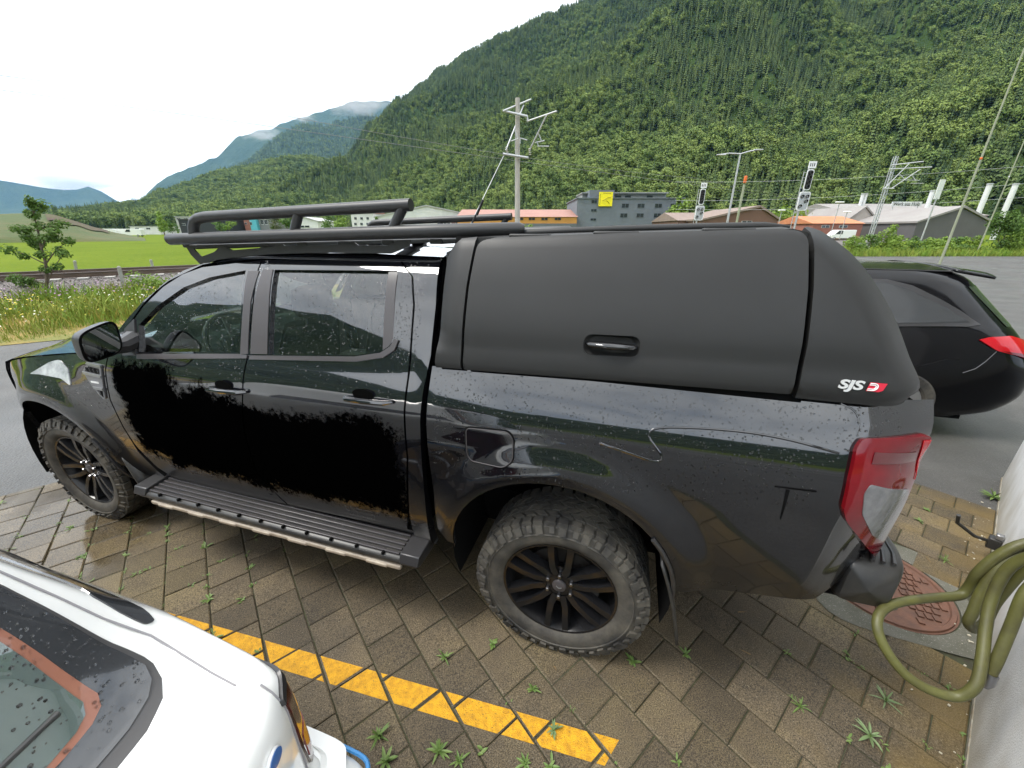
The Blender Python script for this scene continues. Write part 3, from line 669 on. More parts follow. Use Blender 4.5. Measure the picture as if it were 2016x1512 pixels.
# ------------------------------------------------------------------ canopy on the bed
def ZB(u): return interp(u, [2.66, 3.3, 3.9, 4.3], [1.394, 1.414, 1.430, 1.430])
_can = Spline([0, .02, .05, .085, .14, .30, .42, .455, .475, .49, .505, .515], [.880, .887, .882, .873, .864, .812, .762, .742, .718, .685, .61, .50])
_ur = Spline([0, .03, .12, .27, .36, .46, .50, .52], [4.235, 4.25, 4.20, 4.12, 4.055, 3.945, 3.88, 3.80])
def VC(u, h):
    v = _can(h); ur = _ur(h)
    v -= .11 * max(0, (u - (ur - .13)) / .13) ** 2
    if u < 2.78: v -= .05 * ((2.78 - u) / .1) ** 2 * smooth((h - .05) / .1)
    return v
def VCz(u, z): return VC(u, max(0, min(.515, z - ZB(u))))
def can(sgn): return lambda u, h: (u, -sgn * VC(u, h), ZB(u) + h)
shell = MB()
def can_inner(a, b):      # dark inner shell behind the shut lines
    t = lerp(-1, 1, b); u = lerp(2.71, 1.0, 0) + 0
    return (0, 0, 0)
prof_h = [i / 20 * .505 for i in range(21)]
def roofc(a, b):
    v = lerp(-1, 1, b); sk = 0.0
    if abs(v) > .97: sk = (abs(v) - .97) / .03; v = math.copysign(.97, v)
    v /= .97; ur = 3.90 - .05 * 0; u = lerp(2.69, 3.905, a)
    h = .467 + .022 * (1 - abs(v) ** 2.2) - .03 * smooth((u - 3.84) / .08)
    zz = ZB(u) + h - .05 * smooth((2.80 - u) / .11)
    return (u, v * (.722 - .05 * smooth((u - 3.85) / .15) + .004 * sk), zz - .05 * sk)
rm = MB(); rm.grid(roofc, 34, 66)
canopy = rm.build('canopy', M_CANOPY, truck, smooth_deg=60); fix_normals(canopy); canopy['label'] = 'matte dark grey hardtop canopy'
for sgn in (1, -1):
    cf_, ot = can(sgn), OUT(sgn)
    zb = .0
    frontp = [(2.692, .0), (2.70, .10), (2.70, .30), (2.705, .40), (2.735, .445), (2.76, .466), (2.822, .470), (2.820, .455), (2.806, .3), (2.803, .15), (2.800, .0)]
    panel('canopy_front_corner', frontp, cf_, M_CANOPY, canopy, out=ot, step=.025, depth=.05)
    doorp = fillet([(2.812, .0), (2.815, .15), (2.818, .3), (2.832, .452), (2.90, .464), (3.40, .466), (3.80, .466), (3.866, .455), (3.88, .30), (3.885, .15), (3.885, .0)], [.01, 0, 0, .03, 0, 0, 0, .05, 0, 0, .01])
    hx, hh_ = 3.345, .118
    hole = fillet([(hx - .092, hh_ - .034), (hx + .092, hh_ - .034), (hx + .092, hh_ + .034), (hx - .092, hh_ + .034)], .034, 8)
    panel('canopy_side_door', doorp, cf_, M_CANOPY, canopy, holes=[hole], out=ot, step=.025, depth=.028, off=.003)
    mm = MB(); hr = resample(hole, .012); nh = len(hr); rings = []
    for k in range(6):
        t = k / 5; sc_ = 1 - .30 * t; dep = .022 * math.sin(t * math.pi / 2)
        rings += [(hx + (p[0] - hx) * sc_, -sgn * (VC(hx, hh_ + (p[1] - hh_) * sc_) + .003 - dep), ZB(hx) + hh_ + (p[1] - hh_) * sc_) for p in hr]
    mm.add(rings, [(i * nh + k, i * nh + (k + 1) % nh, (i + 1) * nh + (k + 1) % nh, (i + 1) * nh + k) for i in range(5) for k in range(nh)] + [tuple(range(5 * nh, 6 * nh))])
    fix_normals(mm.build('handle_recess', M_CANOPY, canopy, smooth_deg=70))
    mm = MB(); yv = VC(hx, hh_)
    mm.tube([(hx - .075, -sgn * (yv - .010), ZB(hx) + hh_), (hx - .066, -sgn * (yv + .006), ZB(hx) + hh_ + .001), (hx, -sgn * (yv + .014), ZB(hx) + hh_ + .002), (hx + .066, -sgn * (yv + .006), ZB(hx) + hh_ + .001), (hx + .075, -sgn * (yv - .010), ZB(hx) + hh_)], [.014, .019, .021, .019, .014], 14, fl=.6)
    fix_normals(mm.build('canopy_handle', material('handle_gloss_black', (.008, .008, .009), .12, coat=1.0) if sgn == 1 else MATS['handle_gloss_black'], canopy, smooth_deg=60))
    rear = [(3.900, -.012), (3.900, .15), (3.895, .30), (3.882, .455), (3.87, .470), (3.885, .472), (3.93, .460), (4.02, .40), (4.075, .335), (4.125, .262), (4.17, .19), (4.205, .11), (4.235, .03), (4.215, -.012)]
    panel('canopy_rear_corner', rear, cf_, M_CANOPY, canopy, out=ot, step=.022, depth=.05)
    mm = MB(); mm.grid(lambda a, b: (lerp(2.72, 3.93, a), -sgn * (VC(min(3.9, lerp(2.72, 3.93, a)), lerp(.004, .46, b)) - .03), ZB(3.3) + lerp(-.02, .455, b)), 10, 8); mm.build('inner_skin', M_GAP, canopy)
    for uu in (3.02, 3.32, 3.66):
        mm = MB(); mm.box((uu, -sgn * .712, ZB(uu) + .468), (.15, .04, .012)); mm.build('hinge', M_CANOPY, canopy, bevel=.005)
    mm = MB(); mm.tube([(lerp(2.82, 3.86, i / 14), -sgn * (.60 + .0 * i), ZB(lerp(2.82, 3.86, i / 14)) + .472 + .008 * math.sin(math.pi * i / 14) ** .4) for i in range(15)], [.006] + [.014] * 13 + [.006], 10, fl=1.0); mm.build('roof_rib', M_CANOPY, canopy, smooth_deg=60)
mm = MB()     # raked back of the canopy
def cback(a, b):
    t = lerp(-1, 1, b); h = lerp(-.01, .458, a); ur = _ur(h) - .004
    vv = VC(ur - .012, h)
    return (ur + .035 * (1 - abs(t) ** 3) - .02, t * vv, ZB(4.2) + h)
mm.grid(cback, 16, 18); fix_normals(mm.build('canopy_back', M_CANOPY, canopy, smooth_deg=60))
mm = MB(); mm.grid(lambda a, b: Vector(cback(lerp(.30, .88, a), lerp(.14, .86, b))) + Vector((.006, 0, .002)), 8, 10); mm.build('canopy_rear_glass', M_GLASS_D, canopy)
def roofback(a, b):
    v = lerp(-1, 1, b); p0 = Vector(roofc(1, b)); p1 = Vector(cback(1, b)); return p0.lerp(p1, a)
mm = MB(); mm.grid(roofback, 3, 18); fix_normals(mm.build('canopy_spoiler', M_CANOPY, canopy, smooth_deg=70))
# rain gutter and dark seal between canopy and cab
for sgn in (1, -1):
    mm = MB(); mm.grid(lambda a, b: (lerp(2.662, 2.70, b), -sgn * (lerp(.80, .62, smooth(a)) + .03 * b), lerp(1.38, 1.80, a)), 10, 2); mm.build('cab_seal', M_GAP, canopy)
# emblem
def emb(u, h, lift=.0):
    e = .002; p = Vector(can(1)(u, h)); n = (Vector(can(1)(u + e, h)) - p).cross(Vector(can(1)(u, h + e)) - p).normalized()
    if n.y > 0: n = -n
    x = (Vector(can(1)(u + e, h)) - p).normalized(); y = n.cross(x).normalized()
    return Matrix(((x.x, y.x, n.x, p.x + n.x * lift), (x.y, y.y, n.y, p.y + n.y * lift), (x.z, y.z, n.z, p.z + n.z * lift), (0, 0, 0, 1)))
u0, z0 = S(1648, 763, VCz); h0 = z0 - ZB(u0)
uR, zR = S(1737, 762, VCz)
M_CHR = material('chrome', (.72, .72, .72), .3, metal=.35)
M_REDP = material('red_enamel', (.62, .02, .05), .3, coat=.5)
ME = emb((u0 + uR) / 2, h0, .001); wE = uR - u0
MT = ME @ Matrix.Translation((-wE / 2, 0, 0))
tx_ = text_mesh('SJS', .036, .002, M_CHR, 'canopy_lettering', canopy, MT, shear=.2, bold=.0012, width=wE * .60)
mm = MB(); x0, x1, hE = wE * .64, wE * 1.0, .026
def em(x, y, z=.003): return MT @ Vector((x + y * .25, y - .002, z))
mm.add([em(x0, 0), em(x1 - .008, 0), em(x1, hE * .2), em(x1 + .002, hE), em(x0, hE)], [(0, 1, 2, 3, 4)]); mm.build('emblem_plate', M_REDP, canopy)
for k, (r_, t_) in enumerate(((.010, .0016), (.0058, .0014))):
    mm = MB(); cxE, cyE = x0 + .012, hE * .5
    mm.tube([em(x0 + .001, cyE + r_, .0045)] + [em(cxE + r_ * math.sin(a), cyE + r_ * math.cos(a), .0045) for a in [math.pi * i / 8 for i in range(9)]] + [em(x0 + .001, cyE - r_, .0045)], t_, 6); mm.build('emblem_line', M_WHITEREF, canopy)

# ------------------------------------------------------------------ roof rack
rack = MB()
rk = {}
zlow = lambda u: interp(u, [1.15, 2.6, 2.98], [1.850, 1.888, 1.895])
rroot = None
for sgn in (1, -1):
    mm = MB(); pts = [(u, -sgn * interp(u, [1.15, 2.5, 2.62, 2.98], [.69, .69, .682, .60]), zlow(u)) for u in (1.165, 1.175, 1.3, 1.6, 2.0, 2.4, 2.55, 2.65, 2.8, 2.95, 2.97)]
    mm.tube(pts, [.018] + [.027] * 9 + [.018], 14)
    low = mm.build('roof_rack' if sgn == 1 else 'side_rail', M_RACK, truck if sgn == 1 else rroot, smooth_deg=50)
    if sgn == 1: rroot = low
    zu = lambda u: interp(u, [1.35, 2.53], [1.948, 1.984])
    mm = MB(); mm.tube([(1.335, -sgn * .685, 1.855), (1.345, -sgn * .683, 1.905), (1.36, -sgn * .682, 1.930), (1.39, -sgn * .68, 1.944), (1.44, -sgn * .68, zu(1.44)), (1.8, -sgn * .68, zu(1.8)), (2.2, -sgn * .68, zu(2.2)), (2.53, -sgn * .68, zu(2.53))], .0235, 14); mm.build('upper_rail', M_RACK, rroot, smooth_deg=50)
    for ua, ub in ((1.935, 1.985), (2.43, 2.50)):
        mm = MB(); mm.tube([(ua, -sgn * .685, zlow(ua)), (ub, -sgn * .68, zu(ub))], .020, 12); mm.build('rail_post', M_RACK, rroot, smooth_deg=50)
    # mounting bracket: plate with openings
    roofz = lambda u: interp(u, [1.22, 1.4, 1.7, 2.0, 2.3, 2.6], [1.738, 1.765, 1.79, 1.80, 1.803, 1.80])
    outer = [(1.215, zlow(1.2) - .03), (2.50, zlow(2.5) - .03), (2.49, zlow(2.5) - .055), (2.40, roofz(2.4) - .002), (2.05, roofz(2.05) - .002), (1.75, roofz(1.75) - .004), (1.55, roofz(1.55) - .006), (1.40, roofz(1.40) - .01), (1.30, roofz(1.3) - .02), (1.285, roofz(1.28) - .02), (1.235, zlow(1.2) - .075)]
    hs = [fillet([(1.262, 1.808), (1.44, 1.816), (1.40, 1.793), (1.30, 1.768)], .01, 3), fillet([(1.475, 1.818), (1.78, 1.830), (1.78, 1.822), (1.52, 1.802)], .006, 3), fillet([(1.83, 1.834), (2.16, 1.846), (2.14, 1.834), (1.84, 1.826)], .005, 3), fillet([(2.22, 1.846), (2.44, 1.852), (2.38, 1.832), (2.24, 1.832)], .006, 3)]
    panel('mounting_bracket', outer, lambda u, z: (u, -sgn * .655, z), M_RACK, rroot, holes=hs, out=Vector((0, -sgn, 0)), step=.04, depth=.006)
    panel('mounting_bracket', outer, lambda u, z: (u, -sgn * .648, z), M_RACK, rroot, holes=hs, out=Vector((0, sgn, 0)), step=.04, depth=.002)
for k in range(8):
    u = 1.26 + k * .225; mm = MB(); mm.box((u, 0, zlow(u) - .038), (.06, 1.30, .022)); mm.build('cross_slat', M_RACK, rroot, bevel=.006)
mm = MB(); mm.box((1.20, 0, 1.835), (.03, 1.30, .05)); mm.build('front_fairing', M_RACK, rroot, bevel=.006)
# antenna with grey rubber foot
mm = MB(); mm.lathe([(.0, .055), (.028, .045), (.045, .02), (.055, 0)], 14, M=Matrix.Translation((2.46, .0, 1.835)) @ Matrix.Rotation(R(90), 4, 'X')); an = mm.build('antenna', M_TRIM2, truck)
mm = MB(); mm.tube([(2.47, 0, 1.87), (2.56, 0, 2.02)], [.007, .004], 8); mm.tube([(2.535, 0, 1.97), (2.575, 0, 2.045)], .0075, 8); mm.build('antenna_mast', M_PLASTIC, an)

# ------------------------------------------------------------------ cabin
mm = MB()
def dash_f(a, b):
    v = lerp(-.74, .74, b); p = [(.56, 1.31), (.74, 1.315), (.87, 1.29), (.93, 1.20), (.91, 1.05), (.95, .85)]
    k = a * 5; i = min(4, int(k)); t = k - i
    return (lerp(p[i][0], p[i + 1][0], t) + .02 * math.cos(v * 4), v, lerp(p[i][1], p[i + 1][1], t) + .012 * math.cos(v * 6))
mm.grid(dash_f, 20, 20); dash = mm.build('dashboard', M_DASH, truck, smooth_deg=70)
for v in (-.64, .62, .1, -.1):
    for k in range(4):
        mm = MB(); mm.box((.905, v, 1.225 + k * .012), (.01, .10, .005)); mm.build('air_vent', M_GAP, dash)
sw = MB(); Ms = Matrix.Translation((1.06, -.40, 1.235)) @ Matrix.Rotation(R(-24), 4, 'Y') @ Matrix.Rotation(R(90), 4, 'Y')
sw.tube([Ms @ Vector((.185 * math.cos(a), .185 * math.sin(a), 0)) for a in [2 * math.pi * i / 36 for i in range(36)]], .0165, 10, closed=True)
swo = sw.build('steering_wheel', M_PLASTIC, truck, smooth_deg=70)
mm = MB(); mm.box(Ms @ Vector((0, 0, -.03)), (.05, .16, .13), M=Matrix.Rotation(R(-24), 4, 'Y')); mm.build('airbag_cover', M_TRIM, swo, bevel=.02)
for a in (0, 180, 90):
    mm = MB(); mm.tube([Ms @ Vector((.05 * math.cos(R(a)), .05 * math.sin(R(a)), -.02)), Ms @ Vector((.182 * math.cos(R(a)), .182 * math.sin(R(a)), 0))], .016, 8, fl=.6); mm.build('wheel_spoke', M_SILVER if a != 90 else M_TRIM, swo)
mm = MB(); mm.tube([Ms @ Vector((0, 0, -.05)), (.88, -.40, 1.10)], .04, 10); mm.build('steering_column', M_TRIM, swo)
def seat(u, v, wd):
    def back(a, b):
        t = lerp(-1, 1, b); z = lerp(.85, 1.42, a); uu = u + (z - .85) * .28
        e = (1 - abs(t) ** 4); return (uu - .06 * e, v + t * wd * (1 - .25 * a ** 3), z)
    mm = MB(); mm.grid(back, 10, 12); mm.grid(lambda a, b: Vector(back(a, b)) + Vector((.13 * (1 - abs(lerp(-1, 1, b)) ** 4) + .02, 0, 0)), 10, 12)
    st = mm.build('seat', M_SEAT, truck, smooth_deg=60)
    mm = MB(); mm.box((u - .22, v, .84), (.5, wd * 1.9, .16)); mm.build('seat_cushion', M_SEAT, st, bevel=.04)
    n_ = 1 if wd < .4 else 3
    for k in range(n_):
        vv = v if n_ == 1 else v + (k - 1) * .42
        mm = MB(); mm.box((u + .20, vv, 1.53), (.10, .25, .17)); mm.build('headrest', M_SEAT, st, bevel=.045)
        for dv in (-.06, .06):
            mm = MB(); mm.tube([(u + .185, vv + dv, 1.40), (u + .195, vv + dv, 1.48)], .006, 6); mm.build('headrest_post', M_STEEL, st)
seat(1.50, -.40, .25); seat(1.50, .40, .25); seat(2.25, 0, .62)
mm = MB(); mm.box((1.2, 0, .85), (.75, .18, .22)); mm.build('centre_console', M_TRIM, truck, bevel=.02)
mm = MB(); mm.add([(.85, -.84, .62), (2.6, -.84, .62), (2.6, .84, .62), (.85, .84, .62)], [(0, 1, 2, 3)]); mm.build('cabin_floor', M_GAP, truck)
mm = MB(); mm.grid(lambda a, b: (lerp(1.33, 2.62, a), lerp(-.62, .62, b), 1.765), 4, 4); mm.build('headliner', material('headliner', (.28, .29, .27), .9), truck)
for sgn in (1, -1):
    mm = MB(); mm.grid(lambda a, b: (lerp(.95, 2.58, a), -sgn * lerp(.86, .82, b), lerp(.60, 1.32, b)), 10, 5); mm.build('door_card', M_TRIM, truck)

# ------------------------------------------------------------------ rain drops on paint and glass
def drops(regions, n, r0, r1, mapn, name, parent, m, seed=1):
    rr = random.Random(seed); vs = []; fs = []
    k = 0; tries = 0
    while k < n and tries < n * 20:
        tries += 1
        poly, wgt = rr.choice(regions)
        xs = [p[0] for p in poly]; ys = [p[1] for p in poly]
        q = (rr.uniform(min(xs), max(xs)), rr.uniform(min(ys), max(ys)))
        if not inside(q, poly): continue
        p, nrm = mapn(*q); x = nrm.orthogonal().normalized(); y = nrm.cross(x)
        r = lerp(r0, r1, rr.random() ** 2.5); b = len(vs)
        for ring, h in ((1.0, 0), (.72, .38)):
            for i in range(6):
                a = i * math.pi / 3 + rr.uniform(-.2, .2); vs.append(p + x * (math.cos(a) * r * ring) + y * (math.sin(a) * r * ring) + nrm * (h * r))
        vs.append(p + nrm * (.5 * r))
        for i in range(6):
            j = (i + 1) % 6; fs.append((b + i, b + j, b + 6 + j, b + 6 + i)); fs.append((b + 6 + i, b + 6 + j, b + 12))
        k += 1
    return obj(name, vs, fs, m, parent, smooth_deg=0, kind='stuff')
def side_n(off):
    def f(u, z):
        e = .002; p = Vector(side(1)(u, z)); n = (Vector(side(1)(u + e, z)) - p).cross(Vector(side(1)(u, z + e)) - p).normalized()
        if n.y > 0: n = -n
        return p + n * off, n
    return f
drops([([(2.68, 1.20), (4.0, 1.22), (4.2, 1.34), (4.2, 1.40), (2.68, 1.38)], 1), ([(2.68, .98), (4.0, 1.05), (4.0, 1.22), (2.68, 1.22)], 1)], 2600, .0014, .0042, side_n(.0004), 'raindrops', truck, M_DROP, 1)
drops([([(.80, 1.20), (1.7, 1.24), (2.56, 1.25), (2.56, 1.36), (.80, 1.30)], 1), ([(1.68, 1.36), (1.75, 1.36), (1.78, 1.76), (1.72, 1.76)], 1), ([(2.47, 1.4), (2.58, 1.36), (2.60, 1.76), (2.47, 1.77)], 1), ([(.1, .95), (.7, .95), (.7, 1.2), (.1, 1.18)], 1)], 1500, .0014, .0040, side_n(.0004), 'raindrops', truck, M_DROP, 2)
drops([(win_f, 1), (win_r, 1)], 1100, .0015, .0038, side_n(-.0135), 'raindrops', truck, M_DROP, 3)
# ------------------------------------------------------------------ ground
def ground_mat(name, base, c2, rough, wet, scale, speck=None):
    """asphalt-like sheet, wet patches smoother and darker; coordinates in metres"""
    m = material(name, base, rough, var=(scale, c2, .3, .7), bump=(55, .8, .012), speck=speck, coords='Object', spec=.28); t = m.node_tree; b = t.nodes['Principled BSDF']; l = t.links.new
    c = [n for n in t.nodes if n.type == 'TEX_COORD'][0]
    n = N(t, 'ShaderNodeTexNoise'); n.inputs['Scale'].default_value = wet[0]; n.inputs['Detail'].default_value = 4; l(c.outputs['Object'], n.inputs['Vector'])
    mp = N(t, 'ShaderNodeMapRange'); l(n.outputs['Fac'], mp.inputs[0]); mp.inputs[1].default_value = .42; mp.inputs[2].default_value = .60; mp.inputs[3].default_value = rough; mp.inputs[4].default_value = wet[1]
    l(mp.outputs[0], b.inputs['Roughness'])
    return m
M_ASPH = ground_mat('asphalt', (.058, .057, .054), (.098, .095, .09), .75, (.22, .42), 1.3, speck=(240, (.3, .29, .28), .63))
M_FIELD = material('meadow', (.090, .130, .013), .9, var=(.06, (.125, .165, .018), .35, .65), bump=(3.0, .8, .15), speck=(2.2, (.07, .12, .012), .60), spec=.02)
M_SAND = material('joint_sand', (.045, .038, .028), .95, var=(30, (.06, .07, .03)))
M_PAVER = None
def field_sheet():
    mm = MB(); S_ = 16000
    mm.add([(-S_, -S_, -.02), (S_, -S_, -.02), (S_, S_, -.02), (-S_, S_, -.02)], [(0, 1, 2, 3)])
    return mm.build('field', M_FIELD, kind='structure', smooth_deg=0)
field_sheet()
# tarmac: road along the parking bays and the yard to the right; paving laid over it, stones 4 mm proud
mm = MB()
yard = [AB(-80, -10.9), AB(1.0, -11.2), AB(14, -11.6), AB(25, -11.0), AB(47, -9.0), AB(70, 6), AB(70, 30), AB(-80, 30)]
mm.add([p + Vector((0, 0, -.004)) for p in yard], [tuple(range(len(yard)))]); mm.build('asphalt_road', M_ASPH, kind='structure', smooth_deg=0)
PA0, PA1, PB0, PB1 = -9.0, 4.145, -4.32, .425
mm = MB(); mm.add([AB(PA0, PB0, .0), AB(PA1, PB0, .0), AB(PA1, PB1 + .05, .0), AB(PA0, PB1 + .05, .0)], [(0, 1, 2, 3)])
paving = mm.build('paving', M_SAND, kind='structure', smooth_deg=0); paving['label'] = 'brown square concrete paving laid in half bond'
# paving stones
def paver_mat():
    m = material('concrete_paver', (.135, .108, .08), .78, spec=.35); t = m.node_tree; b = t.nodes['Principled BSDF']; l = t.links.new
    ge = N(t, 'ShaderNodeNewGeometry'); at = N(t, 'ShaderNodeAttribute', attribute_name='tone'); oi = N(t, 'ShaderNodeObjectInfo')
    n1 = N(t, 'ShaderNodeTexNoise'); n1.inputs['Scale'].default_value = 1.1; n1.inputs['Detail'].default_value = 6; n1.inputs['Roughness'].default_value = .7; l(ge.outputs['Position'], n1.inputs['Vector'])
    r1 = N(t, 'ShaderNodeValToRGB'); l(n1.outputs['Fac'], r1.inputs[0]); e = r1.color_ramp.elements
    e[0].position = .33; e[0].color = (.056, .045, .031, 1); e[1].position = .68; e[1].color = (.142, .110, .055, 1); x = e.new(.5); x.color = (.096, .074, .045, 1)
    n2 = N(t, 'ShaderNodeTexNoise'); n2.inputs['Scale'].default_value = 210; n2.inputs['Detail'].default_value = 3; l(ge.outputs['Position'], n2.inputs['Vector'])
    s1 = N(t, 'ShaderNodeMapRange'); l(n2.outputs['Fac'], s1.inputs[0]); s1.inputs[1].default_value = .3; s1.inputs[2].default_value = .7; s1.inputs[3].default_value = .22; s1.inputs[4].default_value = 1.75
    v1 = N(t, 'ShaderNodeVectorMath', operation='SCALE'); l(r1.outputs[0], v1.inputs[0]); l(s1.outputs[0], v1.inputs['Scale'])
    tn = N(t, 'ShaderNodeMath', operation='MULTIPLY_ADD'); l(at.outputs['Fac'], tn.inputs[0]); tn.inputs[1].default_value = .5; tn.inputs[2].default_value = .75
    v2 = N(t, 'ShaderNodeVectorMath', operation='SCALE'); l(v1.outputs[0], v2.inputs[0]); l(tn.outputs[0], v2.inputs['Scale'])
    # pale stone grains, green-yellow algae towards the wall
    n3 = N(t, 'ShaderNodeTexNoise'); n3.inputs['Scale'].default_value = 330; l(ge.outputs['Position'], n3.inputs['Vector'])
    m3 = N(t, 'ShaderNodeMapRange'); l(n3.outputs['Fac'], m3.inputs[0]); m3.inputs[1].default_value = .68; m3.inputs[2].default_value = .74
    x3 = N(t, 'ShaderNodeMix', data_type='RGBA'); l(m3.outputs[0], x3.inputs[0]); l(v2.outputs[0], x3.inputs[6]); x3.inputs[7].default_value = (.42, .38, .3, 1)
    dp = N(t, 'ShaderNodeVectorMath', operation='DOT_PRODUCT'); l(ge.outputs['Position'], dp.inputs[0]); dp.inputs[1].default_value = (E2.x, E2.y, 0)
    n4 = N(t, 'ShaderNodeTexNoise'); n4.inputs['Scale'].default_value = 4; n4.inputs['Detail'].default_value = 5; l(ge.outputs['Position'], n4.inputs['Vector'])
    a4 = N(t, 'ShaderNodeMath', operation='MULTIPLY_ADD'); l(n4.outputs['Fac'], a4.inputs[0]); a4.inputs[1].default_value = 1.3; l(dp.outputs['Value'], a4.inputs[2])
    m4 = N(t, 'ShaderNodeMapRange'); l(a4.outputs[0], m4.inputs[0]); m4.inputs[1].default_value = .70; m4.inputs[2].default_value = 1.30; m4.inputs[4].default_value = .75
    x4 = N(t, 'ShaderNodeMix', data_type='RGBA'); l(m4.outputs[0], x4.inputs[0]); l(x3.outputs[2], x4.inputs[6]); x4.inputs[7].default_value = (.19, .125, .03, 1)
    l(x4.outputs[2], b.inputs['Base Color'])
    # damp: left end of the bay near the front wheel is still wet and shiny
    dist = N(t, 'ShaderNodeVectorMath', operation='DISTANCE'); l(ge.outputs['Position'], dist.inputs[0]); dist.inputs[1].default_value = (-3.15, 1.75, 0)
    n5 = N(t, 'ShaderNodeTexNoise'); n5.inputs['Scale'].default_value = 2.2; n5.inputs['Detail'].default_value = 3; l(ge.outputs['Position'], n5.inputs['Vector'])
    a5 = N(t, 'ShaderNodeMath', operation='MULTIPLY_ADD'); l(n5.outputs['Fac'], a5.inputs[0]); a5.inputs[1].default_value = -1.2; l(dist.outputs['Value'], a5.inputs[2])
    m5 = N(t, 'ShaderNodeMapRange'); l(a5.outputs[0], m5.inputs[0]); m5.inputs[1].default_value = .02; m5.inputs[2].default_value = .35; m5.inputs[3].default_value = .10; m5.inputs[4].default_value = .66
    l(m5.outputs[0], b.inputs['Roughness'])
    m6 = N(t, 'ShaderNodeMapRange'); l(a5.outputs[0], m6.inputs[0]); m6.inputs[1].default_value = .02; m6.inputs[2].default_value = .3; m6.inputs[3].default_value = .02; m6.inputs[4].default_value = .45
    bp = N(t, 'ShaderNodeBump'); bp.inputs['Distance'].default_value = .004; l(n2.outputs['Fac'], bp.inputs['Height']); l(m6.outputs[0], bp.inputs['Strength']); l(bp.outputs[0], b.inputs['Normal'])
    return m
M_PAVER = paver_mat()
PS = .1955; HG = .0024
def paver_geo(rr, wa, wb):
    """bevelled stone, origin at the middle of its top face"""
    ha, hb = wa / 2 - HG, wb / 2 - HG; c = .0048; z0 = -.03
    out = []
    j = lambda: rr.uniform(-.0022, .0022)
    top = [(-ha + c + j(), -hb + c + j(), 0), (ha - c + j(), -hb + c + j(), 0), (ha - c + j(), hb - c + j(), 0), (-ha + c + j(), hb - c + j(), 0)]
    mid = [(-ha, -hb, -c * .8), (ha, -hb, -c * .8), (ha, hb, -c * .8), (-ha, hb, -c * .8)]
    bot = [(p[0], p[1], z0) for p in mid]
    v = top + mid + bot
    f = [(0, 1, 2, 3)] + [(4 + i, 4 + (i + 1) % 4, (i + 1) % 4, i) for i in range(4)] + [(8 + i, 8 + (i + 1) % 4, 4 + (i + 1) % 4, 4 + i) for i in range(4)]
    return v, f
def tone_attr(me, vals):
    a = me.attributes.new('tone', 'FLOAT', 'POINT')
    a.data.foreach_set('value', vals)
variants = []
rr = random.Random(11)
for k in range(12):
    v, f = paver_geo(rr, PS, PS); me = bpy.data.meshes.new('paving_stone'); me.from_pydata(v, [], f); me.materials.append(M_PAVER); tone_attr(me, [k / 11.0] * len(v)); variants.append(me)
cells = []
na0, na1 = int(PA0 / PS), int(PA1 / PS)
MH_C = None
for i in range(na0 - 1, na1 + 1):
    a0 = PA1 - (na1 - i + 0) * PS
    if a0 < PA0 or a0 + PS > PA1 + .01: continue
    sh = (i % 2) * PS / 2
    b = PB1 - sh - PS * 0
    first = True
    if sh > 0: cells.append((a0 + PS / 2, PB1 - sh / 2, PS, sh))
    while b - PS > PB0 - .01:
        cells.append((a0 + PS / 2, b - PS / 2, PS, PS)); b -= PS
    if b - PB0 > .03: cells.append((a0 + PS / 2, (b + PB0) / 2, PS, b - PB0))
# manhole place
mh_pts = [G(1790, 1112), G(1888, 1210), G(1851, 1245), G(1739, 1225)]
def circ3(a, b, c):
    ax, ay, bx, by, cx, cy_ = a.x, a.y, b.x, b.y, c.x, c.y
    d_ = 2 * (ax * (by - cy_) + bx * (cy_ - ay) + cx * (ay - by))
    ux = ((ax*ax+ay*ay) * (by - cy_) + (bx*bx+by*by) * (cy_ - ay) + (cx*cx+cy_*cy_) * (ay - by)) / d_
    uy = ((ax*ax+ay*ay) * (cx - bx) + (bx*bx+by*by) * (ax - cx) + (cx*cx+cy_*cy_) * (bx - ax)) / d_
    return Vector((ux, uy, 0)), math.hypot(ax - ux, ay - uy)
MHC, MHR = circ3(mh_pts[0], mh_pts[1], mh_pts[3])
print('manhole', MHC, MHR)
MHR = min(max(MHR, .28), .34)
kept = []
for (a, b, wa, wb) in cells:
    p = AB(a, b)
    if (p - MHC).length < MHR + .07: continue
    q = proj(p.x, p.y, 0); score = 0
    if q and -60 < q[0] < 2076 and 430 < q[1] < 1580:
        u, v = to_truck(p.x, p.y)
        if not (-.4 < u < 4.1 and -.95 < v < .55): score = 1.0 / (p.length ** 2 + 1.889 ** 2)
        if u < 2.55 and v > 1.95: score *= .01      # under the white car
        if -.35 < u < 4.2 and -1.6 < v <= -.5: score *= .02
    kept.append((score, a, b, wa, wb))
kept.sort(key=lambda t: -t[0])
stuff_v, stuff_f, stuff_t = [], [], []
YL = [Vector((-6.5, 1.456 + .2446 * 4.636, 0)), Vector((.425, .896, 0)), Vector((.351, .818, 0)), Vector((-6.5, 1.456 + .2446 * 4.636 - .1085, 0))]
def clip(poly, a, b, side_):
    out = []; n = len(poly)
    f = lambda p: ((b.x - a.x) * (p.y - a.y) - (b.y - a.y) * (p.x - a.x)) * side_
    for i in range(n):
        p, q = poly[i], poly[(i + 1) % n]; fp, fq = f(p), f(q)
        if fp >= 0: out.append(p)
        if fp * fq < 0: out.append(p.lerp(q, fp / (fp - fq)))
    return out
paint = MB()
M_YEL = material('yellow_road_paint', (.66, .34, .006), .62, var=(38, (.44, .21, .005), .40, .66), bump=(240, .9, .005), speck=(150, (.22, .13, .02), .635))
rr = random.Random(5)
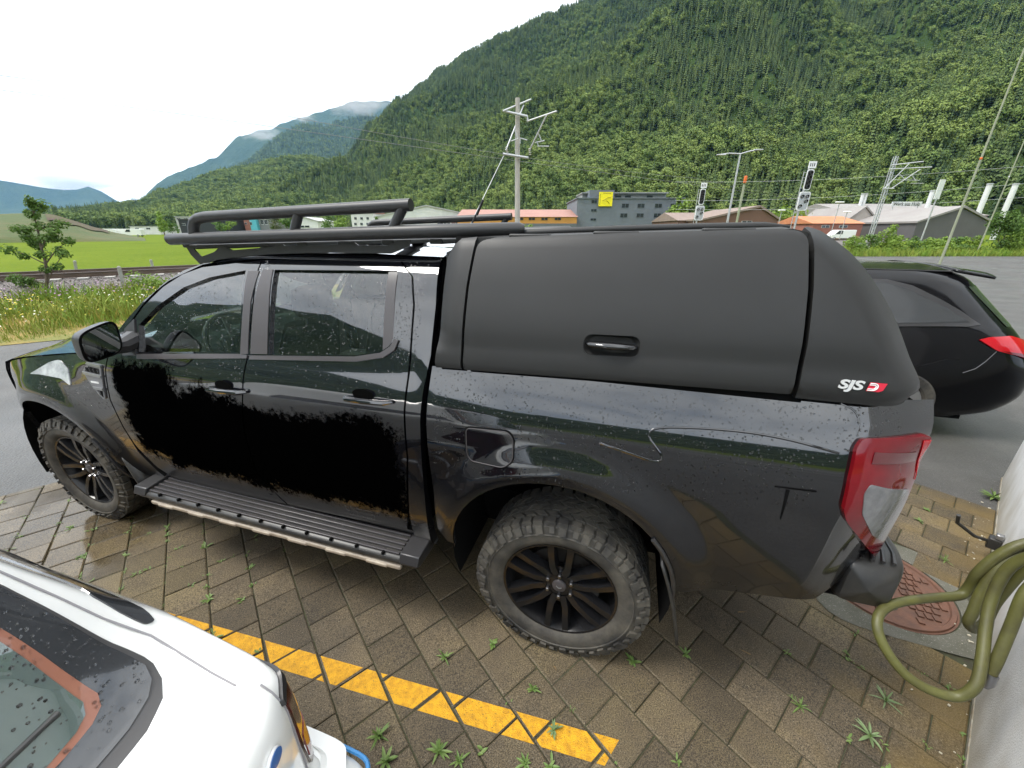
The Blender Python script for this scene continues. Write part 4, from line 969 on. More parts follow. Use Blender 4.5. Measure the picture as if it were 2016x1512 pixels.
for idx, (score, a, b, wa, wb) in enumerate(kept):
    full = abs(wa - PS) < 1e-6 and abs(wb - PS) < 1e-6
    zt = .008 + rr.uniform(-.0022, .0022) + .003 * noise.noise((a * 2, b * 2, 0)); tx_, ty_ = rr.uniform(-.008, .008), rr.uniform(-.008, .008)
    M = Matrix.Translation(AB(a, b, zt)) @ Matrix.Rotation(GRID_ROT, 4, 'Z') @ Matrix.Rotation(tx_, 4, 'X') @ Matrix.Rotation(ty_, 4, 'Y') @ Matrix.Rotation(rr.uniform(-.006, .006), 4, 'Z')
    # paving grid: local x = E1, local y = -E2
    if idx < 300 and score > 0:
        if full: me = rr.choice(variants)
        else:
            v, f = paver_geo(rr, wa, wb); me = bpy.data.meshes.new('paving_stone'); me.from_pydata(v, [], f); me.materials.append(M_PAVER); tone_attr(me, [rr.random()] * len(v))
        o = bpy.data.objects.new('paving_stone', me); o.matrix_world = M; link(o, paving)
        tp = [M @ Vector(me.vertices[i].co) for i in range(4)]
    else:
        v, f = paver_geo(rr, wa, wb); k = len(stuff_v); v = [M @ Vector(p) for p in v]; stuff_v += v; stuff_f += [tuple(i + k for i in q) for q in f]; stuff_t += [rr.random()] * len(v); tp = v[:4]
    poly = [Vector(p) for p in tp]
    if (AB(a, b) - (YL[0] + YL[1]) / 2).length < 5:
        for i in range(4):
            poly = clip(poly, YL[i], YL[(i + 1) % 4], -1)
            if len(poly) < 3: break
        if len(poly) >= 3:
            n_ = len(poly)
            paint.add([p + Vector((0, 0, .0016)) for p in poly] + [p + Vector((0, 0, -.003)) for p in poly], [tuple(range(n_))] + [(i, n_ + i, n_ + (i + 1) % n_, (i + 1) % n_) for i in range(n_)])
me = bpy.data.meshes.new('paving_stones_rest'); me.from_pydata([tuple(p) for p in stuff_v], [], stuff_f); me.materials.append(M_PAVER); tone_attr(me, stuff_t)
link(bpy.data.objects.new('paving_stones_rest', me), paving, kind='stuff')
pl = paint.build('yellow_line', M_YEL, kind='structure', smooth_deg=0); fix_normals(pl); pl['label'] = 'worn yellow painted parking line across the paving'

# ------------------------------------------------------------------ manhole cover in a concrete collar
M_RUST = material('rusty_cast_iron', (.20, .095, .06), .65, var=(14, (.13, .07, .05)), metal=.2, bump=(120, .3, .004))
M_CONC = material('collar_concrete', (.14, .135, .11), .85, var=(6, (.09, .09, .065)), bump=(120, .4, .005), speck=(150, (.24, .23, .2), .62))
mh = empty('manhole_cover', MHC, GRID_ROT - R(60), label='rusty round manhole cover beside the truck rear bumper', cat='manhole cover')
mm = MB(); Mx = Matrix.Rotation(R(90), 4, 'X'); sq = MHR + .075
ring_o = []
for i in range(48):
    a = 2 * math.pi * i / 48; e = 5; cs, sn = math.cos(a), math.sin(a); k = (abs(cs) ** e + abs(sn) ** e) ** (-1 / e); ring_o.append((cs * k * sq, sn * k * sq, .0085))
ring_i = [((MHR + .006) * math.cos(2 * math.pi * i / 48), (MHR + .006) * math.sin(2 * math.pi * i / 48), .0085) for i in range(48)]
mm.add(ring_o + ring_i + [(p[0], p[1], -.03) for p in ring_i], [(i, (i + 1) % 48, 48 + (i + 1) % 48, 48 + i) for i in range(48)] + [(48 + i, 48 + (i + 1) % 48, 96 + (i + 1) % 48, 96 + i) for i in range(48)]); mm.build('collar', M_CONC, mh, smooth_deg=0)
mm = MB(); mm.lathe([(0, .004), (MHR - .035, .004), (MHR - .03, .013), (MHR - .012, .013), (MHR - .008, .004), (MHR, .004), (MHR, -.02)], 56, M=Matrix.Rotation(R(90), 4, 'X')); lid = mm.build('lid', M_RUST, mh)
fix_normals(lid)
n_ = 0
for i in range(-8, 9):
    for j in range(-5, 6):
        x, y = i * .034 + (j % 2) * .017, j * .046
        if abs(x) < .085 and abs(y) < MHR: continue
        if math.hypot(x, y) > MHR - .06: continue
        mm = MB(); mm.box((x, y, .008), (.026, .036, .009)); mm.build('tread_block', M_RUST, lid, bevel=.002); n_ += 1
mm = MB(); mm.box((MHR - .1, 0, .010), (.075, .10, .012)); mm.build('lid_plate', M_RUST, lid, bevel=.003)
mm = MB(); mm.lathe([(0, .012), (.028, .012), (.034, .006)], 20, M=Matrix.Translation((-.02, -.17, 0)) @ Matrix.Rotation(R(90), 4, 'X')); mm.build('lifting_eye', M_CONC, lid)

# ------------------------------------------------------------------ white building behind the camera, its corner shows on the right
M_WALL = material('white_render', (.80, .80, .79), .9, var=(3, (.74, .745, .74)), bump=(140, .6, .008), speck=(260, (.66, .66, .66), .6))
CA = 4.77
def wall_stain(m):
    t = m.node_tree; b = t.nodes['Principled BSDF']; l = t.links.new; src = b.inputs['Base Color'].links[0].from_socket
    c = [n for n in t.nodes if n.type == 'TEX_COORD'][0]; s_ = N(t, 'ShaderNodeSeparateXYZ'); l(c.outputs['Object'], s_.inputs[0])
    n = N(t, 'ShaderNodeTexNoise'); n.inputs['Scale'].default_value = 5; n.inputs['Detail'].default_value = 6; l(c.outputs['Object'], n.inputs['Vector'])
    a = N(t, 'ShaderNodeMath', operation='MULTIPLY_ADD'); l(n.outputs['Fac'], a.inputs[0]); a.inputs[1].default_value = -.5; l(s_.outputs[2], a.inputs[2])
    mr = N(t, 'ShaderNodeMapRange'); l(a.outputs[0], mr.inputs[0]); mr.inputs[1].default_value = .16; mr.inputs[2].default_value = -.22; mr.inputs[4].default_value = .75
    x = N(t, 'ShaderNodeMix', data_type='RGBA'); l(mr.outputs[0], x.inputs[0]); l(src, x.inputs[6]); x.inputs[7].default_value = (.34, .30, .22, 1); l(x.outputs[2], b.inputs['Base Color'])
wall_stain(M_WALL)
bl = empty('white_building', AB(CA, .43), GRID_ROT, label='white rendered building corner at the right edge of the paving', cat='building')
def bl_l(a, b, z): return (a - CA, -(b - .43), z)
mm = MB(); mm.prism([(-3.45, 0), (0, 0), (0, -7), (-3.45, -7)], 2, -.05, 3.1); wl = mm.build('wall', M_WALL, bl, smooth_deg=0, bevel=.02)
mm = MB(); mm.prism([(-3.57, .12), (.12, .12), (.12, -7.12), (-3.57, -7.12)], 2, 3.1, 3.3); mm.build('roof_slab', material('roof_metal', (.25, .25, .26), .5), bl, smooth_deg=0)
mm = MB(); mm.prism([(-3.4535, .0035), (.0035, .0035), (.0035, -.3), (-3.4535, -.3)], 2, -.04, .02); mm.build('plinth', material('plinth_dirt', (.20, .16, .09), .9, var=(12, (.4, .38, .33))), bl, smooth_deg=0)
for k in range(0):     # windows far along the wall, behind the camera
    x = -5.4 - k * 3.2
    mm = MB(); mm.box((x, .01, 2.2), (1.3, .08, 1.4)); wn = mm.build('window', M_TRIM, bl)
    mm = MB(); mm.box((x, .055, 2.2), (1.16, .01, 1.26)); mm.build('pane', M_GLASS_D, wn)

# ------------------------------------------------------------------ garden hose on its wall bracket
M_HOSE = material('olive_hose', (.105, .105, .028), .5, var=(9, (.07, .066, .022), .4, .62), bump=(200, .1, .002))
def HB(px, py, b=.33):     # pixel -> point on a plane parallel to the wall
    r = ray(px, py); t = b / (r.x * E2.x + r.y * E2.y); return Vector((t * r.x, t * r.y, CAMH + t * r.z))
def catmull(pts, n=6):
    out = []; P = [Vector(p) for p in pts]
    for i in range(len(P) - 1):
        p0, p1, p2, p3 = P[max(0, i - 1)], P[i], P[i + 1], P[min(len(P) - 1, i + 2)]
        for k in range(n):
            t = k / n; out.append(.5 * ((2 * p1) + (p2 - p0) * t + (2 * p0 - 5 * p1 + 4 * p2 - p3) * t * t + (3 * p1 - p0 - 3 * p2 + p3) * t ** 3))
    out.append(P[-1]); return out
def hz(px, py, z): return G(px, py, z)
def ZP(px, py, Z):         # pixel at a depth along the lens axis
    r = Vector(((px - 1008) / FPX, CP - (py - 756) / FPX * SP, -SP - (py - 756) / FPX * CP)); return Vector((0, 0, CAMH)) + r * Z
hp = [ZP(2075, 1062, 1.22), ZP(2010, 1072, 1.24), ZP(1962, 1096, 1.27), ZP(1925, 1128, 1.30), ZP(1908, 1155, 1.33), ZP(1890, 1172, 1.34), ZP(1850, 1176, 1.34), ZP(1800, 1181, 1.33), ZP(1757, 1190, 1.32), ZP(1732, 1208, 1.30), ZP(1728, 1240, 1.28), ZP(1748, 1285, 1.26), ZP(1785, 1330, 1.24), ZP(1835, 1360, 1.22), ZP(1885, 1371, 1.20), ZP(1920, 1350, 1.18), ZP(1933, 1300, 1.19), ZP(1940, 1240, 1.21), ZP(1952, 1180, 1.22), ZP(1980, 1125, 1.20), ZP(2020, 1098, 1.16), ZP(2085, 1085, 1.10),
      ZP(2110, 1062, 1.18), ZP(2070, 1072, 1.24), ZP(2010, 1088, 1.25), ZP(1965, 1118, 1.27), ZP(1932, 1165, 1.29), ZP(1915, 1205, 1.30), ZP(1906, 1226, 1.31), ZP(1918, 1238, 1.33), ZP(1940, 1225, 1.35), ZP(1965, 1180, 1.33), ZP(2030, 1110, 1.25), ZP(2090, 1100, 1.17), ZP(2070, 1125, 1.14), ZP(2020, 1165, 1.15), ZP(1990, 1235, 1.17), ZP(1965, 1295, 1.18), ZP(1950, 1325, 1.19)]
hose = empty('garden_hose', (hp[30].x, hp[30].y, .0), 0, label='olive green garden hose coiled on a bracket at the white wall', cat='hose')
mm = MB(); mm.tube([p - hose.location for p in catmull(hp, 6)], .0148, 12); mm.build('hose_coil', M_HOSE, hose, smooth_deg=70)
mm = MB(); e_ = hp[-1]; d_ = (hp[-1] - hp[-2]).normalized(); mm.tube([e_ - hose.location, e_ + d_ * .035 - hose.location, e_ + d_ * .05 - hose.location], [.018, .018, .011], 12); mm.build('hose_coupling', M_STEEL, hose)
br = empty('hose_bracket', AB(3.3, .43, .9), GRID_ROT, label='small black hose bracket fixed on the white wall', cat='bracket')
def WL(px, py, b): return HB(px, py, b)
pa = WL(1956, 1068, .40) - br.location; Mi = Matrix.Rotation(-GRID_ROT, 3, 'Z'); pa = Mi @ pa
mm = MB(); mm.box(pa + Vector((0, -.0, .0)), (.06, .05, .07)); mm.build('mount_plate', M_PLASTIC, br, bevel=.006)
mm = MB(); mm.tube([pa, pa + Vector((-.05, .08, .02)), pa + Vector((-.12, .17, .10)), pa + Vector((-.14, .18, .16))], .010, 8); mm.build('bracket_arm', M_PLASTIC, br)
mm = MB(); mm.box(pa + Vector((0, -.01, .05)), (.035, .03, .03)); mm.build('bracket_clip', M_SILVER, br, bevel=.004)

# ------------------------------------------------------------------ weeds in the joints
M_WEED = material('weed_green', (.085, .155, .03), .6, var=(20, (.14, .20, .05))); M_WEED2 = material('weed_pale', (.13, .20, .075), .6, var=(20, (.16, .22, .10)))
M_DRY = material('dry_stalk', (.3, .26, .13), .8)
def leaf_blade(mm, base, d, ln, wd, up, droop, curl=0):
    """thin pointed leaf in 4 segments"""
    d = d.normalized(); s_ = d.cross(Vector((0, 0, 1))).normalized(); P = []
    for i in range(5):
        t = i / 4; c = base + d * (ln * t) + Vector((0, 0, up * t - droop * t * t)); w_ = wd * (.35 + 1.9 * t - 2.2 * t * t) if i < 4 else 0
        P += [c - s_ * w_ + Vector((0, 0, .12 * w_)), c + Vector((0, 0, -.15 * w_)), c + s_ * w_ + Vector((0, 0, .12 * w_))]
    mm.add(P, [(i * 3 + j, (i + 1) * 3 + j, (i + 1) * 3 + j + 1, i * 3 + j + 1) for i in range(4) for j in range(2)])
def rosette(name, loc, n, ln, wd, up, m, label, seed, group):
    r_ = random.Random(seed); mm = MB()
    for k in range(n):
        a = 2 * math.pi * k / n + r_.uniform(-.4, .4); l_ = ln * r_.uniform(.35, 1.15)
        leaf_blade(mm, Vector((0, 0, .004)), Vector((math.cos(a), math.sin(a), 0)), l_, wd * r_.uniform(.7, 1.2), up * r_.uniform(.5, 1.3), up * r_.uniform(.3, .9))
    for k in range(max(2, n // 3)):
        a = r_.uniform(0, 6.28); leaf_blade(mm, Vector((0, 0, .01)), Vector((math.cos(a), math.sin(a), 0)), ln * .4, wd * .8, up * 1.6, up * .2)
    e = empty(name, loc, r_.uniform(0, 6), label=label, cat='weed', group=group)
    mm.build('leaves', m, e, smooth_deg=0)
    mm = MB(); mm.tube([(0, 0, -.01), (0, 0, .012)], .004, 6); mm.build('root_crown', M_WEED, e)
    return e
big = [((1743, 1380), 9, .060, .0055, 'pale narrow leaved weed right of the yellow line, upper of two near the hose'), ((1712, 1450), 9, .065, .007, 'pale narrow leaved weed near the bottom right, with a yellow green heart'),
       ((745, 1450), 14, .055, .006, 'leafy weed rosette below the yellow line near the white bumper'), ((865, 1480), 11, .055, .0065, 'leafy weed rosette second from the white bumper'), ((1090, 1438), 9, .05, .006, 'spreading weed lying across the yellow line'),
       ((760, 1500), 9, .045, .009, 'broad leaved weed at the bottom edge nearest the white bumper'), ((1035, 1505), 7, .05, .006, 'weed at the bottom edge under the end of the yellow line'), ((905, 1500), 7, .045, .006, 'third weed from the white bumper at the bottom edge'),
       ((875, 1295), 9, .05, .005, 'tufty weed midway between rear wheel and yellow line'), ((970, 1270), 7, .045, .009, 'round leaved weed just left of the rear tyre'), ((1245, 1305), 8, .045, .008, 'clover like weed just below the rear tyre'), ((1955, 980), 12, .085, .012, 'bright green plant at the foot of the white wall corner'),
       ((1050, 1358), 7, .04, .007, 'small round weed above the yellow line, right of the rear tyre foot'), ((1575, 1392), 7, .05, .004, 'thin wispy weed between the yellow line end and the hose'), ((1350, 1290), 6, .04, .007, 'small weed beside the mud flap shadow'), ((1860, 1105), 6, .05, .004, 'thin upright weed between the manhole and the wall')]
for k, (px, n, ln, wd, lb) in enumerate(big):
    p = G(*px, .008); rosette('weed', p, n, ln, wd, ln * .5, M_WEED2 if k in (0, 1, 4) else M_WEED, lb, 40 + k, 'weeds in the paving')
# smaller tufts along the joints: one mass
mm = MB(); rr = random.Random(21)
for (score, a, b, wa, wb) in kept:
    if score <= 0: continue
    for k in range(3):
        along = rr.random() < .7
        pa_ = AB(a - wa / 2 if along else a + rr.uniform(-.1, .1), b + rr.uniform(-.1, .1) if along else b + wb / 2, .006)
        d_ = noise.noise((pa_.x * .9, pa_.y * .9, 3)); leftness = smooth((-.2 - pa_.x) / 2.5) * .35
        if d_ + leftness + rr.uniform(-.34, .34) < .26: continue
        sz = rr.uniform(.006, .024) if rr.random() < .85 else rr.uniform(.025, .042)
        for q in range(rr.randint(3, 7)):
            an = rr.uniform(0, 6.28); leaf_blade(mm, pa_ + Vector((rr.uniform(-.012, .012), rr.uniform(-.012, .012), 0)), Vector((math.cos(an), math.sin(an), 0)), sz * rr.uniform(.6, 1.3), sz * .22, sz * .7, sz * .4)
mm.build('joint_moss_and_seedlings', M_WEED, kind='stuff', smooth_deg=0, label='tiny seedlings growing along the paving joints', cat='seedlings')
# fallen bits of pale plaster and a few dry stalks by the wall
mm = MB(); rr = random.Random(9)
for k in range(60):
    a, b = rr.uniform(1.6, 4.2), .42 - abs(rr.gauss(0, .06)); p = AB(a, b, .012); s_ = rr.uniform(.003, .012)
    mm.box(p, (s_, s_ * rr.uniform(.5, 1), s_ * .4), rz=rr.uniform(0, 3))
mm.build('plaster_crumbs', material('plaster_crumb', (.5, .46, .36), .9), kind='stuff', smooth_deg=0, label='pale plaster crumbs lying along the wall foot', cat='debris')
M_DEAD = material('dead_leaf', (.22, .14, .05), .8, var=(40, (.12, .08, .04)))
for k, (q, lb) in enumerate((((1452, 1206), 'dry curled leaf on the paving under the bed side'), ((1832, 1108), 'long pale leaf blade lying above the manhole'), ((1478, 1290), 'dry stalk lying right of the rear mud flap'), ((1885, 1150), 'small dry leaf between manhole and hose'), ((1090, 1312), 'dark crumb of bark below the rear tyre'))):
    mm = MB(); a_ = k * 1.3; leaf_blade(mm, Vector((0, 0, .004)), Vector((math.cos(a_), math.sin(a_), 0)), .05 if k < 3 else .025, .005, .004, .002); o = mm.build('dry_leaf', M_DEAD, None, smooth_deg=0, label=lb, cat='leaf', group='dry leaves on the paving'); o.location = G(*q, .009)
# ------------------------------------------------------------------ white hatchback, rear end next to the camera
VCW = 2.605
wc = empty('white_hatchback', to_world(0.9, VCW, 0), -YAW, label='white hatchback with wet rear window in the lower left corner', cat='car')
def wl(u, v, z): return Vector((u - .9, VCW - v, z))
_ww = Spline([.22, .35, .55, .85, .985, 1.03, 1.06, 1.09, 1.22, 1.36, 1.42], [.78, .83, .862, .872, .862, .848, .828, .808, .745, .675, .61])
_wr = Spline([.22, .34, .50, .585, .60, .70, .85, .93, .965, 1.00, 1.05, 1.20, 1.36, 1.42], [2.76, 2.90, 2.94, 2.93, 2.86, 2.85, 2.84, 2.81, 2.70, 2.585, 2.535, 2.45, 2.36, 2.28])
_wf = Spline([.22, .5, .70, .88, .95, 1.05, 1.25, 1.40, 1.42], [-1.15, -1.18, -1.12, -.60, -.05, .10, .42, .72, .95])
def wplan(s, z, lift=0.0):
    """walk round the car at height z: s 0..1 = right (far) side front to rear corner, 1..2 = across the rear, 2..3 = near side"""
    w_, ur, uf = _ww(z) + lift, _wr(z) + lift, _wf(z)
    e = lerp(5.6, 5.0, smooth((z - .9) / .15))
    if s <= 1: u = lerp(uf, ur - .30, s); v = w_
    elif s >= 2: u = lerp(ur - .30, uf, s - 2); v = -w_
    else:
        a = R(lerp(90, -90, s - 1)); cs, sn = math.cos(a), math.sin(a)
        u = ur - .30 + .30 * abs(cs) ** (2 / e) * 1.0; v = w_ * math.copysign(abs(sn) ** (2 / e), sn)
        u -= .05 * (v / w_) ** 2 * smooth((1 - abs(s - 1.5) * 2) * 3)
    return wl(u, VCW - v, z)
def OUTW(p): return p - Vector((.6, 0, .7))
mm = MB(); zs = [.22 + (1.42 - .22) * i / 48 for i in range(49)]
ss = [i / 10 for i in range(10)] + [1 + i / 60 for i in range(60)] + [2 + i / 10 for i in range(11)]
vsx = [wplan(s, z) for z in zs for s in ss]; n_ = len(ss)
mm.add(vsx, [(i * n_ + j, i * n_ + j + 1, (i + 1) * n_ + j + 1, (i + 1) * n_ + j) for i in range(48) for j in range(n_ - 1)] + [(i * n_ + n_ - 1, i * n_, (i + 1) * n_, (i + 1) * n_ + n_ - 1) for i in range(48)])
mm.add([wl(lerp(.95, 2.28, i / 8), VCW - lerp(-.60, .60, j / 8), 1.42 + .035 * (1 - (j / 4 - 1) ** 2)) for i in range(9) for j in range(9)], [(i * 9 + j, (i + 1) * 9 + j, (i + 1) * 9 + j + 1, i * 9 + j + 1) for i in range(8) for j in range(8)])
wb_ = mm.build('body', M_WHITE, wc, smooth_deg=40); fix_normals(wb_)
# find the plan coordinate of a pixel on this car's skin
def W(px, py):
    r = ray(px, py); best = None
    for i in range(110):
        z = .5 + i * .0085
        for j in range(140):
            s = .55 + j * .0125
            if s > 2.2: break
            p = wplan(s, z); q = wc.matrix_basis @ p if False else None
            wp = Vector((p.x * CO + p.y * SI, -p.x * SI + p.y * CO, p.z)) + Vector(wc.location)
            if wp.y < .02: continue
            pq = proj(wp.x, wp.y, wp.z)
            if pq is None: continue
            d = (pq[0] - px) ** 2 + (pq[1] - py) ** 2
            dist = wp.length * 18
            if best is None or d + dist * 2 < best[0]: best = (d + dist * 2, s, z, d)
    return best[1], best[2]
M_WGLASS = glass('hatch_glass', (.50, .62, .58), opac=.45, dark=(.20, .27, .25))
M_FRIT = material('black_frit', (.035, .037, .04), .1, coat=1.0)
M_SEAL = material('rubber_seal', (.05, .048, .048), .5)
M_ORANGE = material('orange_seal_line', (.27, .105, .062), .5, coat=.6)
def wf(s, z): return wplan(s, z)
wb0, wb1 = 1.02, 1.98
# hatch glass outline in (s, z): from the far lower corner up along the pillar
def hatch(k):
    half = [(1.33, .994), (1.29, .998), (1.265, 1.007), (1.247, 1.025), (1.23, 1.07), (1.208, 1.139), (1.19, 1.201), (1.174, 1.257), (1.165, 1.32), (1.18, 1.355)]
    pts_ = half + [(3 - p[0], p[1]) for p in reversed(half)]
    return [(1.5 + (p[0] - 1.5) * (k if k > .99 else 1 - (1 - k) * 1.35), 1.22 + (p[1] - 1.22) * (k + .02 if k < .99 else k)) for p in pts_]
panel('hatch_seal', hatch(1.04), wf, M_SEAL, wc, off=.002, depth=.004, out=OUTW, step=.02)
panel('hatch_frit', hatch(1.0), wf, M_FRIT, wc, off=.006, depth=.006, out=OUTW, step=.02)
panel('hatch_line', hatch(.838), wf, M_ORANGE, wc, off=.0072, depth=.001, out=OUTW, step=.02)
panel('hatch_glass', hatch(.80), wf, M_WGLASS, wc, off=.0084, depth=.001, out=OUTW, step=.02)
# side quarter window on the far flank
panel('quarter_window', fillet([(.4, 1.0), (.756, 1.034), (.92, 1.065), (1.03, 1.075), (1.125, 1.042), (1.147, 1.052), (1.11, 1.10), (1.07, 1.145), (1.0, 1.16), (.89, 1.139), (.4, 1.11)], .01), wf, M_FRIT, wc, off=.003, depth=.004, out=OUTW, step=.03)
# tailgate shut line
mm = MB(); mm.tube([wplan(s, z, .0012) for s, z in [(1.09, 1.36), (1.116, 1.275), (1.136, 1.19), (1.156, 1.114), (1.178, 1.04), (1.193, 1.0), (1.204, .972), (1.206, .955)]], .0022, 6); mm.build('shut_line', material('grey_shut_line', (.25, .24, .25), .6), wc)
mm = MB(); mm.tube([wplan(1.172, z, .001) for z in (.94, .92, .90, .86)] + [wplan(1.185, z, .001) for z in (.80, .70, .61)], .0022, 6); mm.build('tailgate_gap', MATS['grey_shut_line'], wc)
# tail lights wrapped round the corners
M_LAMP_D = material('smoked_lamp', (.10, .012, .012), .08, coat=1.0, var=(14, (.05, .03, .012)))
for sg in (0, 1):
    f_ = (lambda s: s) if sg == 0 else (lambda s: 3 - s)
    out_ = [(.93, .70), (.96, .80), (1.00, .875), (1.06, .90), (1.16, .885), (1.17, .72), (1.15, .63), (.98, .62)]
    panel('tail_light', fillet([(f_(p[0]), p[1]) for p in out_], .02), wf, M_LAMP_D, wc, off=.006, depth=.01, out=OUTW, step=.02)
    panel('lamp_rim', fillet([(f_(p[0]), p[1]) for p in [(.96, .862), (1.00, .905), (1.07, .912), (1.175, .895), (1.178, .88), (1.07, .893), (1.01, .885), (.97, .85)]], .004), wf, M_TRIM, wc, off=.009, depth=.01, out=OUTW, step=.015)
    panel('lamp_lens', fillet([(f_(p[0]), p[1]) for p in [(1.04, .66), (1.15, .66), (1.15, .74), (1.04, .76)]], .01), wf, M_RED, wc, off=.008, depth=.003, out=OUTW, step=.02)
# oval badge
M_BLUE = material('badge_blue', (.03, .12, .35), .2, coat=1.0)
bs_, bz = 1.275, .862
oval = lambda k: [(bs_ + k * .022 * math.cos(a), bz + k * .015 * math.sin(a)) for a in [2 * math.pi * i / 28 for i in range(28)]]
panel('badge_ring', oval(1.0), wf, M_CHR, wc, off=.008, depth=.008, out=OUTW, step=.01)
panel('badge', oval(.86), wf, M_BLUE, wc, off=.0095, depth=.002, out=OUTW, step=.01)
# bumper with blue stripe
mm = MB(); mm.grid(lambda a, b: wplan(lerp(.86, 2.14, b), lerp(.40, .60, a), .035 * math.sin(math.pi * (a * .8 + .2)) ** .5 + .012), 6, 70); wbp = mm.build('rear_bumper', M_WHITE, wc, smooth_deg=60)
mm = MB(); mm.grid(lambda a, b: wplan(lerp(.86, 2.14, b), .595, lerp(.0, .045, a)), 2, 70); mm.build('bumper_top', M_WHITE, wbp, smooth_deg=60)
mm = MB(); mm.tube([wplan(lerp(.86, 2.14, i / 60), .560, .049) for i in range(61)], .006, 6); mm.build('blue_stripe', material('blue_stripe', (.05, .25, .55), .4), wbp)
# wiper
p0, p1 = wplan(1.52, 1.03, .02), wplan(1.335, 1.085, .016)
mm = MB(); mm.tube([p0, p0.lerp(p1, .5) + Vector((.012, 0, .006)), p1], [.010, .008, .005], 8); wi = mm.build('wiper', M_PLASTIC, wc)
mm = MB(); q0, q1 = p0.lerp(p1, .3), p1; mm.tube([q0 + Vector((-.004, 0, -.004)), q1 + Vector((-.004, 0, -.004))], .006, 6); mm.build('wiper_blade', M_RUBBER, wi)
# wheels
def simple_wheel(parent, loc, r=.31, wd=.20, m=M_SILVER, rot=0):
    mm = MB(); mm.lathe([(r * .66, -wd * .42), (r * .64, -wd * .46), (r * .2, -wd * .40), (0, -wd * .42)], 32)
    for k in range(5):
        a = 2 * math.pi * k / 5; mm.tube([(r * .1 * math.cos(a), -wd * .44, r * .1 * math.sin(a)), (r * .63 * math.cos(a), -wd * .47, r * .63 * math.sin(a))], .025, 8)
    wh = mm.build('wheel', m, parent, smooth_deg=50); fix_normals(wh)
    mm = MB(); mm.lathe([(r * .64, -wd * .40), (r * .72, -wd * .5), (r * .9, -wd * .5), (r * .985, -wd * .38), (r, 0), (r * .985, wd * .38), (r * .9, wd * .5), (r * .64, wd * .42)], 40); t_ = mm.build('tyre', M_RUBBER, wh); fix_normals(t_)
    wh.location = loc; wh.rotation_euler = (0, 0, rot); return wh
for u in (-.35, 2.15):
    for v, ro in ((VCW - .80, math.pi), (VCW + .80, 0)): simple_wheel(wc, wl(u, v, .31), rot=ro)
mm = MB(); mm.box(wl(.9, VCW, .28), (3.4, 1.4, .2)); mm.build('underbody', M_GAP, wc)
for sg in (-1, 1):
    mm = MB(); mm.box(wl(.62, VCW + sg * .86, 1.0), (.10, .20, .13)); mm.build('door_mirror', M_WHITE, wc, bevel=.03)
def wn_(off):
    def f(s, z):
        e = .003; p = wplan(s, z); n = (wplan(s + e, z) - p).cross(wplan(s, z + e) - p).normalized()
        if n.dot(OUTW(p)) < 0: n = -n
        return p + n * off, n
    return f
drops([(hatch(.99), 1)], 1300, .0015, .0042, wn_(.0088), 'raindrops', wc, M_DROP, 5)

# ------------------------------------------------------------------ black estate car beyond the truck
MV0 = -2.18; MVC = MV0 - .905
mc = empty('black_estate_car', to_world(4.6, MVC, 0), -YAW, label='black estate car with red tail light behind the truck', cat='car')
M_MB = material('estate_black', (.005, .005, .006), .12, coat=.12, spec=.22)
mu = 4.6
def ml(u, v, z): return Vector((u - mu, MVC - v, z))
_mw = Spline([.20, .34, .55, .78, .92, 1.0, 1.08, 1.13, 1.25, 1.40, 1.50, 1.555], [.80, .865, .893, .905, .90, .885, .855, .825, .772, .70, .635, .56])
_mr = Spline([.20, .30, .50, .70, .84, .95, 1.05, 1.13, 1.25, 1.38, 1.46, 1.50, 1.555], [6.78, 6.98, 7.10, 7.09, 7.02, 6.94, 6.86, 6.79, 6.68, 6.56, 6.49, 6.43, 6.30])
_mf = Spline([.20, .5, .72, .90, 1.0, 1.1, 1.3, 1.45, 1.555], [2.36, 2.30, 2.36, 2.75, 3.35, 3.62, 4.02, 4.35, 4.75])
def mplan(s, z, lift=0.0):
    w_, ur, uf = _mw(z) + lift, _mr(z) + lift, _mf(z)
    if s <= 1: u = lerp(uf, ur - .55, s); v = w_
    elif s >= 2: u = lerp(ur - .55, uf, s - 2); v = -w_
    else:
        a = R(lerp(90, -90, s - 1)); cs, sn = math.cos(a), math.sin(a); e = 3.0
        u = ur - .55 + .55 * abs(cs) ** (2 / e); v = w_ * math.copysign(abs(sn) ** (2 / e), sn)
    return ml(u, MVC + v, z)
def OUTM(p): return p - Vector((.3, 0, .7))
mm = MB(); zs = [.20 + (1.555 - .20) * i / 44 for i in range(45)]; ss = [i / 24 for i in range(24)] + [1 + (i / 48) ** 1.0 for i in range(48)] + [2 + i / 12 for i in range(13)]; n_ = len(ss)
mm.add([mplan(s, z) for z in zs for s in ss], [(i * n_ + j, i * n_ + j + 1, (i + 1) * n_ + j + 1, (i + 1) * n_ + j) for i in range(44) for j in range(n_ - 1)] + [(i * n_ + n_ - 1, i * n_, (i + 1) * n_, (i + 1) * n_ + n_ - 1) for i in range(44)])
mm.add([ml(lerp(4.75, 6.30, i / 8), MVC + lerp(-.56, .56, j / 8), 1.555 + .03 * (1 - (j / 4 - 1) ** 2)) for i in range(9) for j in range(9)], [(i * 9 + j, (i + 1) * 9 + j, (i + 1) * 9 + j + 1, i * 9 + j + 1) for i in range(8) for j in range(8)])
fix_normals(mm.build('body', M_MB, mc, smooth_deg=40))
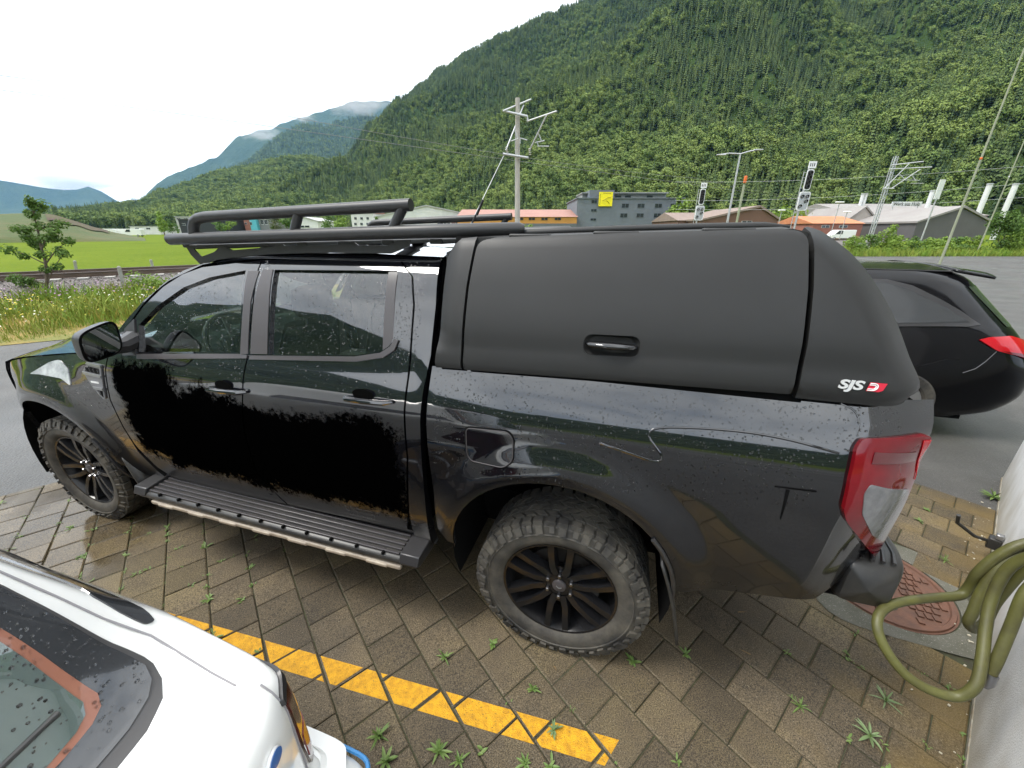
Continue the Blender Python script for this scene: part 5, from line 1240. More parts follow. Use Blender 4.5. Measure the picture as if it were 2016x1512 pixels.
# side coordinates on the near flank: (u, z)
def mside(u, z):
    ur, uf = _mr(z), _mf(z)
    if u <= ur - .55: return ml(u, MVC + _mw(z), z)
    c = min(1, (u - (ur - .55)) / .55); e = 3.0; sn = max(0, 1 - c ** e) ** (1 / e)
    return ml(u, MVC + _mw(z) * sn, z)
def MS(px, py):
    r = ray(px, py); v = .8
    for _ in range(25):
        vv = MVC + v; nx, ny = -SI, -CO
        t = ((TX + nx * vv) * nx + (TY + ny * vv) * ny) / (r.x * nx + r.y * ny)
        x, y, z = t * r.x, t * r.y, CAMH + t * r.z
        u, _v = to_truck(x, y); u = min(u, _mr(z) - .01); p = mside(u, z); v = .6 * v + .4 * (-p.y)
    return (u, z)
OM = Vector((.2, -1, .1))
gw = [MS(*q) for q in ((1700, 556), (1745, 558), (1790, 572), (1840, 597), (1880, 618), (1906, 636), (1850, 637), (1780, 637), (1700, 637))]
trim = [MS(*q) for q in ((1690, 549), (1745, 551), (1795, 563), (1850, 590), (1890, 613), (1928, 640), (1905, 644), (1850, 643), (1780, 643), (1690, 643))]
panel('window_trim', trim, mside, M_TRIM, mc, off=.014, depth=.02, out=OM, step=.06)
panel('side_window', gw, mside, M_FRIT, mc, off=.018, depth=.006, out=OM, step=.06)
lp_ = [MS(*q) for q in ((1926, 669), (1945, 664), (1985, 662), (2030, 664), (2060, 690), (2045, 706), (2005, 702), (1960, 690))]
tl_ = panel('tail_light', fillet(lp_, .02), mside, M_RED2, mc, off=.016, depth=.02, out=OM, step=.03)
panel('lamp_lower', [MS(*q) for q in ((1968, 690), (2005, 696), (2040, 700), (2035, 705), (2005, 702))], mside, M_RED, tl_, off=.018, depth=.002, out=OM, step=.03)
def crease(name, pts, r_, m):
    mm = MB(); mm.tube([mside(*MS(*q)) + Vector((0, -.0005, 0)) for q in pts], r_, 6); return mm.build(name, m, mc)
crease('body_crease', [(1800, 722), (1830, 716), (1860, 708), (1890, 706)], .006, M_MB)
crease('bumper_seam', [(1895, 734), (1920, 726), (1940, 712), (1962, 692)], .0035, M_CHROME_D)
for sg in (-1, 1):
    mm = MB(); mm.tube([ml(lerp(4.85, 6.2, i / 10), MVC + sg * .57, 1.545 + .004 * math.sin(math.pi * i / 10)) for i in range(11)], .007, 6); mm.build('roof_rail', M_TRIM, mc)
mm = MB()
def spoil(a, b):
    t = lerp(-1, 1, b); u = lerp(6.22, 6.56 - .06 * t * t, a); return ml(u, MVC + t * lerp(.58, .60, a), 1.556 - .05 * a + .012 * (1 - t * t) - .02 * abs(t) ** 6)
mm.grid(spoil, 6, 16); sp_ = mm.build('roof_spoiler', M_MB, mc, smooth_deg=60); sm_ = sp_.modifiers.new('solid', 'SOLIDIFY'); sm_.thickness = .022; sm_.offset = -1
mm = MB(); mm.grid(lambda a, b: mplan(lerp(1.16, 1.84, b), lerp(1.10, 1.42, a), .005), 6, 16); mm.build('rear_window', M_FRIT, mc)
mm = MB(); mm.box(ml(7.08, MVC, .80), (.03, .52, .115)); mm.build('number_plate', M_WHITEREF, mc)
for u in (3.1, 5.95):
    for v, ro in ((MVC + .80, 0), (MVC - .80, math.pi)): simple_wheel(mc, ml(u, v, .335), r=.335, wd=.22, rot=ro)
mm = MB(); mm.box(ml(4.6, MVC, .26), (4.0, 1.5, .16)); mm.build('underbody', M_GAP, mc)
for sg in (-1, 1):
    mm = MB(); mm.box(ml(4.0, MVC + sg * .98, 1.08), (.10, .20, .13)); mm.build('door_mirror', M_MB, mc, bevel=.03)
# ------------------------------------------------------------------ railway beyond the road
M_BALLAST = material('ballast', (.14, .125, .118), .9, var=(7, (.085, .075, .07), .4, .6), bump=(14, 1.0, .08), speck=(22, (.33, .29, .28), .58))
M_RAIL = material('rail_steel', (.16, .12, .10), .4, metal=.8)
M_CONCRETE = material('grey_concrete', (.36, .35, .33), .85, var=(6, (.27, .26, .24)))
M_GALV = material('galvanised', (.46, .47, .48), .45, metal=.5)
M_INS = material('insulator', (.6, .58, .54), .4)
M_VERGE = material('verge_soil', (.15, .15, .035), .95, var=(.8, (.30, .19, .06), .42, .62), bump=(20, .8, .05))
RB = -18.75
mm = MB(); A0, A1 = -70, 150
prof = [(-15.6, -.01), (-17.6, .44), (RB - .75, .50), (-21.3, .44), (-23.4, -.02)]
nseg = 110
mm.add([AB(lerp(A0, A1, i / nseg), b + .15 * noise.noise((i * .7, b, 1)), z + .05 * noise.noise((i * 1.3, b * 2, 5))) for i in range(nseg + 1) for b, z in prof], [(i * 5 + j, (i + 1) * 5 + j, (i + 1) * 5 + j + 1, i * 5 + j + 1) for i in range(nseg) for j in range(4)])
mm.build('railway_ballast', M_BALLAST, kind='structure')
# loose stones on the part of the bed nearest the camera
mm = MB(); rr = random.Random(31)
for k in range(5200):
    a = rr.uniform(-13, 9); b = rr.uniform(-18.4, -15.5); z = interp(-b, [15.6, 17.6, 19.5], [-.01, .44, .50]); s_ = rr.uniform(.018, .042); p = AB(a, b, z + s_ * .3)
    d_ = [Vector((rr.gauss(0, 1), rr.gauss(0, 1), rr.gauss(0, 1))).normalized() * s_ * rr.uniform(.7, 1.3) for _ in range(4)]
    mm.add([p + q for q in d_], [(0, 1, 2), (0, 2, 3), (0, 3, 1), (1, 3, 2)])
M_STONE = material('ballast_stone', (.16, .14, .135), .85, var=(3, (.10, .088, .082), .4, .6), speck=(9, (.34, .30, .30), .6))
mm.build('ballast_stones', M_STONE, kind='stuff', smooth_deg=0, label='loose grey stones on the railway bed', cat='stones')
for b in (RB, RB - 1.5):
    mm = MB(); pr = [(-.07, .0), (.07, .0), (.012, .03), (.012, .11), (.035, .12), (.035, .15), (-.035, .15), (-.035, .12), (-.012, .11), (-.012, .03)]
    n_ = len(pr); mm.add([AB(A0, b + p[0], .50 + p[1]) for p in pr] + [AB(A1, b + p[0], .50 + p[1]) for p in pr], [(i, (i + 1) % n_, n_ + (i + 1) % n_, n_ + i) for i in range(n_)])
    r_ = mm.build('rail', M_RAIL, smooth_deg=0, label='rusty rail nearer the road' if b == RB else 'rusty rail on the field side', cat='rail'); fix_normals(r_)
mm = MB(); mm.box((0, 0, 0), (.25, 2.5, .16)); sl0 = mm.build('sleeper', M_CONCRETE, kind='structure'); sl0.location = AB(-14, RB - .75, .42); sl0.rotation_euler = (0, 0, GRID_ROT)
for k in range(1, 46):
    c = sl0.copy(); col.objects.link(c); c.location = AB(-14 + k * .62, RB - .75, .42)
# verge with long grass and flowers
mm = MB(); ng = 60
mm.add([AB(lerp(-30, 40, i / ng), b + .25 * noise.noise((i * .9, b, 2)), z) for i in range(ng + 1) for b, z in ((-10.75, .004), (-11.6, .03), (-13.5, .06), (-16.2, .02))], [(i * 4 + j, (i + 1) * 4 + j, (i + 1) * 4 + j + 1, i * 4 + j + 1) for i in range(ng) for j in range(3)])
mm.build('verge', M_VERGE, kind='structure')
def grass(name, n, a0, a1, b0, b1, h0, h1, m, seed, hfun=None, label=None):
    r_ = random.Random(seed); vs = []; fs = []
    for k in range(n):
        a, b = r_.uniform(a0, a1), r_.uniform(b0, b1); d_ = noise.noise((a * .8, b * .8, seed))
        if d_ + r_.uniform(-.4, .5) < -.12: continue
        h = lerp(h0, h1, r_.random()) * (.75 + .6 * d_) * (hfun(a, b) if hfun else 1)
        p = AB(a, b, .02); an = r_.uniform(0, 6.28); w_ = h * .022 + .004; le = Vector((r_.gauss(0, .25), r_.gauss(0, .25), 0)) * h
        s_ = Vector((math.cos(an), math.sin(an), 0)) * w_; k0 = len(vs)
        vs += [p - s_, p + s_, p + le * .35 + Vector((0, 0, h * .6)) + s_ * .8, p + le * .35 + Vector((0, 0, h * .6)) - s_ * .8, p + le + Vector((0, 0, h))]
        fs += [(k0, k0 + 1, k0 + 2, k0 + 3), (k0 + 3, k0 + 2, k0 + 4)]
    return obj(name, vs, fs, m, smooth_deg=0, kind='stuff', label=label, cat='grass')
M_GR1 = material('grass_fresh', (.14, .24, .03), .75, var=(.9, (.24, .27, .05), .4, .62), spec=.25); M_GR2 = material('grass_yellow', (.34, .30, .07), .8, var=(1.2, (.22, .25, .05), .4, .6), spec=.2)
hf = lambda a, b: smooth((-10.7 - b) / 2.2) * .85 + .12
grass('verge_grass', 19000, -9, 3.0, -16.4, -10.9, .30, .72, M_GR1, 3, hf, 'long fresh green grass on the verge')
grass('verge_dry_grass', 6500, -9, 3.0, -15.6, -10.8, .20, .60, M_GR2, 4, hf, 'yellowed grass stalks on the verge')
def flowers(name, n, m, seed, h0, h1, sz, label, b0=-16.2, b1=-11.8):
    r_ = random.Random(seed); vs = []; fs = []
    for k in range(n):
        a, b = r_.uniform(-9, 3), r_.uniform(b0, b1)
        if noise.noise((a * .7, b * .7, seed)) + r_.uniform(-.35, .35) < 0: continue
        for q in range(r_.randint(2, 5)):
            p = AB(a + r_.gauss(0, .06), b + r_.gauss(0, .06), r_.uniform(h0, h1)); s_ = sz * r_.uniform(.6, 1.3); k0 = len(vs)
            x = Vector((r_.gauss(0, 1), r_.gauss(0, 1), r_.gauss(0, .4))).normalized() * s_; y = x.cross(Vector((r_.gauss(0, .4), r_.gauss(0, .4), 1))).normalized() * s_
            vs += [p + x, p + y, p - x, p - y]; fs.append((k0, k0 + 1, k0 + 2, k0 + 3))
    obj(name, vs, fs, m, smooth_deg=0, kind='stuff', label=label, cat='flowers')
flowers('white_flowers', 700, material('petal_white', (.75, .74, .62), .7), 8, .12, .5, .017, 'small white flowers scattered in the verge')
flowers('yellow_flowers', 500, material('petal_yellow', (.65, .52, .06), .7), 12, .15, .55, .018, 'small yellow flowers scattered in the verge')
flowers('purple_flowers', 450, material('petal_purple', (.32, .16, .30), .7), 17, .25, .62, .022, 'dull purple flower heads in the verge', -16.4, -13.6)

# ------------------------------------------------------------------ foliage tools
def leaf_mat(name, c1, c2, sc_=.5):
    m = material(name, c1, .62, var=(sc_, c2, .35, .65), spec=.3); t = m.node_tree; b = t.nodes['Principled BSDF']
    out = [n for n in t.nodes if n.type == 'OUTPUT_MATERIAL'][0]; tr = N(t, 'ShaderNodeBsdfTranslucent'); tr.inputs[0].default_value = (c2[0] * 1.1, c2[1] * 1.2, c2[2], 1)
    mxs = N(t, 'ShaderNodeMixShader'); mxs.inputs[0].default_value = .28; t.links.new(b.outputs[0], mxs.inputs[1]); t.links.new(tr.outputs[0], mxs.inputs[2]); t.links.new(mxs.outputs[0], out.inputs[0])
    return m
def clumps(mm, centres, n, size, rr, flat=.75):
    for k in range(n):
        c, r_ = rr.choice(centres)
        d_ = Vector((rr.gauss(0, 1), rr.gauss(0, 1), rr.gauss(0, 1))).normalized()
        p = Vector(c) + Vector((d_.x * r_[0], d_.y * r_[1], d_.z * r_[2])) * (rr.random() ** .45)
        nrm = (d_ + Vector((rr.gauss(0, .5), rr.gauss(0, .5), rr.gauss(.5, .5)))).normalized(); x = nrm.orthogonal().normalized()
        x = (Matrix.Rotation(rr.uniform(0, 6.28), 3, nrm) @ x) * size * rr.uniform(.6, 1.35); y = nrm.cross(x) * flat
        fo = nrm * size * rr.uniform(-.2, .3)
        mm.add([p - x, p - y * .9 + fo * .5, p + x, p + y * .9 + fo * .5], [(0, 1, 2, 3)])
def shrub(name, loc, centres, n, size, m, label, cat, seed, group=None, stems=5, trunk_r=.02):
    rr = random.Random(seed); e = empty(name, loc, 0, label=label, cat=cat, group=group)
    mm = MB(); clumps(mm, centres, n, size, rr); mm.build('foliage', m, e, smooth_deg=0)
    for k in range(stems):
        c, r_ = centres[k % len(centres)]; mm = MB(); c = Vector(c)
        mm.tube([(rr.uniform(-.05, .05), rr.uniform(-.05, .05), -.02), (c.x * .4 + rr.uniform(-.05, .05), c.y * .4, c.z * .5), c], [trunk_r, trunk_r * .7, trunk_r * .3], 6); mm.build('stem', M_BARK, e)
    return e
M_BARK = material('bark', (.10, .075, .05), .9, var=(9, (.16, .13, .10)))
ML1 = leaf_mat('leaf_mid', (.055, .11, .02), (.11, .19, .035), 2.0); ML2 = leaf_mat('leaf_light', (.12, .20, .03), (.20, .29, .05), 2.0); ML3 = leaf_mat('leaf_dark', (.025, .06, .015), (.055, .10, .022), 2.0); ML4 = leaf_mat('leaf_purple', (.10, .07, .05), (.08, .13, .03), 5.0)
# sapling at the roadside
sb = G(85, 592); sap = empty('sapling', sb, 0, label='young leafy tree with a thin crooked trunk beside the railway', cat='tree')
def loc_at(px, py): return D(px, py, sb.y) - sb
trunk = [Vector((0, 0, 0)), loc_at(92, 560), loc_at(90, 520), loc_at(82, 490), loc_at(75, 455), loc_at(66, 420), loc_at(60, 395)]
mm = MB(); mm.tube(catmull(trunk, 4), [lerp(.045, .008, i / 24) for i in range(25)], 8); mm.build('trunk', M_BARK, sap)
limbs = [(1, (125, 500)), (2, (115, 475)), (2, (45, 490)), (3, (35, 470)), (3, (110, 455)), (4, (50, 450)), (4, (95, 440)), (1, (55, 545)), (5, (72, 402)), (3, (60, 480))]
cent = []
for k, (i, q) in enumerate(limbs):
    e_ = loc_at(*q) + Vector((0, math.sin(k * 2.4) * .35, 0)); mm = MB(); mm.tube([trunk[i], trunk[i].lerp(e_, .5) + Vector((0, 0, .06)), e_], [.018, .012, .005], 6); mm.build('limb', M_BARK, sap)
    cent.append((e_, (.19, .19, .15))); cent.append((trunk[i].lerp(e_, .6), (.15, .15, .12)))
cent += [(loc_at(60, 395), (.10, .10, .16)), (loc_at(58, 420), (.12, .12, .14)), (loc_at(70, 560), (.25, .2, .14)), (loc_at(45, 555), (.2, .2, .12)), (loc_at(80, 470), (.22, .2, .16)), (loc_at(74, 445), (.2, .18, .15)), (loc_at(66, 425), (.15, .15, .13)), (loc_at(84, 500), (.2, .18, .14)), (loc_at(58, 400), (.11, .11, .14)), (loc_at(90, 530), (.16, .15, .12)), (loc_at(52, 465), (.18, .16, .13)), (loc_at(104, 468), (.18, .16, .13))]
mm = MB(); clumps(mm, cent, 3600, .042, random.Random(2), .6); mm.build('crown', ML1, sap, smooth_deg=0)
mm = MB(); clumps(mm, [(loc_at(60, 398), (.10, .10, .16)), (loc_at(105, 450), (.12, .12, .1)), (loc_at(40, 548), (.2, .2, .1))], 150, .034, random.Random(3), .55); mm.build('reddish_leaves', ML4, sap, smooth_deg=0)
# bush by the near fence post
p = G(290, 590); shrub('wild_bush', p, [((-.1, 0, .5), (.35, .3, .35)), ((.3, .1, .45), (.4, .3, .3)), ((0, 0, .25), (.5, .4, .25))], 900, .04, ML2, 'light green bush growing beside the leaning fence post', 'bush', 6)
# fence posts
for q0, q1, w_, lb in (((250, 592), (234, 526), .10, 'leaning grey concrete fence post nearest the road'), ((150, 536), (147, 514), .13, 'short grey fence post behind the rails on the left'), ((302, 531), (297, 512), .13, 'short grey fence post behind the rails nearer the truck')):
    b_ = G(*q0); t_ = D(q1[0], q1[1], b_.y); e = empty('fence_post', b_, 0, label=lb, cat='fence post', group='concrete fence posts along the railway')
    mm = MB(); ax = (t_ - b_); mm.tube([Vector((0, 0, -.1)), ax], w_ * .62, 4); mm.build('shaft', M_CONCRETE, e, smooth_deg=0, bevel=.01)
    mm = MB(); mm.tube([ax, ax + Vector((0, 0, .03))], [w_ * .62, w_ * .3], 4); mm.build('cap', M_CONCRETE, e, smooth_deg=0)

# ------------------------------------------------------------------ terrain
def fbm(x, y, o=4, seed=0.0):
    v = 0; a = 1; f = 1
    for _ in range(o): v += a * noise.noise((x * f, y * f, seed)); a *= .5; f *= 2.1
    return v
def az_el(px, py):
    r = ray(px, py); return math.atan2(r.x, r.y), math.atan2(r.z, math.hypot(r.x, r.y))
class Ridge:
    def __init__(s, sil, rb, rt, amp, seed, pw=1.25, drop=0):
        s.p = sorted(sil); s.rb, s.rt, s.amp, s.seed, s.pw = rb, rt, amp, seed, pw
        s.az = [q[0] for q in s.p]; s.el = [q[1] for q in s.p]
    def pos(s, az, t):
        el = interp(az, s.az, s.el); el += .004 * fbm(az * 40, s.seed, 3, s.seed) * (1 if el > .03 else .3)
        rb = s.rb(az) if callable(s.rb) else s.rb; rt = s.rt(az) if callable(s.rt) else s.rt
        r = lerp(rb, rt, t); h = max(0.0, rt * math.tan(el) + CAMH)
        tt = min(1, t); z = h * (tt ** s.pw)
        z += s.amp * fbm(r * math.sin(az) / s.rt_scale(), r * math.cos(az) / s.rt_scale(), 4, s.seed) * (tt * (1 - tt) * 4) ** .8 * min(1, h / 150)
        if t > 1: z = h * (1 - (t - 1) * 1.6)
        return Vector((r * math.sin(az), r * math.cos(az), z - .5 * (t <= 0)))
    def rt_scale(s): return 260.0
    def mesh(s, name, m, na, nt_, **kw):
        vs = []; fs = []; n1 = nt_ + 3
        for i in range(na + 1):
            az = lerp(s.az[0], s.az[-1], i / na)
            for j in range(n1 + 1): vs.append(s.pos(az, j / nt_))
        for i in range(na):
            for j in range(n1): fs.append((i * (n1 + 1) + j, (i + 1) * (n1 + 1) + j, (i + 1) * (n1 + 1) + j + 1, i * (n1 + 1) + j + 1))
        return obj(name, vs, fs, m, smooth_deg=60, kind='structure', **kw)
def sil(pts): return [az_el(*q) for q in pts]
M_FOREST = material('forest_floor', (.030, .052, .014), .95, var=(.012, (.05, .085, .02), .4, .6), bump=(.12, 1.0, 6.0), spec=.1)
M_FAR = material('far_forest', (.028, .050, .020), .95, var=(.004, (.05, .075, .03), .4, .62), bump=(.03, 1.0, 20), spec=.1)
main = Ridge(sil([(430, 425), (520, 405), (575, 390), (620, 365), (650, 345), (690, 303), (720, 275), (760, 240), (800, 200), (830, 172), (870, 140), (920, 108), (980, 78), (1050, 48), (1100, 28), (1150, 2), (1250, -45), (1400, -100), (1700, -180), (2016, -240), (2400, -280)]) + [(1.35, .62), (1.9, .50)], lambda a: 300 + 260 * smooth((.15 - a) / .6), lambda a: 1500 + 300 * smooth((.1 - a) / .5), 110, 3.3, 1.10)
main.mesh('mountain', M_FOREST, 190, 64)
midh = Ridge(sil([(40, 444), (90, 430), (180, 420), (250, 413), (300, 398), (370, 370), (430, 353), (500, 338), (560, 320), (600, 314), (650, 324), (700, 346), (760, 378), (840, 414)]), 620, 1750, 40, 7.7, .85)
midh.mesh('wooded_hill', M_FOREST, 90, 36)
dark = Ridge(sil([(230, 440), (300, 405), (400, 362), (480, 325), (530, 284), (570, 256), (605, 243), (640, 248), (680, 238), (720, 226), (760, 234), (820, 250), (900, 300)]), 2200, 4200, 160, 9.1, 1.0)
dark.rt_scale = lambda: 700.0
dark.mesh('dark_mountain', M_FAR, 120, 44)
blue = Ridge(sil([(250, 440), (281, 398), (290, 376), (330, 348), (390, 326), (430, 304), (470, 268), (500, 262), (540, 250), (600, 228), (700, 200), (780, 200), (900, 215)]), 5600, 7200, 300, 2.2, 1.0); blue.rt_scale = lambda: 1500.0
blue.mesh('blue_mountain', M_FAR, 110, 30)
far = Ridge([(-2.2, .16), (-1.7, .13), (-1.3, .10)] + sil([(-160, 335), (0, 352), (40, 362), (100, 373), (130, 375), (180, 367), (205, 380), (230, 395), (280, 415), (340, 430)]), 8500, 10000, 250, 5.5, 1.0); far.rt_scale = lambda: 2500.0
far.mesh('far_blue_mountain', M_FAR, 110, 20)
back = Ridge([(-3.9, .20), (-3.4, .22), (-3.1, .24), (-2.8, .24), (-2.55, .24), (-2.35, .31), (-2.2, .365), (-2.05, .395), (-1.9, .35), (-1.6, .18), (-1.35, .04)], 700, 2200, 90, 4.4, 1.1)
back.mesh('valley_side', M_FAR, 120, 24)
# grassy mound with a bare earth flank
M_MOUND = material('mound_grass', (.045, .070, .012), .9, var=(.12, (.075, .075, .018), .42, .6), bump=(1.2, .8, .2)); M_EARTH = material('bare_earth', (.055, .032, .02), .95, var=(.25, (.07, .065, .02)))
mnd = Ridge(sil([(-400, 430), (-100, 424), (0, 421), (60, 420), (110, 424), (150, 436), (185, 448), (225, 458), (285, 468)]), 112, 142, .8, 6.6, .8); mnd.mesh('grassy_mound', M_MOUND, 70, 16)
mm = MB(); mm.add([mnd.pos(lerp(az_el(95, 430)[0], az_el(215, 455)[0], i / 16), lerp(.62 + .05 * math.sin(i), .97, j / 6)) + Vector((0, -.3, .25)) for i in range(17) for j in range(7)], [(i * 7 + j, (i + 1) * 7 + j, (i + 1) * 7 + j + 1, i * 7 + j + 1) for i in range(16) for j in range(6)]); mm.build('bare_earth_bank', M_EARTH, kind='structure')

# ------------------------------------------------------------------ forest on the slopes: tree shapes instanced on points
def forest_leaf(name, c1, c2, c3):
    m = material(name, c1, .8, spec=.15); t = m.node_tree; b = t.nodes['Principled BSDF']; l = t.links.new
    oi = N(t, 'ShaderNodeObjectInfo'); ge = N(t, 'ShaderNodeNewGeometry'); n = N(t, 'ShaderNodeTexNoise'); n.inputs['Scale'].default_value = .011; n.inputs['Detail'].default_value = 3; l(ge.outputs['Position'], n.inputs['Vector'])
    ad = N(t, 'ShaderNodeMath', operation='MULTIPLY_ADD'); l(oi.outputs['Random'], ad.inputs[0]); ad.inputs[1].default_value = .62; l(n.outputs['Fac'], ad.inputs[2])
    r_ = N(t, 'ShaderNodeValToRGB'); l(ad.outputs[0], r_.inputs[0]); e = r_.color_ramp.elements; e[0].position = .40; e[0].color = (*c1, 1); e[1].position = 1.05; e[1].color = (*c3, 1); x = e.new(.72); x.color = (*c2, 1)
    l(r_.outputs[0], b.inputs['Base Color'])
    return m
MF_C = forest_leaf('conifer_needles', (.040, .067, .030), (.076, .114, .042), (.126, .168, .056)); MF_B = forest_leaf('broadleaf_foliage', (.078, .124, .035), (.128, .184, .049), (.19, .245, .066))
def conifer(seed):
    rr = random.Random(seed); mm = MB(); H_ = 1.0; nt_ = 9
    for k in range(nt_):
        t = k / (nt_ - 1); z = .10 + .82 * t; R_ = .135 * (1 - t) ** .9 + .012; n = 9
        for j in range(n):
            a = 2 * math.pi * (j + rr.uniform(-.3, .3)) / n + k; rl = R_ * rr.uniform(.65, 1.2); d_ = Vector((math.cos(a), math.sin(a), 0)); s_ = Vector((-d_.y, d_.x, 0)) * (R_ * .42 + .004)
            top = Vector((0, 0, z + .11 * (1 - .5 * t))); tip = d_ * rl + Vector((0, 0, z - .035)); mid = d_ * rl * .55 + Vector((0, 0, z + .02))
            mm.add([top, mid - s_, tip, mid + s_], [(0, 1, 2, 3)])
    mm.tube([(0, 0, 0), (0, 0, .5)], [.012, .006], 5)
    return mm
def broad(seed):
    rr = random.Random(seed); mm = MB()
    cs = [((rr.uniform(-.2, .2), rr.uniform(-.2, .2), rr.uniform(.45, .85)), (rr.uniform(.16, .25),) * 2 + (rr.uniform(.13, .2),)) for _ in range(8)] + [((0, 0, .6), (.27, .27, .3))]
    clumps(mm, cs, 640, .042, rr, .85)
    mm.tube([(0, 0, 0), (0, 0, .5)], [.022, .012], 5)
    return mm
protos = []
for k in range(3): protos.append(('conifer', conifer(k + 1), MF_C))
for k in range(3): protos.append(('broadleaf', broad(k + 11), MF_B))
pts = [[] for _ in protos]
rr = random.Random(77)
def scatter(rg, n, a0, a1, t0, t1, cf, hs, clear=None):
    rmax = max(rg.pos(a0, t1).length, rg.pos(a1, t1).length)
    k = 0
    while k < n:
        a, t = rr.uniform(a0, a1), rr.uniform(t0, t1); p = rg.pos(a, t)
        if rr.random() > math.hypot(p.x, p.y) / rmax: continue
        k += 1
        q = proj(p.x, p.y, p.z)
        if not q or q[0] < -120 or q[0] > 2140 or q[1] < -160: continue
        pc = cf(a, t, p); con = rr.random() < pc; s_ = hs * rr.uniform(.75, 1.2) * (1.15 if con else .82)
        pts[rr.randint(0, 2) if con else rr.randint(3, 5)].append((p.x, p.y, p.z - .6, s_, rr.uniform(0, 6.28)))
pc_main = lambda a, t, p: max(.04, min(.95, .46 + .5 * t + .95 * fbm(p.x / 170, p.y / 170, 2, 8)))
scatter(main, 72000, az_el(470, 415)[0], az_el(2140, 300)[0], .01, 1.0, pc_main, 15.5)
scatter(midh, 13000, az_el(60, 430)[0], az_el(830, 405)[0], .02, 1.0, lambda a, t, p: .25 + .3 * fbm(p.x / 200, p.y / 200, 2, 3), 20)
scatter(dark, 9000, az_el(260, 400)[0], az_el(860, 280)[0], .2, 1.0, lambda a, t, p: .8, 30)
def gn_forest(name, proto, pl, label):
    me = bpy.data.meshes.new(name); me.from_pydata([q[:3] for q in pl], [], [])
    a = me.attributes.new('sc', 'FLOAT', 'POINT'); a.data.foreach_set('value', [q[3] for q in pl]); a = me.attributes.new('rz', 'FLOAT', 'POINT'); a.data.foreach_set('value', [q[4] for q in pl])
    o = link(bpy.data.objects.new(name, me), kind='stuff', label=label, cat='forest')
    ng_ = bpy.data.node_groups.new(name, 'GeometryNodeTree'); ng_.interface.new_socket('Geometry', in_out='INPUT', socket_type='NodeSocketGeometry'); ng_.interface.new_socket('Geometry', in_out='OUTPUT', socket_type='NodeSocketGeometry')
    gi, go = ng_.nodes.new('NodeGroupInput'), ng_.nodes.new('NodeGroupOutput'); ip = ng_.nodes.new('GeometryNodeInstanceOnPoints'); oi = ng_.nodes.new('GeometryNodeObjectInfo'); oi.inputs['Object'].default_value = proto; oi.inputs['As Instance'].default_value = True
    at = ng_.nodes.new('GeometryNodeInputNamedAttribute'); at.data_type = 'FLOAT'; at.inputs['Name'].default_value = 'sc'; ar = ng_.nodes.new('GeometryNodeInputNamedAttribute'); ar.data_type = 'FLOAT'; ar.inputs['Name'].default_value = 'rz'
    cx = ng_.nodes.new('ShaderNodeCombineXYZ'); lk = ng_.links.new
    lk(gi.outputs[0], ip.inputs['Points']); lk(oi.outputs['Geometry'], ip.inputs['Instance']); lk(ar.outputs['Attribute'], cx.inputs[2]); lk(cx.outputs[0], ip.inputs['Rotation']); lk(at.outputs['Attribute'], ip.inputs['Scale']); lk(ip.outputs[0], go.inputs[0])
    md = o.modifiers.new('trees', 'NODES'); md.node_group = ng_
    return o
for k, (nm, mb, m) in enumerate(protos):
    me = bpy.data.meshes.new(nm + '_tree_shape'); me.from_pydata(mb.v, [], mb.f); me.materials.append(m)
    po = bpy.data.objects.new(nm + '_tree_shape', me)
    if pts[k]: gn_forest(nm + '_forest', po, pts[k], ('dark pointed conifers' if nm == 'conifer' else 'lighter rounded broadleaf trees') + ' covering the mountain slopes')
print('forest', [len(q) for q in pts])
# ------------------------------------------------------------------ railway masts, signals, lamps, wires
def bar(par, name, pts, r_, m, n=8, base=None):
    mm = MB(); mm.tube([Vector(p) - base for p in pts], r_, n); return mm.build(name, m, par, smooth_deg=50)
M_CMAST = material('mast_concrete', (.42, .40, .36), .85, var=(2, (.34, .32, .29)))
Ym = 28.0
def P(px, py, dy=0.0, Y=None): return D(px, py, (Y or Ym) + dy)
mb_ = D(1019, 455, Ym); mb_.z = 0
mast = empty('catenary_mast', mb_, 0, label='tall concrete railway mast with two angled arms above the truck', cat='mast', group='railway masts')
top = P(1019, 193)
mm = MB(); mm.tube([(0, 0, -.1), top - mb_], [.19, .135], 8); mm.build('pole', M_CMAST, mast, smooth_deg=30)
mm = MB(); mm.box((-.16, -.02, 4.2), (.06, .06, 7.5)); mm.build('cable_duct', M_GALV, mast)
B = lambda nm, q, r_, m=M_GALV: bar(mast, nm, q, r_, m, base=mb_)
B('top_arm', [P(990, 219, -.6), P(1045, 196, .8)], .055); B('cross_beam', [P(993, 219, -.4), P(1038, 229, -.3), P(1039, 239, -.3)], .07); B('top_arm', [P(1038, 239, -.3), P(1096, 219, -1.4)], .05)
B('strut', [P(1031, 207, .4), P(996, 296, -.4)], .045); B('strut', [P(1076, 227, -1.1), P(1042, 297, -.3)], .045)
B('lower_beam', [P(990, 303, -.4), P(1040, 311, -.3)], .075)
for q in ((1013, 256, 1020, 273), (1020, 273, 1006, 278), (1024, 283, 1024, 272), (1024, 272, 1038, 276), (1060, 263, 1066, 277), (1053, 281, 1072, 277), (1058, 281, 1060, 288), (1058, 288, 1081, 288)): B('steady_arm', [P(q[0], q[1], -.5), P(q[2], q[3], -.5)], .03)
for q in ((997, 296), (1042, 299)):
    c_ = P(q[0], q[1], -.35) - mb_
    for k in range(4):
        mm = MB(); mm.lathe([(.03, -.03), (.10, 0), (.03, .03)], 10, M=Matrix.Translation(c_ + Vector((.02 * k, 0, .10 * (1.5 - k)))) @ Matrix.Rotation(R(90), 4, 'X')); mm.build('insulator_disc', M_INS, mast)
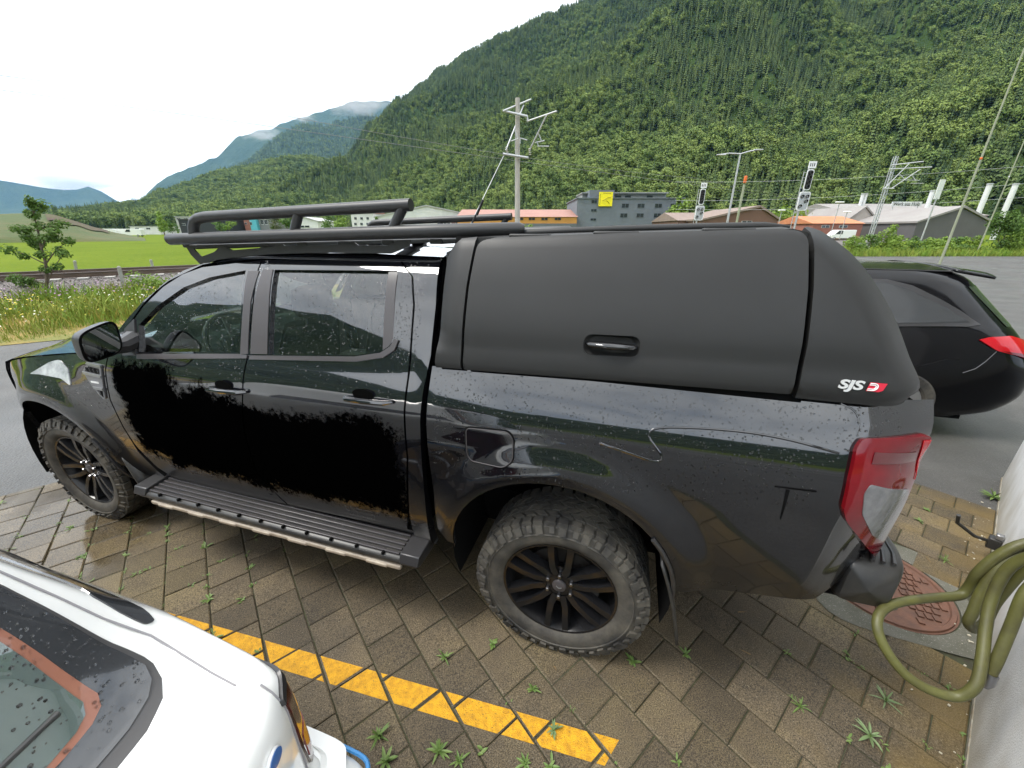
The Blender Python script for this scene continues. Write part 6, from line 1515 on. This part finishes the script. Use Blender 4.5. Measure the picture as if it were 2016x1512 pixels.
B('guy_wire', [P(992, 306, -.4), D(922, 450, 24)], .022)
M_ORNG = material('signal_orange', (.65, .13, .02), .5)
def signal(px0, py0, px1, py1, Y, lab, flip=1):
    b_ = D(px0, py0, Y); b_.z = 0; t_ = D(px1, py1, Y); s = empty('railway_signal', b_, 0, label=lab, cat='railway signal', group='railway signals'); h = t_.z; x_ = t_.x - b_.x
    mm = MB(); mm.tube([(0, 0, 0), (0, 0, h * .96)], .08, 8); mm.build('post', M_GALV, s)
    for dx in (-.28,):
        mm = MB(); mm.tube([(dx, .1, 0), (dx, .1, h * .9)], .03, 6); mm.build('ladder_rail', M_GALV, s)
    for k in range(int(h / .4)):
        mm = MB(); mm.tube([(-.28, .1, .3 + k * .38), (0, .1, .3 + k * .38)], .018, 5); mm.build('ladder_rung', M_GALV, s)
    white = MATS.get('signal_white') or material('signal_white', (.75, .76, .76), .5)
    mm = MB(); mm.box((.12, -.12, h - .25), (.62, .05, .5)); bd = mm.build('number_board', white, s)
    for k in range(3):
        mm = MB(); mm.box((-.06 + k * .16, -.148, h - .25), (.07, .004, .24)); mm.build('board_mark', M_TRIM, bd)
    for (zc, hh, ww, lamps) in ((h - 1.35, 1.55, .56, [(0, .5), (0, .17), (0, -.17), (0, -.5)]), (h - 2.95, 1.45, .92, [(-.22, .36), (.2, .36), (.2, .0), (-.22, -.38)])):
        pl_ = fillet([(-ww / 2, -hh / 2), (ww / 2, -hh / 2), (ww / 2, hh / 2), (-ww / 2, hh / 2)], .2, 5)
        mm = MB(); mm.prism([(p[0] + .1, p[1] + zc) for p in pl_], 1, -.16, -.10); hd_ = mm.build('signal_head', white, s, smooth_deg=0); fix_normals(hd_)
        mm = MB(); mm.prism([(p[0] * .82 + .1, p[1] * .9 + zc) for p in pl_], 1, -.172, -.15); fix_normals(mm.build('head_face', M_GALV if ww > .6 else M_TRIM, hd_, smooth_deg=0))
        for (lx, lz) in lamps:
            mm = MB(); mm.lathe([(0, .02), (.12, .02), (.13, -.10), (.115, -.10), (.10, .0)], 12, M=Matrix.Translation((lx + .1, -.18, zc + lz))); mm.build('lamp_hood', M_TRIM, hd_)
    return s
signal(1568, 432, 1590, 318, 36, 'white framed railway signal on a mast with ladder, right of the street lamp'); signal(1372, 432, 1378, 360, 46, 'lower railway signal with black face beside the grey building')
# street lamp with twin heads
b_ = D(1432, 437, 38); b_.z = 0; t_ = D(1450, 303, 38); lam = empty('street_lamp', b_, 0, label='white street lamp with two curved arms between the railway signals', cat='street lamp')
h = t_.z; mm = MB(); mm.tube([(0, 0, 0), (0, 0, h)], [.11, .07], 10); mm.build('pole', M_GALV, lam)
for q in ((1413, 305), (1500, 295)):
    e_ = D(q[0], q[1], 38) - b_; e_.x -= 0
    mm = MB(); mm.tube([(0, 0, h), Vector((0, 0, h)).lerp(e_, .5) + Vector((0, 0, .08)), e_], [.05, .05, .04], 8); mm.build('lamp_arm', M_GALV, lam)
    mm = MB(); mm.box(e_ + Vector((.3 if e_.x < 0 else -.3, 0, 0)), (.75, .28, .09)); mm.build('lamp_head', M_GALV, lam, bevel=.03)
# lattice mast on the right
Yr = 46.0; b_ = D(1716, 458, Yr); b_.z = 0; t_ = D(1757, 308, Yr); lm = empty('catenary_mast', b_, 0, label='grey lattice railway mast with slanting arms right of the signals', cat='mast', group='railway masts'); hR = t_.z
for dx in (-.14, .14):
    for dy in (-.12, .12):
        mm = MB(); mm.box((dx, dy, hR / 2), (.06, .06, hR)); mm.build('lattice_leg', M_GALV, lm)
for k in range(int(hR / .6)):
    mm = MB(); mm.tube([(-.14, -.12, .2 + k * .6), (.14, -.12, .5 + k * .6), (-.14, -.12, .8 + k * .6)], .02, 5); mm.build('lattice_brace', M_GALV, lm)
def PR(px, py, dy=0): return D(px, py, Yr + dy)
for q, r_ in (([(1755, 325), (1818, 318)], .06), ([(1752, 333), (1834, 329)], .06), ([(1742, 370), (1790, 322)], .045), ([(1755, 371), (1812, 333)], .045), ([(1738, 371), (1760, 371)], .06), ([(1770, 342), (1780, 352)], .035), ([(1795, 345), (1803, 356)], .035), ([(1758, 354), (1810, 355)], .03), ([(1793, 361), (1818, 361)], .03)):
    mm = MB(); mm.tube([PR(*q[0], -.3) - b_, PR(*q[1], -.5) - b_], r_, 6); mm.build('bracket_arm', M_GALV, lm)
b2 = D(1690, 455, 47); b2.z = 0
# flag poles behind the estate car
M_POLE = material('pole_green_grey', (.30, .32, .22), .6, var=(1, (.24, .26, .18)))
for (q0, q1, Y, lb) in (((1845, 532), (2010, 60), 19.8, 'tall thin pole rising from the yard right of the hedge bush'), ((1935, 470), (2040, 170), 34, 'second thin pole behind the hedge at the right edge')):
    p0 = D(q0[0], q0[1], Y); p0.z = 0; p1 = D(q1[0], q1[1], Y); e = empty('thin_pole', p0, 0, label=lb, cat='pole', group='thin poles on the right')
    mm = MB(); mm.tube([(0, 0, 0), (0, 0, p1.z)], [.055, .025], 8); mm.build('shaft', M_POLE, e)
    mm = MB(); mm.tube([(0, 0, 0), (0, 0, .06)], .12, 10); mm.build('foot_plate', M_GALV, e)
    mm = MB(); mm.box((0, 0, p1.z * (.52 if Y < 30 else .5)), (.09, .08, .12)); mm.build('collar', M_ORNG if Y < 30 else M_GALV, e, bevel=.03)
# line posts with orange insulators, small lamps and stacks around the works
for (q0, q1, Y, r_, lb, topm) in (((1452, 430), (1460, 347), 60, .16, 'wooden line post with an orange cap behind the street lamp', M_ORNG),):
    p0 = D(*q0, Y); p0.z = 0; p1 = D(*q1, Y); e = empty('line_post', p0, 0, label=lb, cat='post')
    mm = MB(); mm.tube([(0, 0, 0), (0, 0, p1.z - 1)], r_, 8); mm.build('shaft', M_POLE, e)
    mm = MB(); mm.box((0, 0, p1.z - .4), (.34, .34, .9)); mm.build('cap', topm, e, bevel=.08)
for (q0, q1, Y, r_, lb) in (((1640, 445), (1645, 398), 62, .05, 'small lamp post before the orange roofed shed, left one'), ((1660, 445), (1664, 417), 66, .05, 'small lamp post before the orange roofed shed, right one'), ((1533, 440), (1535, 414), 70, .05, 'small lamp post beside the brown barn')):
    p0 = D(*q0, Y); p0.z = 0; p1 = D(*q1, Y); e = empty('lamp_post', p0, 0, label=lb, cat='lamp post', group='small yard lamps')
    mm = MB(); mm.tube([(0, 0, 0), (0, 0, p1.z)], r_, 6); mm.build('shaft', M_GALV, e)
    mm = MB(); mm.box((0, 0, p1.z), (1.1, .4, .18)); mm.build('lamp_head', M_WHITEREF, e, bevel=.05)
M_STACK = material('stack_white', (.62, .63, .62), .5)
for (q0, q1, Y, r_, lb) in (((1688, 420), (1696, 383), 118, .4, 'white steel flue beside the works roof, left of a pair'), ((1694, 420), (1702, 383), 118, .4, 'white steel flue beside the works roof, right of a pair'), ((1826, 405), (1832, 377), 110, .5, 'short white flue behind the works sign'), ((1928, 415), (1944, 364), 95, .5, 'white flue left of the right hand pair above the dark hall'), ((1980, 410), (1994, 364), 95, .5, 'white flue at the far right above the hedge')):
    p0 = D(*q0, Y); p0.z = 0; p1 = D(*q1, Y); e = empty('flue', p0, 0, label=lb, cat='flue', group='white flues of the works')
    mm = MB(); mm.tube([(0, 0, 0), (0, 0, p1.z)], r_, 12); mm.build('pipe', M_STACK, e)
    mm = MB(); mm.tube([(0, 0, p1.z), (0, 0, p1.z + .3)], r_ * 1.15, 12); mm.build('rim', M_GALV, e)
# white notice tower
p0 = D(1840, 400, 80); p0.z = 0; e = empty('notice_board', p0, 0, label='narrow white board on a post above the works', cat='sign'); p1 = D(1846, 354, 80)
mm = MB(); mm.box((0, 0, p1.z - 1.6), (1.0, .15, 3.3)); mm.build('board', M_STACK, e); mm = MB(); mm.tube([(0, 0, 0), (0, 0, p1.z - 3)], .12, 8); mm.build('post', M_GALV, e)
# overhead wires along the track
M_WIRE = material('wire', (.22, .22, .22), .5, metal=.3)
def wire(b, z, sag, lb, a0=-45, a1=62, span=34, r_=.014, off=2.0):
    pts_ = []; n = 90
    for i in range(n + 1):
        a = lerp(a0, a1, i / n); t = ((a - off) / span) % 1.0; pts_.append(AB(a, b, z - sag * 4 * t * (1 - t)))
    mm = MB(); mm.tube(pts_, r_, 5); mm.build('overhead_wire', M_WIRE, None, label=lb, cat='wire')
wire(-19.5, 5.65, .04, 'contact wire over the track, lower of the two overhead wires', r_=.009); wire(-19.5, 6.15, .32, 'sagging carrier wire over the track, upper of the two', r_=.008)
for k, (y0, y1) in enumerate(((395, 356), (412, 384), (358, 322))):
    mm = MB(); p0, p1 = D(1330, y0, 60), D(2080, y1, 42); mm.tube([p0.lerp(p1, i / 12) - Vector((0, 0, .5 * 4 * (i / 12) * (1 - i / 12))) for i in range(13)], .012, 5)
    mm.build('line_wire', M_GALV, None, label=['middle', 'lowest', 'topmost'][k] + ' of the thin wires crossing the wooded slope on the right', cat='wire')

# ------------------------------------------------------------------ buildings
def wall_mat(name, c, c2=None): return material(name, c, .8, var=(.4, c2 or tuple(x * .85 for x in c)))
def box_building(name, x0, x1, ytop, Y, depth, m, roof_m, label, wins=(), roof='flat', roof_h=1.0, winm=None, over=.3, cat='building', yb=None):
    p0, p1 = D(x0, ytop, Y), D(x1, ytop, Y); cx = (p0.x + p1.x) / 2; w_ = p1.x - p0.x; h = (p0.z + p1.z) / 2
    e = empty(name, (cx, Y, 0), 0, label=label, cat=cat)
    mm = MB(); mm.box((0, depth / 2, h / 2), (w_, depth, h)); mm.build('wall', m, e, smooth_deg=0)
    if roof == 'flat': mm = MB(); mm.box((0, depth / 2, h + .12), (w_ + over * 2, depth + over * 2, .24)); mm.build('roof', roof_m, e, smooth_deg=0)
    elif roof == 'gable_x':      # ridge along x: slopes face the camera
        mm = MB(); mm.add([(-w_ / 2 - over, -over, h), (w_ / 2 + over, -over, h), (w_ / 2 + over, depth / 2, h + roof_h), (-w_ / 2 - over, depth / 2, h + roof_h), (-w_ / 2 - over, depth + over, h), (w_ / 2 + over, depth + over, h)], [(0, 1, 2, 3), (3, 2, 5, 4), (0, 3, 4), (1, 5, 2), (0, 4, 5, 1)]); mm.build('roof', roof_m, e, smooth_deg=0)
    else:                        # gable facing the camera, peak position roof[1]
        k = roof[1]; xp = lerp(-w_ / 2, w_ / 2, k)
        mm = MB(); mm.prism([(-w_ / 2, h), (w_ / 2, h), (xp, h + roof_h)], 1, 0, depth); fix_normals(mm.build('gable', m, e, smooth_deg=0))
        mm = MB(); t = .25
        mm.prism([(-w_ / 2 - over, h - .1), (xp, h + roof_h), (w_ / 2 + over, h - .1), (w_ / 2 + over, h + t), (xp, h + roof_h + t + .15), (-w_ / 2 - over, h + t)], 1, -over, depth + over); fix_normals(mm.build('roof', roof_m, e, smooth_deg=0))
    for (wx, wy, ww, wh) in wins:
        c_ = D(wx, wy, Y); sx = ww * Y / 815.0; sz = wh * Y / 815.0
        mm = MB(); mm.box((c_.x - cx, -.02, c_.z), (sx, .10, sz)); f_ = mm.build('window', M_STACK if winm is None else winm, e, smooth_deg=0)
        for k in (-1, 1):
            mm = MB(); mm.box((c_.x - cx + k * sx * .245, -.075, c_.z), (sx * .44, .02, sz * .86)); mm.build('pane', M_WINPANE, f_, smooth_deg=0)
    return e
M_WINPANE = material('window_pane', (.03, .035, .04), .08, coat=.5)
M_GREYB = wall_mat('slate_cladding', (.155, .175, .20)); M_PENT = wall_mat('penthouse_grey', (.30, .31, .30)); M_ROOFD = material('dark_roof', (.10, .095, .09), .8)
gb = box_building('office_block', 1137, 1347, 391, 120, 22, M_GREYB, M_GREYB, 'slate grey office block with rows of windows and a yellow sign', [(x, 405, 14, 8) for x in (1231, 1262, 1296, 1327)] + [(x, 424, 14, 8) for x in (1228, 1260, 1294, 1324)] + [(1170, 397, 11, 6), (1169, 414, 11, 5), (1168, 432, 11, 4)], winm=M_GREYB)
gx = gb.location.x
for (x0, x1, y0, y1, dy, m, nm) in ((1160, 1210, 374, 392, 1.0, M_GREYB, 'stair_tower'), (1146, 1312, 381, 392, 5.0, M_PENT, 'penthouse')):
    a_, c_ = D(x0, y1, 120 + dy), D(x1, y0, 120 + dy); mm = MB(); mm.box(((a_.x + c_.x) / 2 - gx, dy + 5, (a_.z + c_.z) / 2), (c_.x - a_.x, 10, c_.z - a_.z)); pt = mm.build(nm, m, gb, smooth_deg=0)
    if nm == 'penthouse':
        mm = MB(); mm.box(((a_.x + c_.x) / 2 - gx, dy + 4.5, c_.z + .1), (c_.x - a_.x + .6, 11.5, .25)); mm.build('penthouse_roof', M_PENT, gb, smooth_deg=0)
        for wx in (1217, 1236, 1279):
            q = D(wx, 388, 124.9); mm = MB(); mm.box((q.x - gx, 4.9, q.z), (1.7, .1, .8)); mm.build('window', M_WINPANE, gb, smooth_deg=0)
# sign: yellow panel with leaping shape
a_, c_ = D(1178, 406, 119.7), D(1207, 378, 119.7); sg = empty('company_sign', ((a_.x + c_.x) / 2, 119.7, 0), 0, label='square yellow company sign on the slate grey office block', cat='sign')
zc = (a_.z + c_.z) / 2; sw_, sh_ = c_.x - a_.x, c_.z - a_.z
mm = MB(); mm.box((0, 0, zc), (sw_, .3, sh_)); mm.build('panel', material('sign_yellow', (.85, .72, .01), .4), sg, smooth_deg=0)
M_SIGNINK = material('sign_ink', (.32, .27, .02), .5)
mm = MB(); mm.tube([(-sw_ * .25, -.18, zc - sh_ * .12), (-sw_ * .05, -.18, zc - sh_ * .02), (sw_ * .15, -.18, zc + sh_ * .12), (sw_ * .38, -.18, zc + sh_ * .15)], .16, 6, fl=.4); mm.build('emblem_stroke', M_SIGNINK, sg)
mm = MB(); mm.tube([(sw_ * .05, -.18, zc - sh_ * .1), (sw_ * .2, -.18, zc - sh_ * .2), (sw_ * .3, -.18, zc - sh_ * .35)], .12, 6, fl=.4); mm.build('emblem_stroke', M_SIGNINK, sg)
for k in range(7):
    mm = MB(); mm.box((-sw_ * .41, -.17, zc - sh_ * .36 + k * sh_ * .115), (.2, .03, .28)); mm.build('lettering', M_SIGNINK, sg)
for k in range(6):
    mm = MB(); mm.box((-sw_ * .2 + k * sw_ * .1, -.17, zc + sh_ * .42), (.28, .03, .2)); mm.build('lettering', M_SIGNINK, sg)
# orange banded warehouse
M_ORB = wall_mat('orange_cladding', (.55, .26, .06)); M_PINKR = material('red_sheet_roof', (.33, .17, .13), .7, var=(.2, (.28, .14, .11))); M_DGREY = wall_mat('dark_grey_wall', (.13, .14, .15))
ob = box_building('orange_warehouse', 900, 1136, 427, 118, 30, M_ORB, M_PINKR, 'long warehouse with orange band and reddish roof left of the grey office', [(x, 431, 13, 5) for x in (926, 950, 974, 1000, 1024, 1047, 1072, 1098)], roof='gable_x', roof_h=2.6, winm=M_ORB)
a_ = D(900, 440, 118); mm = MB(); mm.box((0, -.06, a_.z / 2), (D(1136, 430, 118).x - D(900, 430, 118).x + .05, .2, a_.z)); mm.build('base_wall', M_DGREY, ob, smooth_deg=0)
# brown barn
M_BROWN = wall_mat('brown_boards', (.16, .085, .06)); M_BRROOF = material('brown_roof', (.24, .18, .15), .8, var=(.3, (.19, .14, .12)))
box_building('timber_barn', 1385, 1532, 433, 88, 20, M_BROWN, M_BRROOF, 'brown timber barn with a low gable behind the canopy', [(1470, 437, 20, 4)], roof=('gable', .72), roof_h=2.4)
box_building('brown_roofed_shed', 1336, 1400, 434, 96, 18, M_BROWN, M_BRROOF, 'low shed with a brown sloping roof beside the grey office', roof='gable_x', roof_h=2.0)
# orange tiled shed and white van
M_TILE = material('orange_tiles', (.50, .20, .09), .8, var=(.5, (.42, .16, .08)))
box_building('tiled_shed', 1602, 1700, 440, 92, 14, wall_mat('brick_wall', (.30, .12, .09)), M_TILE, 'low shed with a bright orange tiled roof', [(1625, 446, 16, 5), (1660, 446, 16, 5)], roof='gable_x', roof_h=1.7)
def vehicle(name, px, Y, ln, h, m, label, cat, group=None):
    p = D(px, 455, Y); e = empty(name, (p.x, Y, 0), R(3), label=label, cat=cat, group=group)
    pr = [(-ln / 2, .45), (ln / 2, .45), (ln / 2, h * .95), (ln / 2 - .1, h), (-ln * .22, h), (-ln * .36, h * .62), (-ln / 2, h * .52)]
    mm = MB(); mm.prism(fillet(pr, .15, 3), 1, -.95, .95); fix_normals(mm.build('body', m, e, smooth_deg=0, bevel=.05))
    mm = MB(); mm.prism([(-ln * .20, h * .60), (-ln * .33, h * .60), (-ln * .21, h * .92), (-ln * .04, h * .92), (-ln * .04, h * .60)], 1, -.96, .96); fix_normals(mm.build('cab_window', M_WINPANE, e, smooth_deg=0))
    for u in (-ln * .32, ln * .30):
        for v, ro in ((-.85, 0), (.85, math.pi)): simple_wheel(e, (u, v, .36), r=.36, wd=.25, rot=ro)
    return e
vehicle('parked_van', 1655, 88, 5.5, 2.1, M_WHITE, 'white van parked before the orange roofed shed', 'van')
# works hall with roof sign, dark gabled hall
M_PURP = wall_mat('purple_cladding', (.24, .11, .14)); M_GROOF = material('grey_sheet_roof', (.26, .245, .23), .7, var=(.2, (.22, .2, .19)))
wh_ = box_building('works_hall', 1698, 1945, 424, 104, 34, M_PURP, M_GROOF, 'wide works hall with purple walls and grey roof on the right', [(1760, 437, 60, 4)], roof='gable_x', roof_h=3.6)
a_, c_ = D(1754, 406, 103), D(1816, 397, 103); rsg = empty('roof_sign', ((a_.x + c_.x) / 2, 103, 0), 0, label='long white lettered sign on the works hall roof', cat='sign')
mm = MB(); mm.box((0, 0, (a_.z + c_.z) / 2), (c_.x - a_.x, .15, c_.z - a_.z)); mm.build('board', M_STACK, rsg, smooth_deg=0)
text_mesh('Werk aus Holz', 1.05, .02, M_TRIM, 'board_lettering', rsg, Matrix.Translation((-(c_.x - a_.x) / 2 + .3, -.12, (a_.z + c_.z) / 2 - .36)) @ Matrix.Rotation(R(90), 4, 'X'))
for k in (-1, 1):
    mm = MB(); mm.tube([(k * 3, .1, 5.0), (k * 3, .1, a_.z + .2)], .08, 6); mm.build('sign_post', M_GALV, rsg)
box_building('cream_gable_house', 1672, 1722, 432, 100, 16, wall_mat('cream_wall', (.42, .38, .34)), M_GROOF, 'pale gabled house end left of the purple works hall', roof=('gable', .5), roof_h=2.6)
box_building('dark_gable_hall', 1806, 1950, 438, 84, 26, wall_mat('charcoal_wall', (.105, .10, .10)), M_GROOF, 'charcoal hall with a wide low gable on the right', roof=('gable', .55), roof_h=2.7)
# town on the left
M_BLK = wall_mat('black_cladding', (.03, .032, .035)); M_WH = wall_mat('white_wall', (.68, .68, .66)); M_LG = wall_mat('light_grey_wall', (.42, .42, .41)); M_TEAL = wall_mat('teal_panel', (.10, .42, .50))
box_building('black_hall', 350, 428, 432, 190, 25, M_BLK, M_ROOFD, 'black flat roofed hall left of the roof rack', [(362, 442, 6, 4), (380, 442, 6, 4)])
box_building('pale_upper_block', 344, 440, 427, 225, 20, M_LG, M_LG, 'pale grey block rising behind the black hall', [(x, 431, 8, 3) for x in (352, 366, 380, 394, 408, 422)])
box_building('grey_tower_block', 502, 532, 425, 200, 14, wall_mat('panel_grey', (.20, .20, .21)), M_ROOFD, 'grey panelled block beside the teal tower seen under the rack', [(x, 437, 5, 10) for x in (508, 516, 524)])
box_building('teal_tower', 488, 501, 422, 198, 6, M_TEAL, M_TEAL, 'narrow teal panelled tower seen through the roof rack', [(494, 440, 4, 6)])
box_building('brick_house', 478, 490, 428, 205, 8, wall_mat('red_wall', (.32, .13, .09)), M_ROOFD, 'small brick red house left of the teal tower', [(484, 440, 4, 4)])
box_building('white_shed', 575, 625, 436, 180, 16, M_WH, M_LG, 'white shed seen under the middle of the roof rack', [(600, 446, 20, 4)], roof=('gable', .5), roof_h=1.5)
box_building('white_house', 690, 735, 420, 150, 14, M_WH, M_PINKR, 'white house with a red roof seen behind the roof rack', [(700, 430, 5, 5), (712, 430, 5, 5), (724, 430, 5, 5), (700, 441, 5, 5), (712, 441, 5, 5), (724, 441, 5, 5)], roof='gable_x', roof_h=2.0)
box_building('white_gable_hall', 738, 945, 428, 140, 24, M_WH, M_LG, 'long white hall with a pale gable behind the rear of the rack', [(770, 438, 18, 5), (800, 438, 18, 5), (880, 440, 14, 6), (905, 440, 14, 6)], roof=('gable', .5), roof_h=3.4)
box_building('dark_red_shed', 888, 915, 430, 132, 8, wall_mat('oxblood_wall', (.14, .06, .05)), M_ROOFD, 'small dark red shed left of the orange warehouse', [(901, 438, 8, 4)])
box_building('far_white_block', 255, 312, 446, 240, 12, M_WH, M_LG, 'low white building far left across the meadow', [(270, 450, 8, 3), (292, 450, 8, 3)])
for k, (px, Y) in enumerate(((208, 150), (232, 152), (262, 149))):
    vehicle('parked_lorry', px, Y, 6.5, 2.6, M_WHITE, ['white lorry far left, nearest the grassy mound', 'white lorry far left, middle of three', 'white lorry far left, nearest the black hall'][k], 'lorry', 'white lorries across the meadow')
# trees standing on the plain
def plain_tree(px, Y, h, wd, m, label, seed, n=520):
    p = D(px, 455, Y); e = empty('meadow_tree', (p.x, Y, 0), 0, label=label, cat='tree'); rr = random.Random(seed)
    cs = [((rr.uniform(-.3, .3) * wd, rr.uniform(-.3, .3) * wd, h * rr.uniform(.35, .85)), (wd * .3, wd * .3, h * .16)) for _ in range(9)] + [((0, 0, h * .88), (wd * .14, wd * .14, h * .14))]
    mm = MB(); clumps(mm, cs, n, .042 * h, rr, .8); mm.build('crown', m, e, smooth_deg=0)
    mm = MB(); mm.tube([(0, 0, 0), (.05, 0, h * .35), (0, 0, h * .7)], [h * .025, h * .018, h * .006], 7); mm.build('trunk', M_BARK, e)
for a in ((322, 130, 7.5, 3.4, ML2, 'bright green pointed tree left of the black hall', 1), (338, 150, 6.0, 4, ML1, 'darker bushy tree close to the black hall', 2), (436, 170, 6, 5, ML1, 'green tree between black hall and teal tower', 3), (452, 190, 7, 6, ML2, 'light green tree right of the black hall', 4), (545, 165, 8, 6, ML4, 'brownish tree right of the grey tower block', 5), (566, 160, 7.5, 5, ML1, 'green tree left of the white shed', 6), (652, 140, 7, 5, ML1, 'green tree left of the white house', 7), (676, 135, 8, 5, ML2, 'light tree close to the white house', 8), (745, 128, 6, 4, ML1, 'tree right of the white house', 9), (1535, 108, 8, 9, ML2, 'pale green tree right of the brown barn', 10), (1045, 70, 3.0, 3, ML2, 'small light green bush above the canopy front', 11), (1328, 112, 10.5, 5, ML2, 'light green treetop behind the office roof end', 12), (1380, 130, 9, 8, ML1, 'green tree behind the lower signal', 13)): plain_tree(*a)
# hedge along the yard
hedge = [(1672, 476, 1.3, 1.6, ML2), (1700, 470, 1.5, 1.7, ML1), (1742, 447, 2.0, 2.5, ML2), (1762, 470, 1.6, 1.6, ML2), (1792, 474, 1.4, 1.5, ML1), (1822, 478, 1.5, 1.4, ML2), (1852, 474, 1.6, 1.5, ML2), (1885, 476, 1.6, 1.5, ML1), (1915, 472, 1.7, 1.6, ML2), (1962, 416, 2.4, 3.6, ML1), (2000, 455, 2.0, 2.4, ML2), (2045, 440, 2.4, 3.0, ML1), (1990, 470, 1.8, 1.8, ML2)]
names = ['light bush at the left end of the hedge', 'bush second from the left end of the hedge', 'tall light bush left of centre in the hedge', 'low bush just right of the tall light hedge bush', 'low green bush between the two tall hedge bushes, first', 'low light bush between the two tall hedge bushes, second', 'low light bush between the two tall hedge bushes, third', 'low green bush between the two tall hedge bushes, fourth', 'light bush close left of the tallest hedge bush', 'tallest dark green bush of the hedge', 'light bush right of the tallest hedge bush', 'green bush at the right end of the hedge', 'low bush at the foot of the tallest hedge bush']
for k, (px, py, wd, h, m) in enumerate(hedge):
    b_ = D(px, 498, 34.0 + (k % 3) * .8); b_.z = 0; h = max(h, D(px, py, b_.y).z); rr = random.Random(100 + k)
    cs = [((rr.uniform(-.5, .5) * wd, rr.uniform(-.4, .4), h * rr.uniform(.2, .8)), (wd * .32, .45, h * .2)) for _ in range(9)] + [((0, 0, h * .85), (wd * .2, .3, h * .15)), ((0, 0, h * .25), (wd * .6, .5, h * .25))]
    shrub('hedge_bush', b_, cs, int(850 * wd * h / 3), .085, m, names[k], 'bush', 200 + k, 'bushes of the hedge', stems=4, trunk_r=.035)
mm = MB(); rr = random.Random(5)
for k in range(5200):
    x = rr.uniform(20, 60); y = 33.0 + rr.uniform(-.7, 1.2) + .02 * (x - 40); h_ = rr.uniform(.25, .75); an = rr.uniform(0, 6.28); s_ = Vector((math.cos(an), math.sin(an), 0)) * .035; p = Vector((x, y, 0)); le = Vector((rr.gauss(0, .2), rr.gauss(0, .2), 0)) * h_
    mm.add([p - s_, p + s_, p + le + Vector((0, 0, h_))], [(0, 1, 2)])
mm.build('hedge_bottom_grass', M_GR1, kind='stuff', smooth_deg=0, label='long grass at the foot of the hedge', cat='grass')
mm = MB(); hb_ = [(18, 33.6), (26, 33.0), (40, 33.0), (62, 33.4), (62, 37.5), (18, 37.5)]; mm.add([(x, y, .004) for x, y in hb_], [tuple(range(6))]); mm.build('hedge_strip', M_VERGE, kind='structure', smooth_deg=0)

# ------------------------------------------------------------------ low clouds clinging to the ridges, and the hazy air
def cloud(name, px, py, Y, sx, sy, sz, dens, label, seed):
    c = D(px, py, Y); mm = MB(); mm.box((0, 0, 0), (2, 2, 2)); o = mm.build(name, None, None, smooth_deg=0, kind='stuff', label=label, cat='cloud'); o.location = c; o.scale = (sx, sy, sz)
    m = bpy.data.materials.new(name); m.use_nodes = True; t = m.node_tree; t.nodes.clear(); l = t.links.new; out = N(t, 'ShaderNodeOutputMaterial'); pv = N(t, 'ShaderNodeVolumePrincipled'); l(pv.outputs[0], out.inputs['Volume'])
    pv.inputs['Color'].default_value = (1, 1, 1, 1); pv.inputs['Anisotropy'].default_value = .2
    tc_ = N(t, 'ShaderNodeTexCoord'); ln = N(t, 'ShaderNodeVectorMath', operation='LENGTH'); l(tc_.outputs['Object'], ln.inputs[0])
    n = N(t, 'ShaderNodeTexNoise', noise_dimensions='4D'); n.inputs['W'].default_value = seed; n.inputs['Scale'].default_value = 1.6; n.inputs['Detail'].default_value = 5; n.inputs['Roughness'].default_value = .62; l(tc_.outputs['Object'], n.inputs['Vector'])
    s_ = N(t, 'ShaderNodeMath', operation='MULTIPLY_ADD'); l(n.outputs['Fac'], s_.inputs[0]); s_.inputs[1].default_value = 2.2; s_.inputs[2].default_value = -.62
    d_ = N(t, 'ShaderNodeMath', operation='SUBTRACT'); l(s_.outputs[0], d_.inputs[0]); l(ln.outputs['Value'], d_.inputs[1])
    mr = N(t, 'ShaderNodeMapRange'); l(d_.outputs[0], mr.inputs[0]); mr.inputs[1].default_value = -.35; mr.inputs[2].default_value = .25; mr.inputs[3].default_value = 0; mr.inputs[4].default_value = dens; l(mr.outputs[0], pv.inputs['Density'])
    o.data.materials.append(m); return o
cloud('ridge_cloud', 705, 205, 3900, 300, 160, 100, .006, 'cloud cap on the dark mountain next to the near slope', 1.0)
cloud('ridge_cloud', 588, 226, 4000, 140, 120, 80, .008, 'small torn cloud left of the cloud cap', 4.0)
cloud('ridge_cloud', 512, 262, 5400, 280, 200, 100, .004, 'small cloud on the blue ridge further left', 7.0)
cloud('ridge_cloud', 130, 362, 9400, 1500, 500, 260, .003, 'bank of cloud over the far blue mountain', 9.0)
cloud('ridge_cloud', 100, 402, 8000, 330, 160, 70, .004, 'small white cloud before the far blue mountain', 12.0)
cloud('ridge_cloud', 5, 388, 8100, 400, 160, 100, .004, 'white cloud before the far mountain at the left edge', 15.0)
mm = MB(); mm.box((0, 0, 1748), (33000, 33000, 3500)); hz_ = mm.build('haze', None, None, smooth_deg=0, kind='stuff', label='thin blue valley haze', cat='haze')
m = bpy.data.materials.new('haze'); m.use_nodes = True; t = m.node_tree; t.nodes.clear(); out = N(t, 'ShaderNodeOutputMaterial'); pv = N(t, 'ShaderNodeVolumePrincipled'); t.links.new(pv.outputs[0], out.inputs['Volume'])
pv.inputs['Color'].default_value = (.30, .60, 1.0, 1); pv.inputs['Density'].default_value = .000042; pv.inputs['Anisotropy'].default_value = .1
hz_.data.materials.append(m)
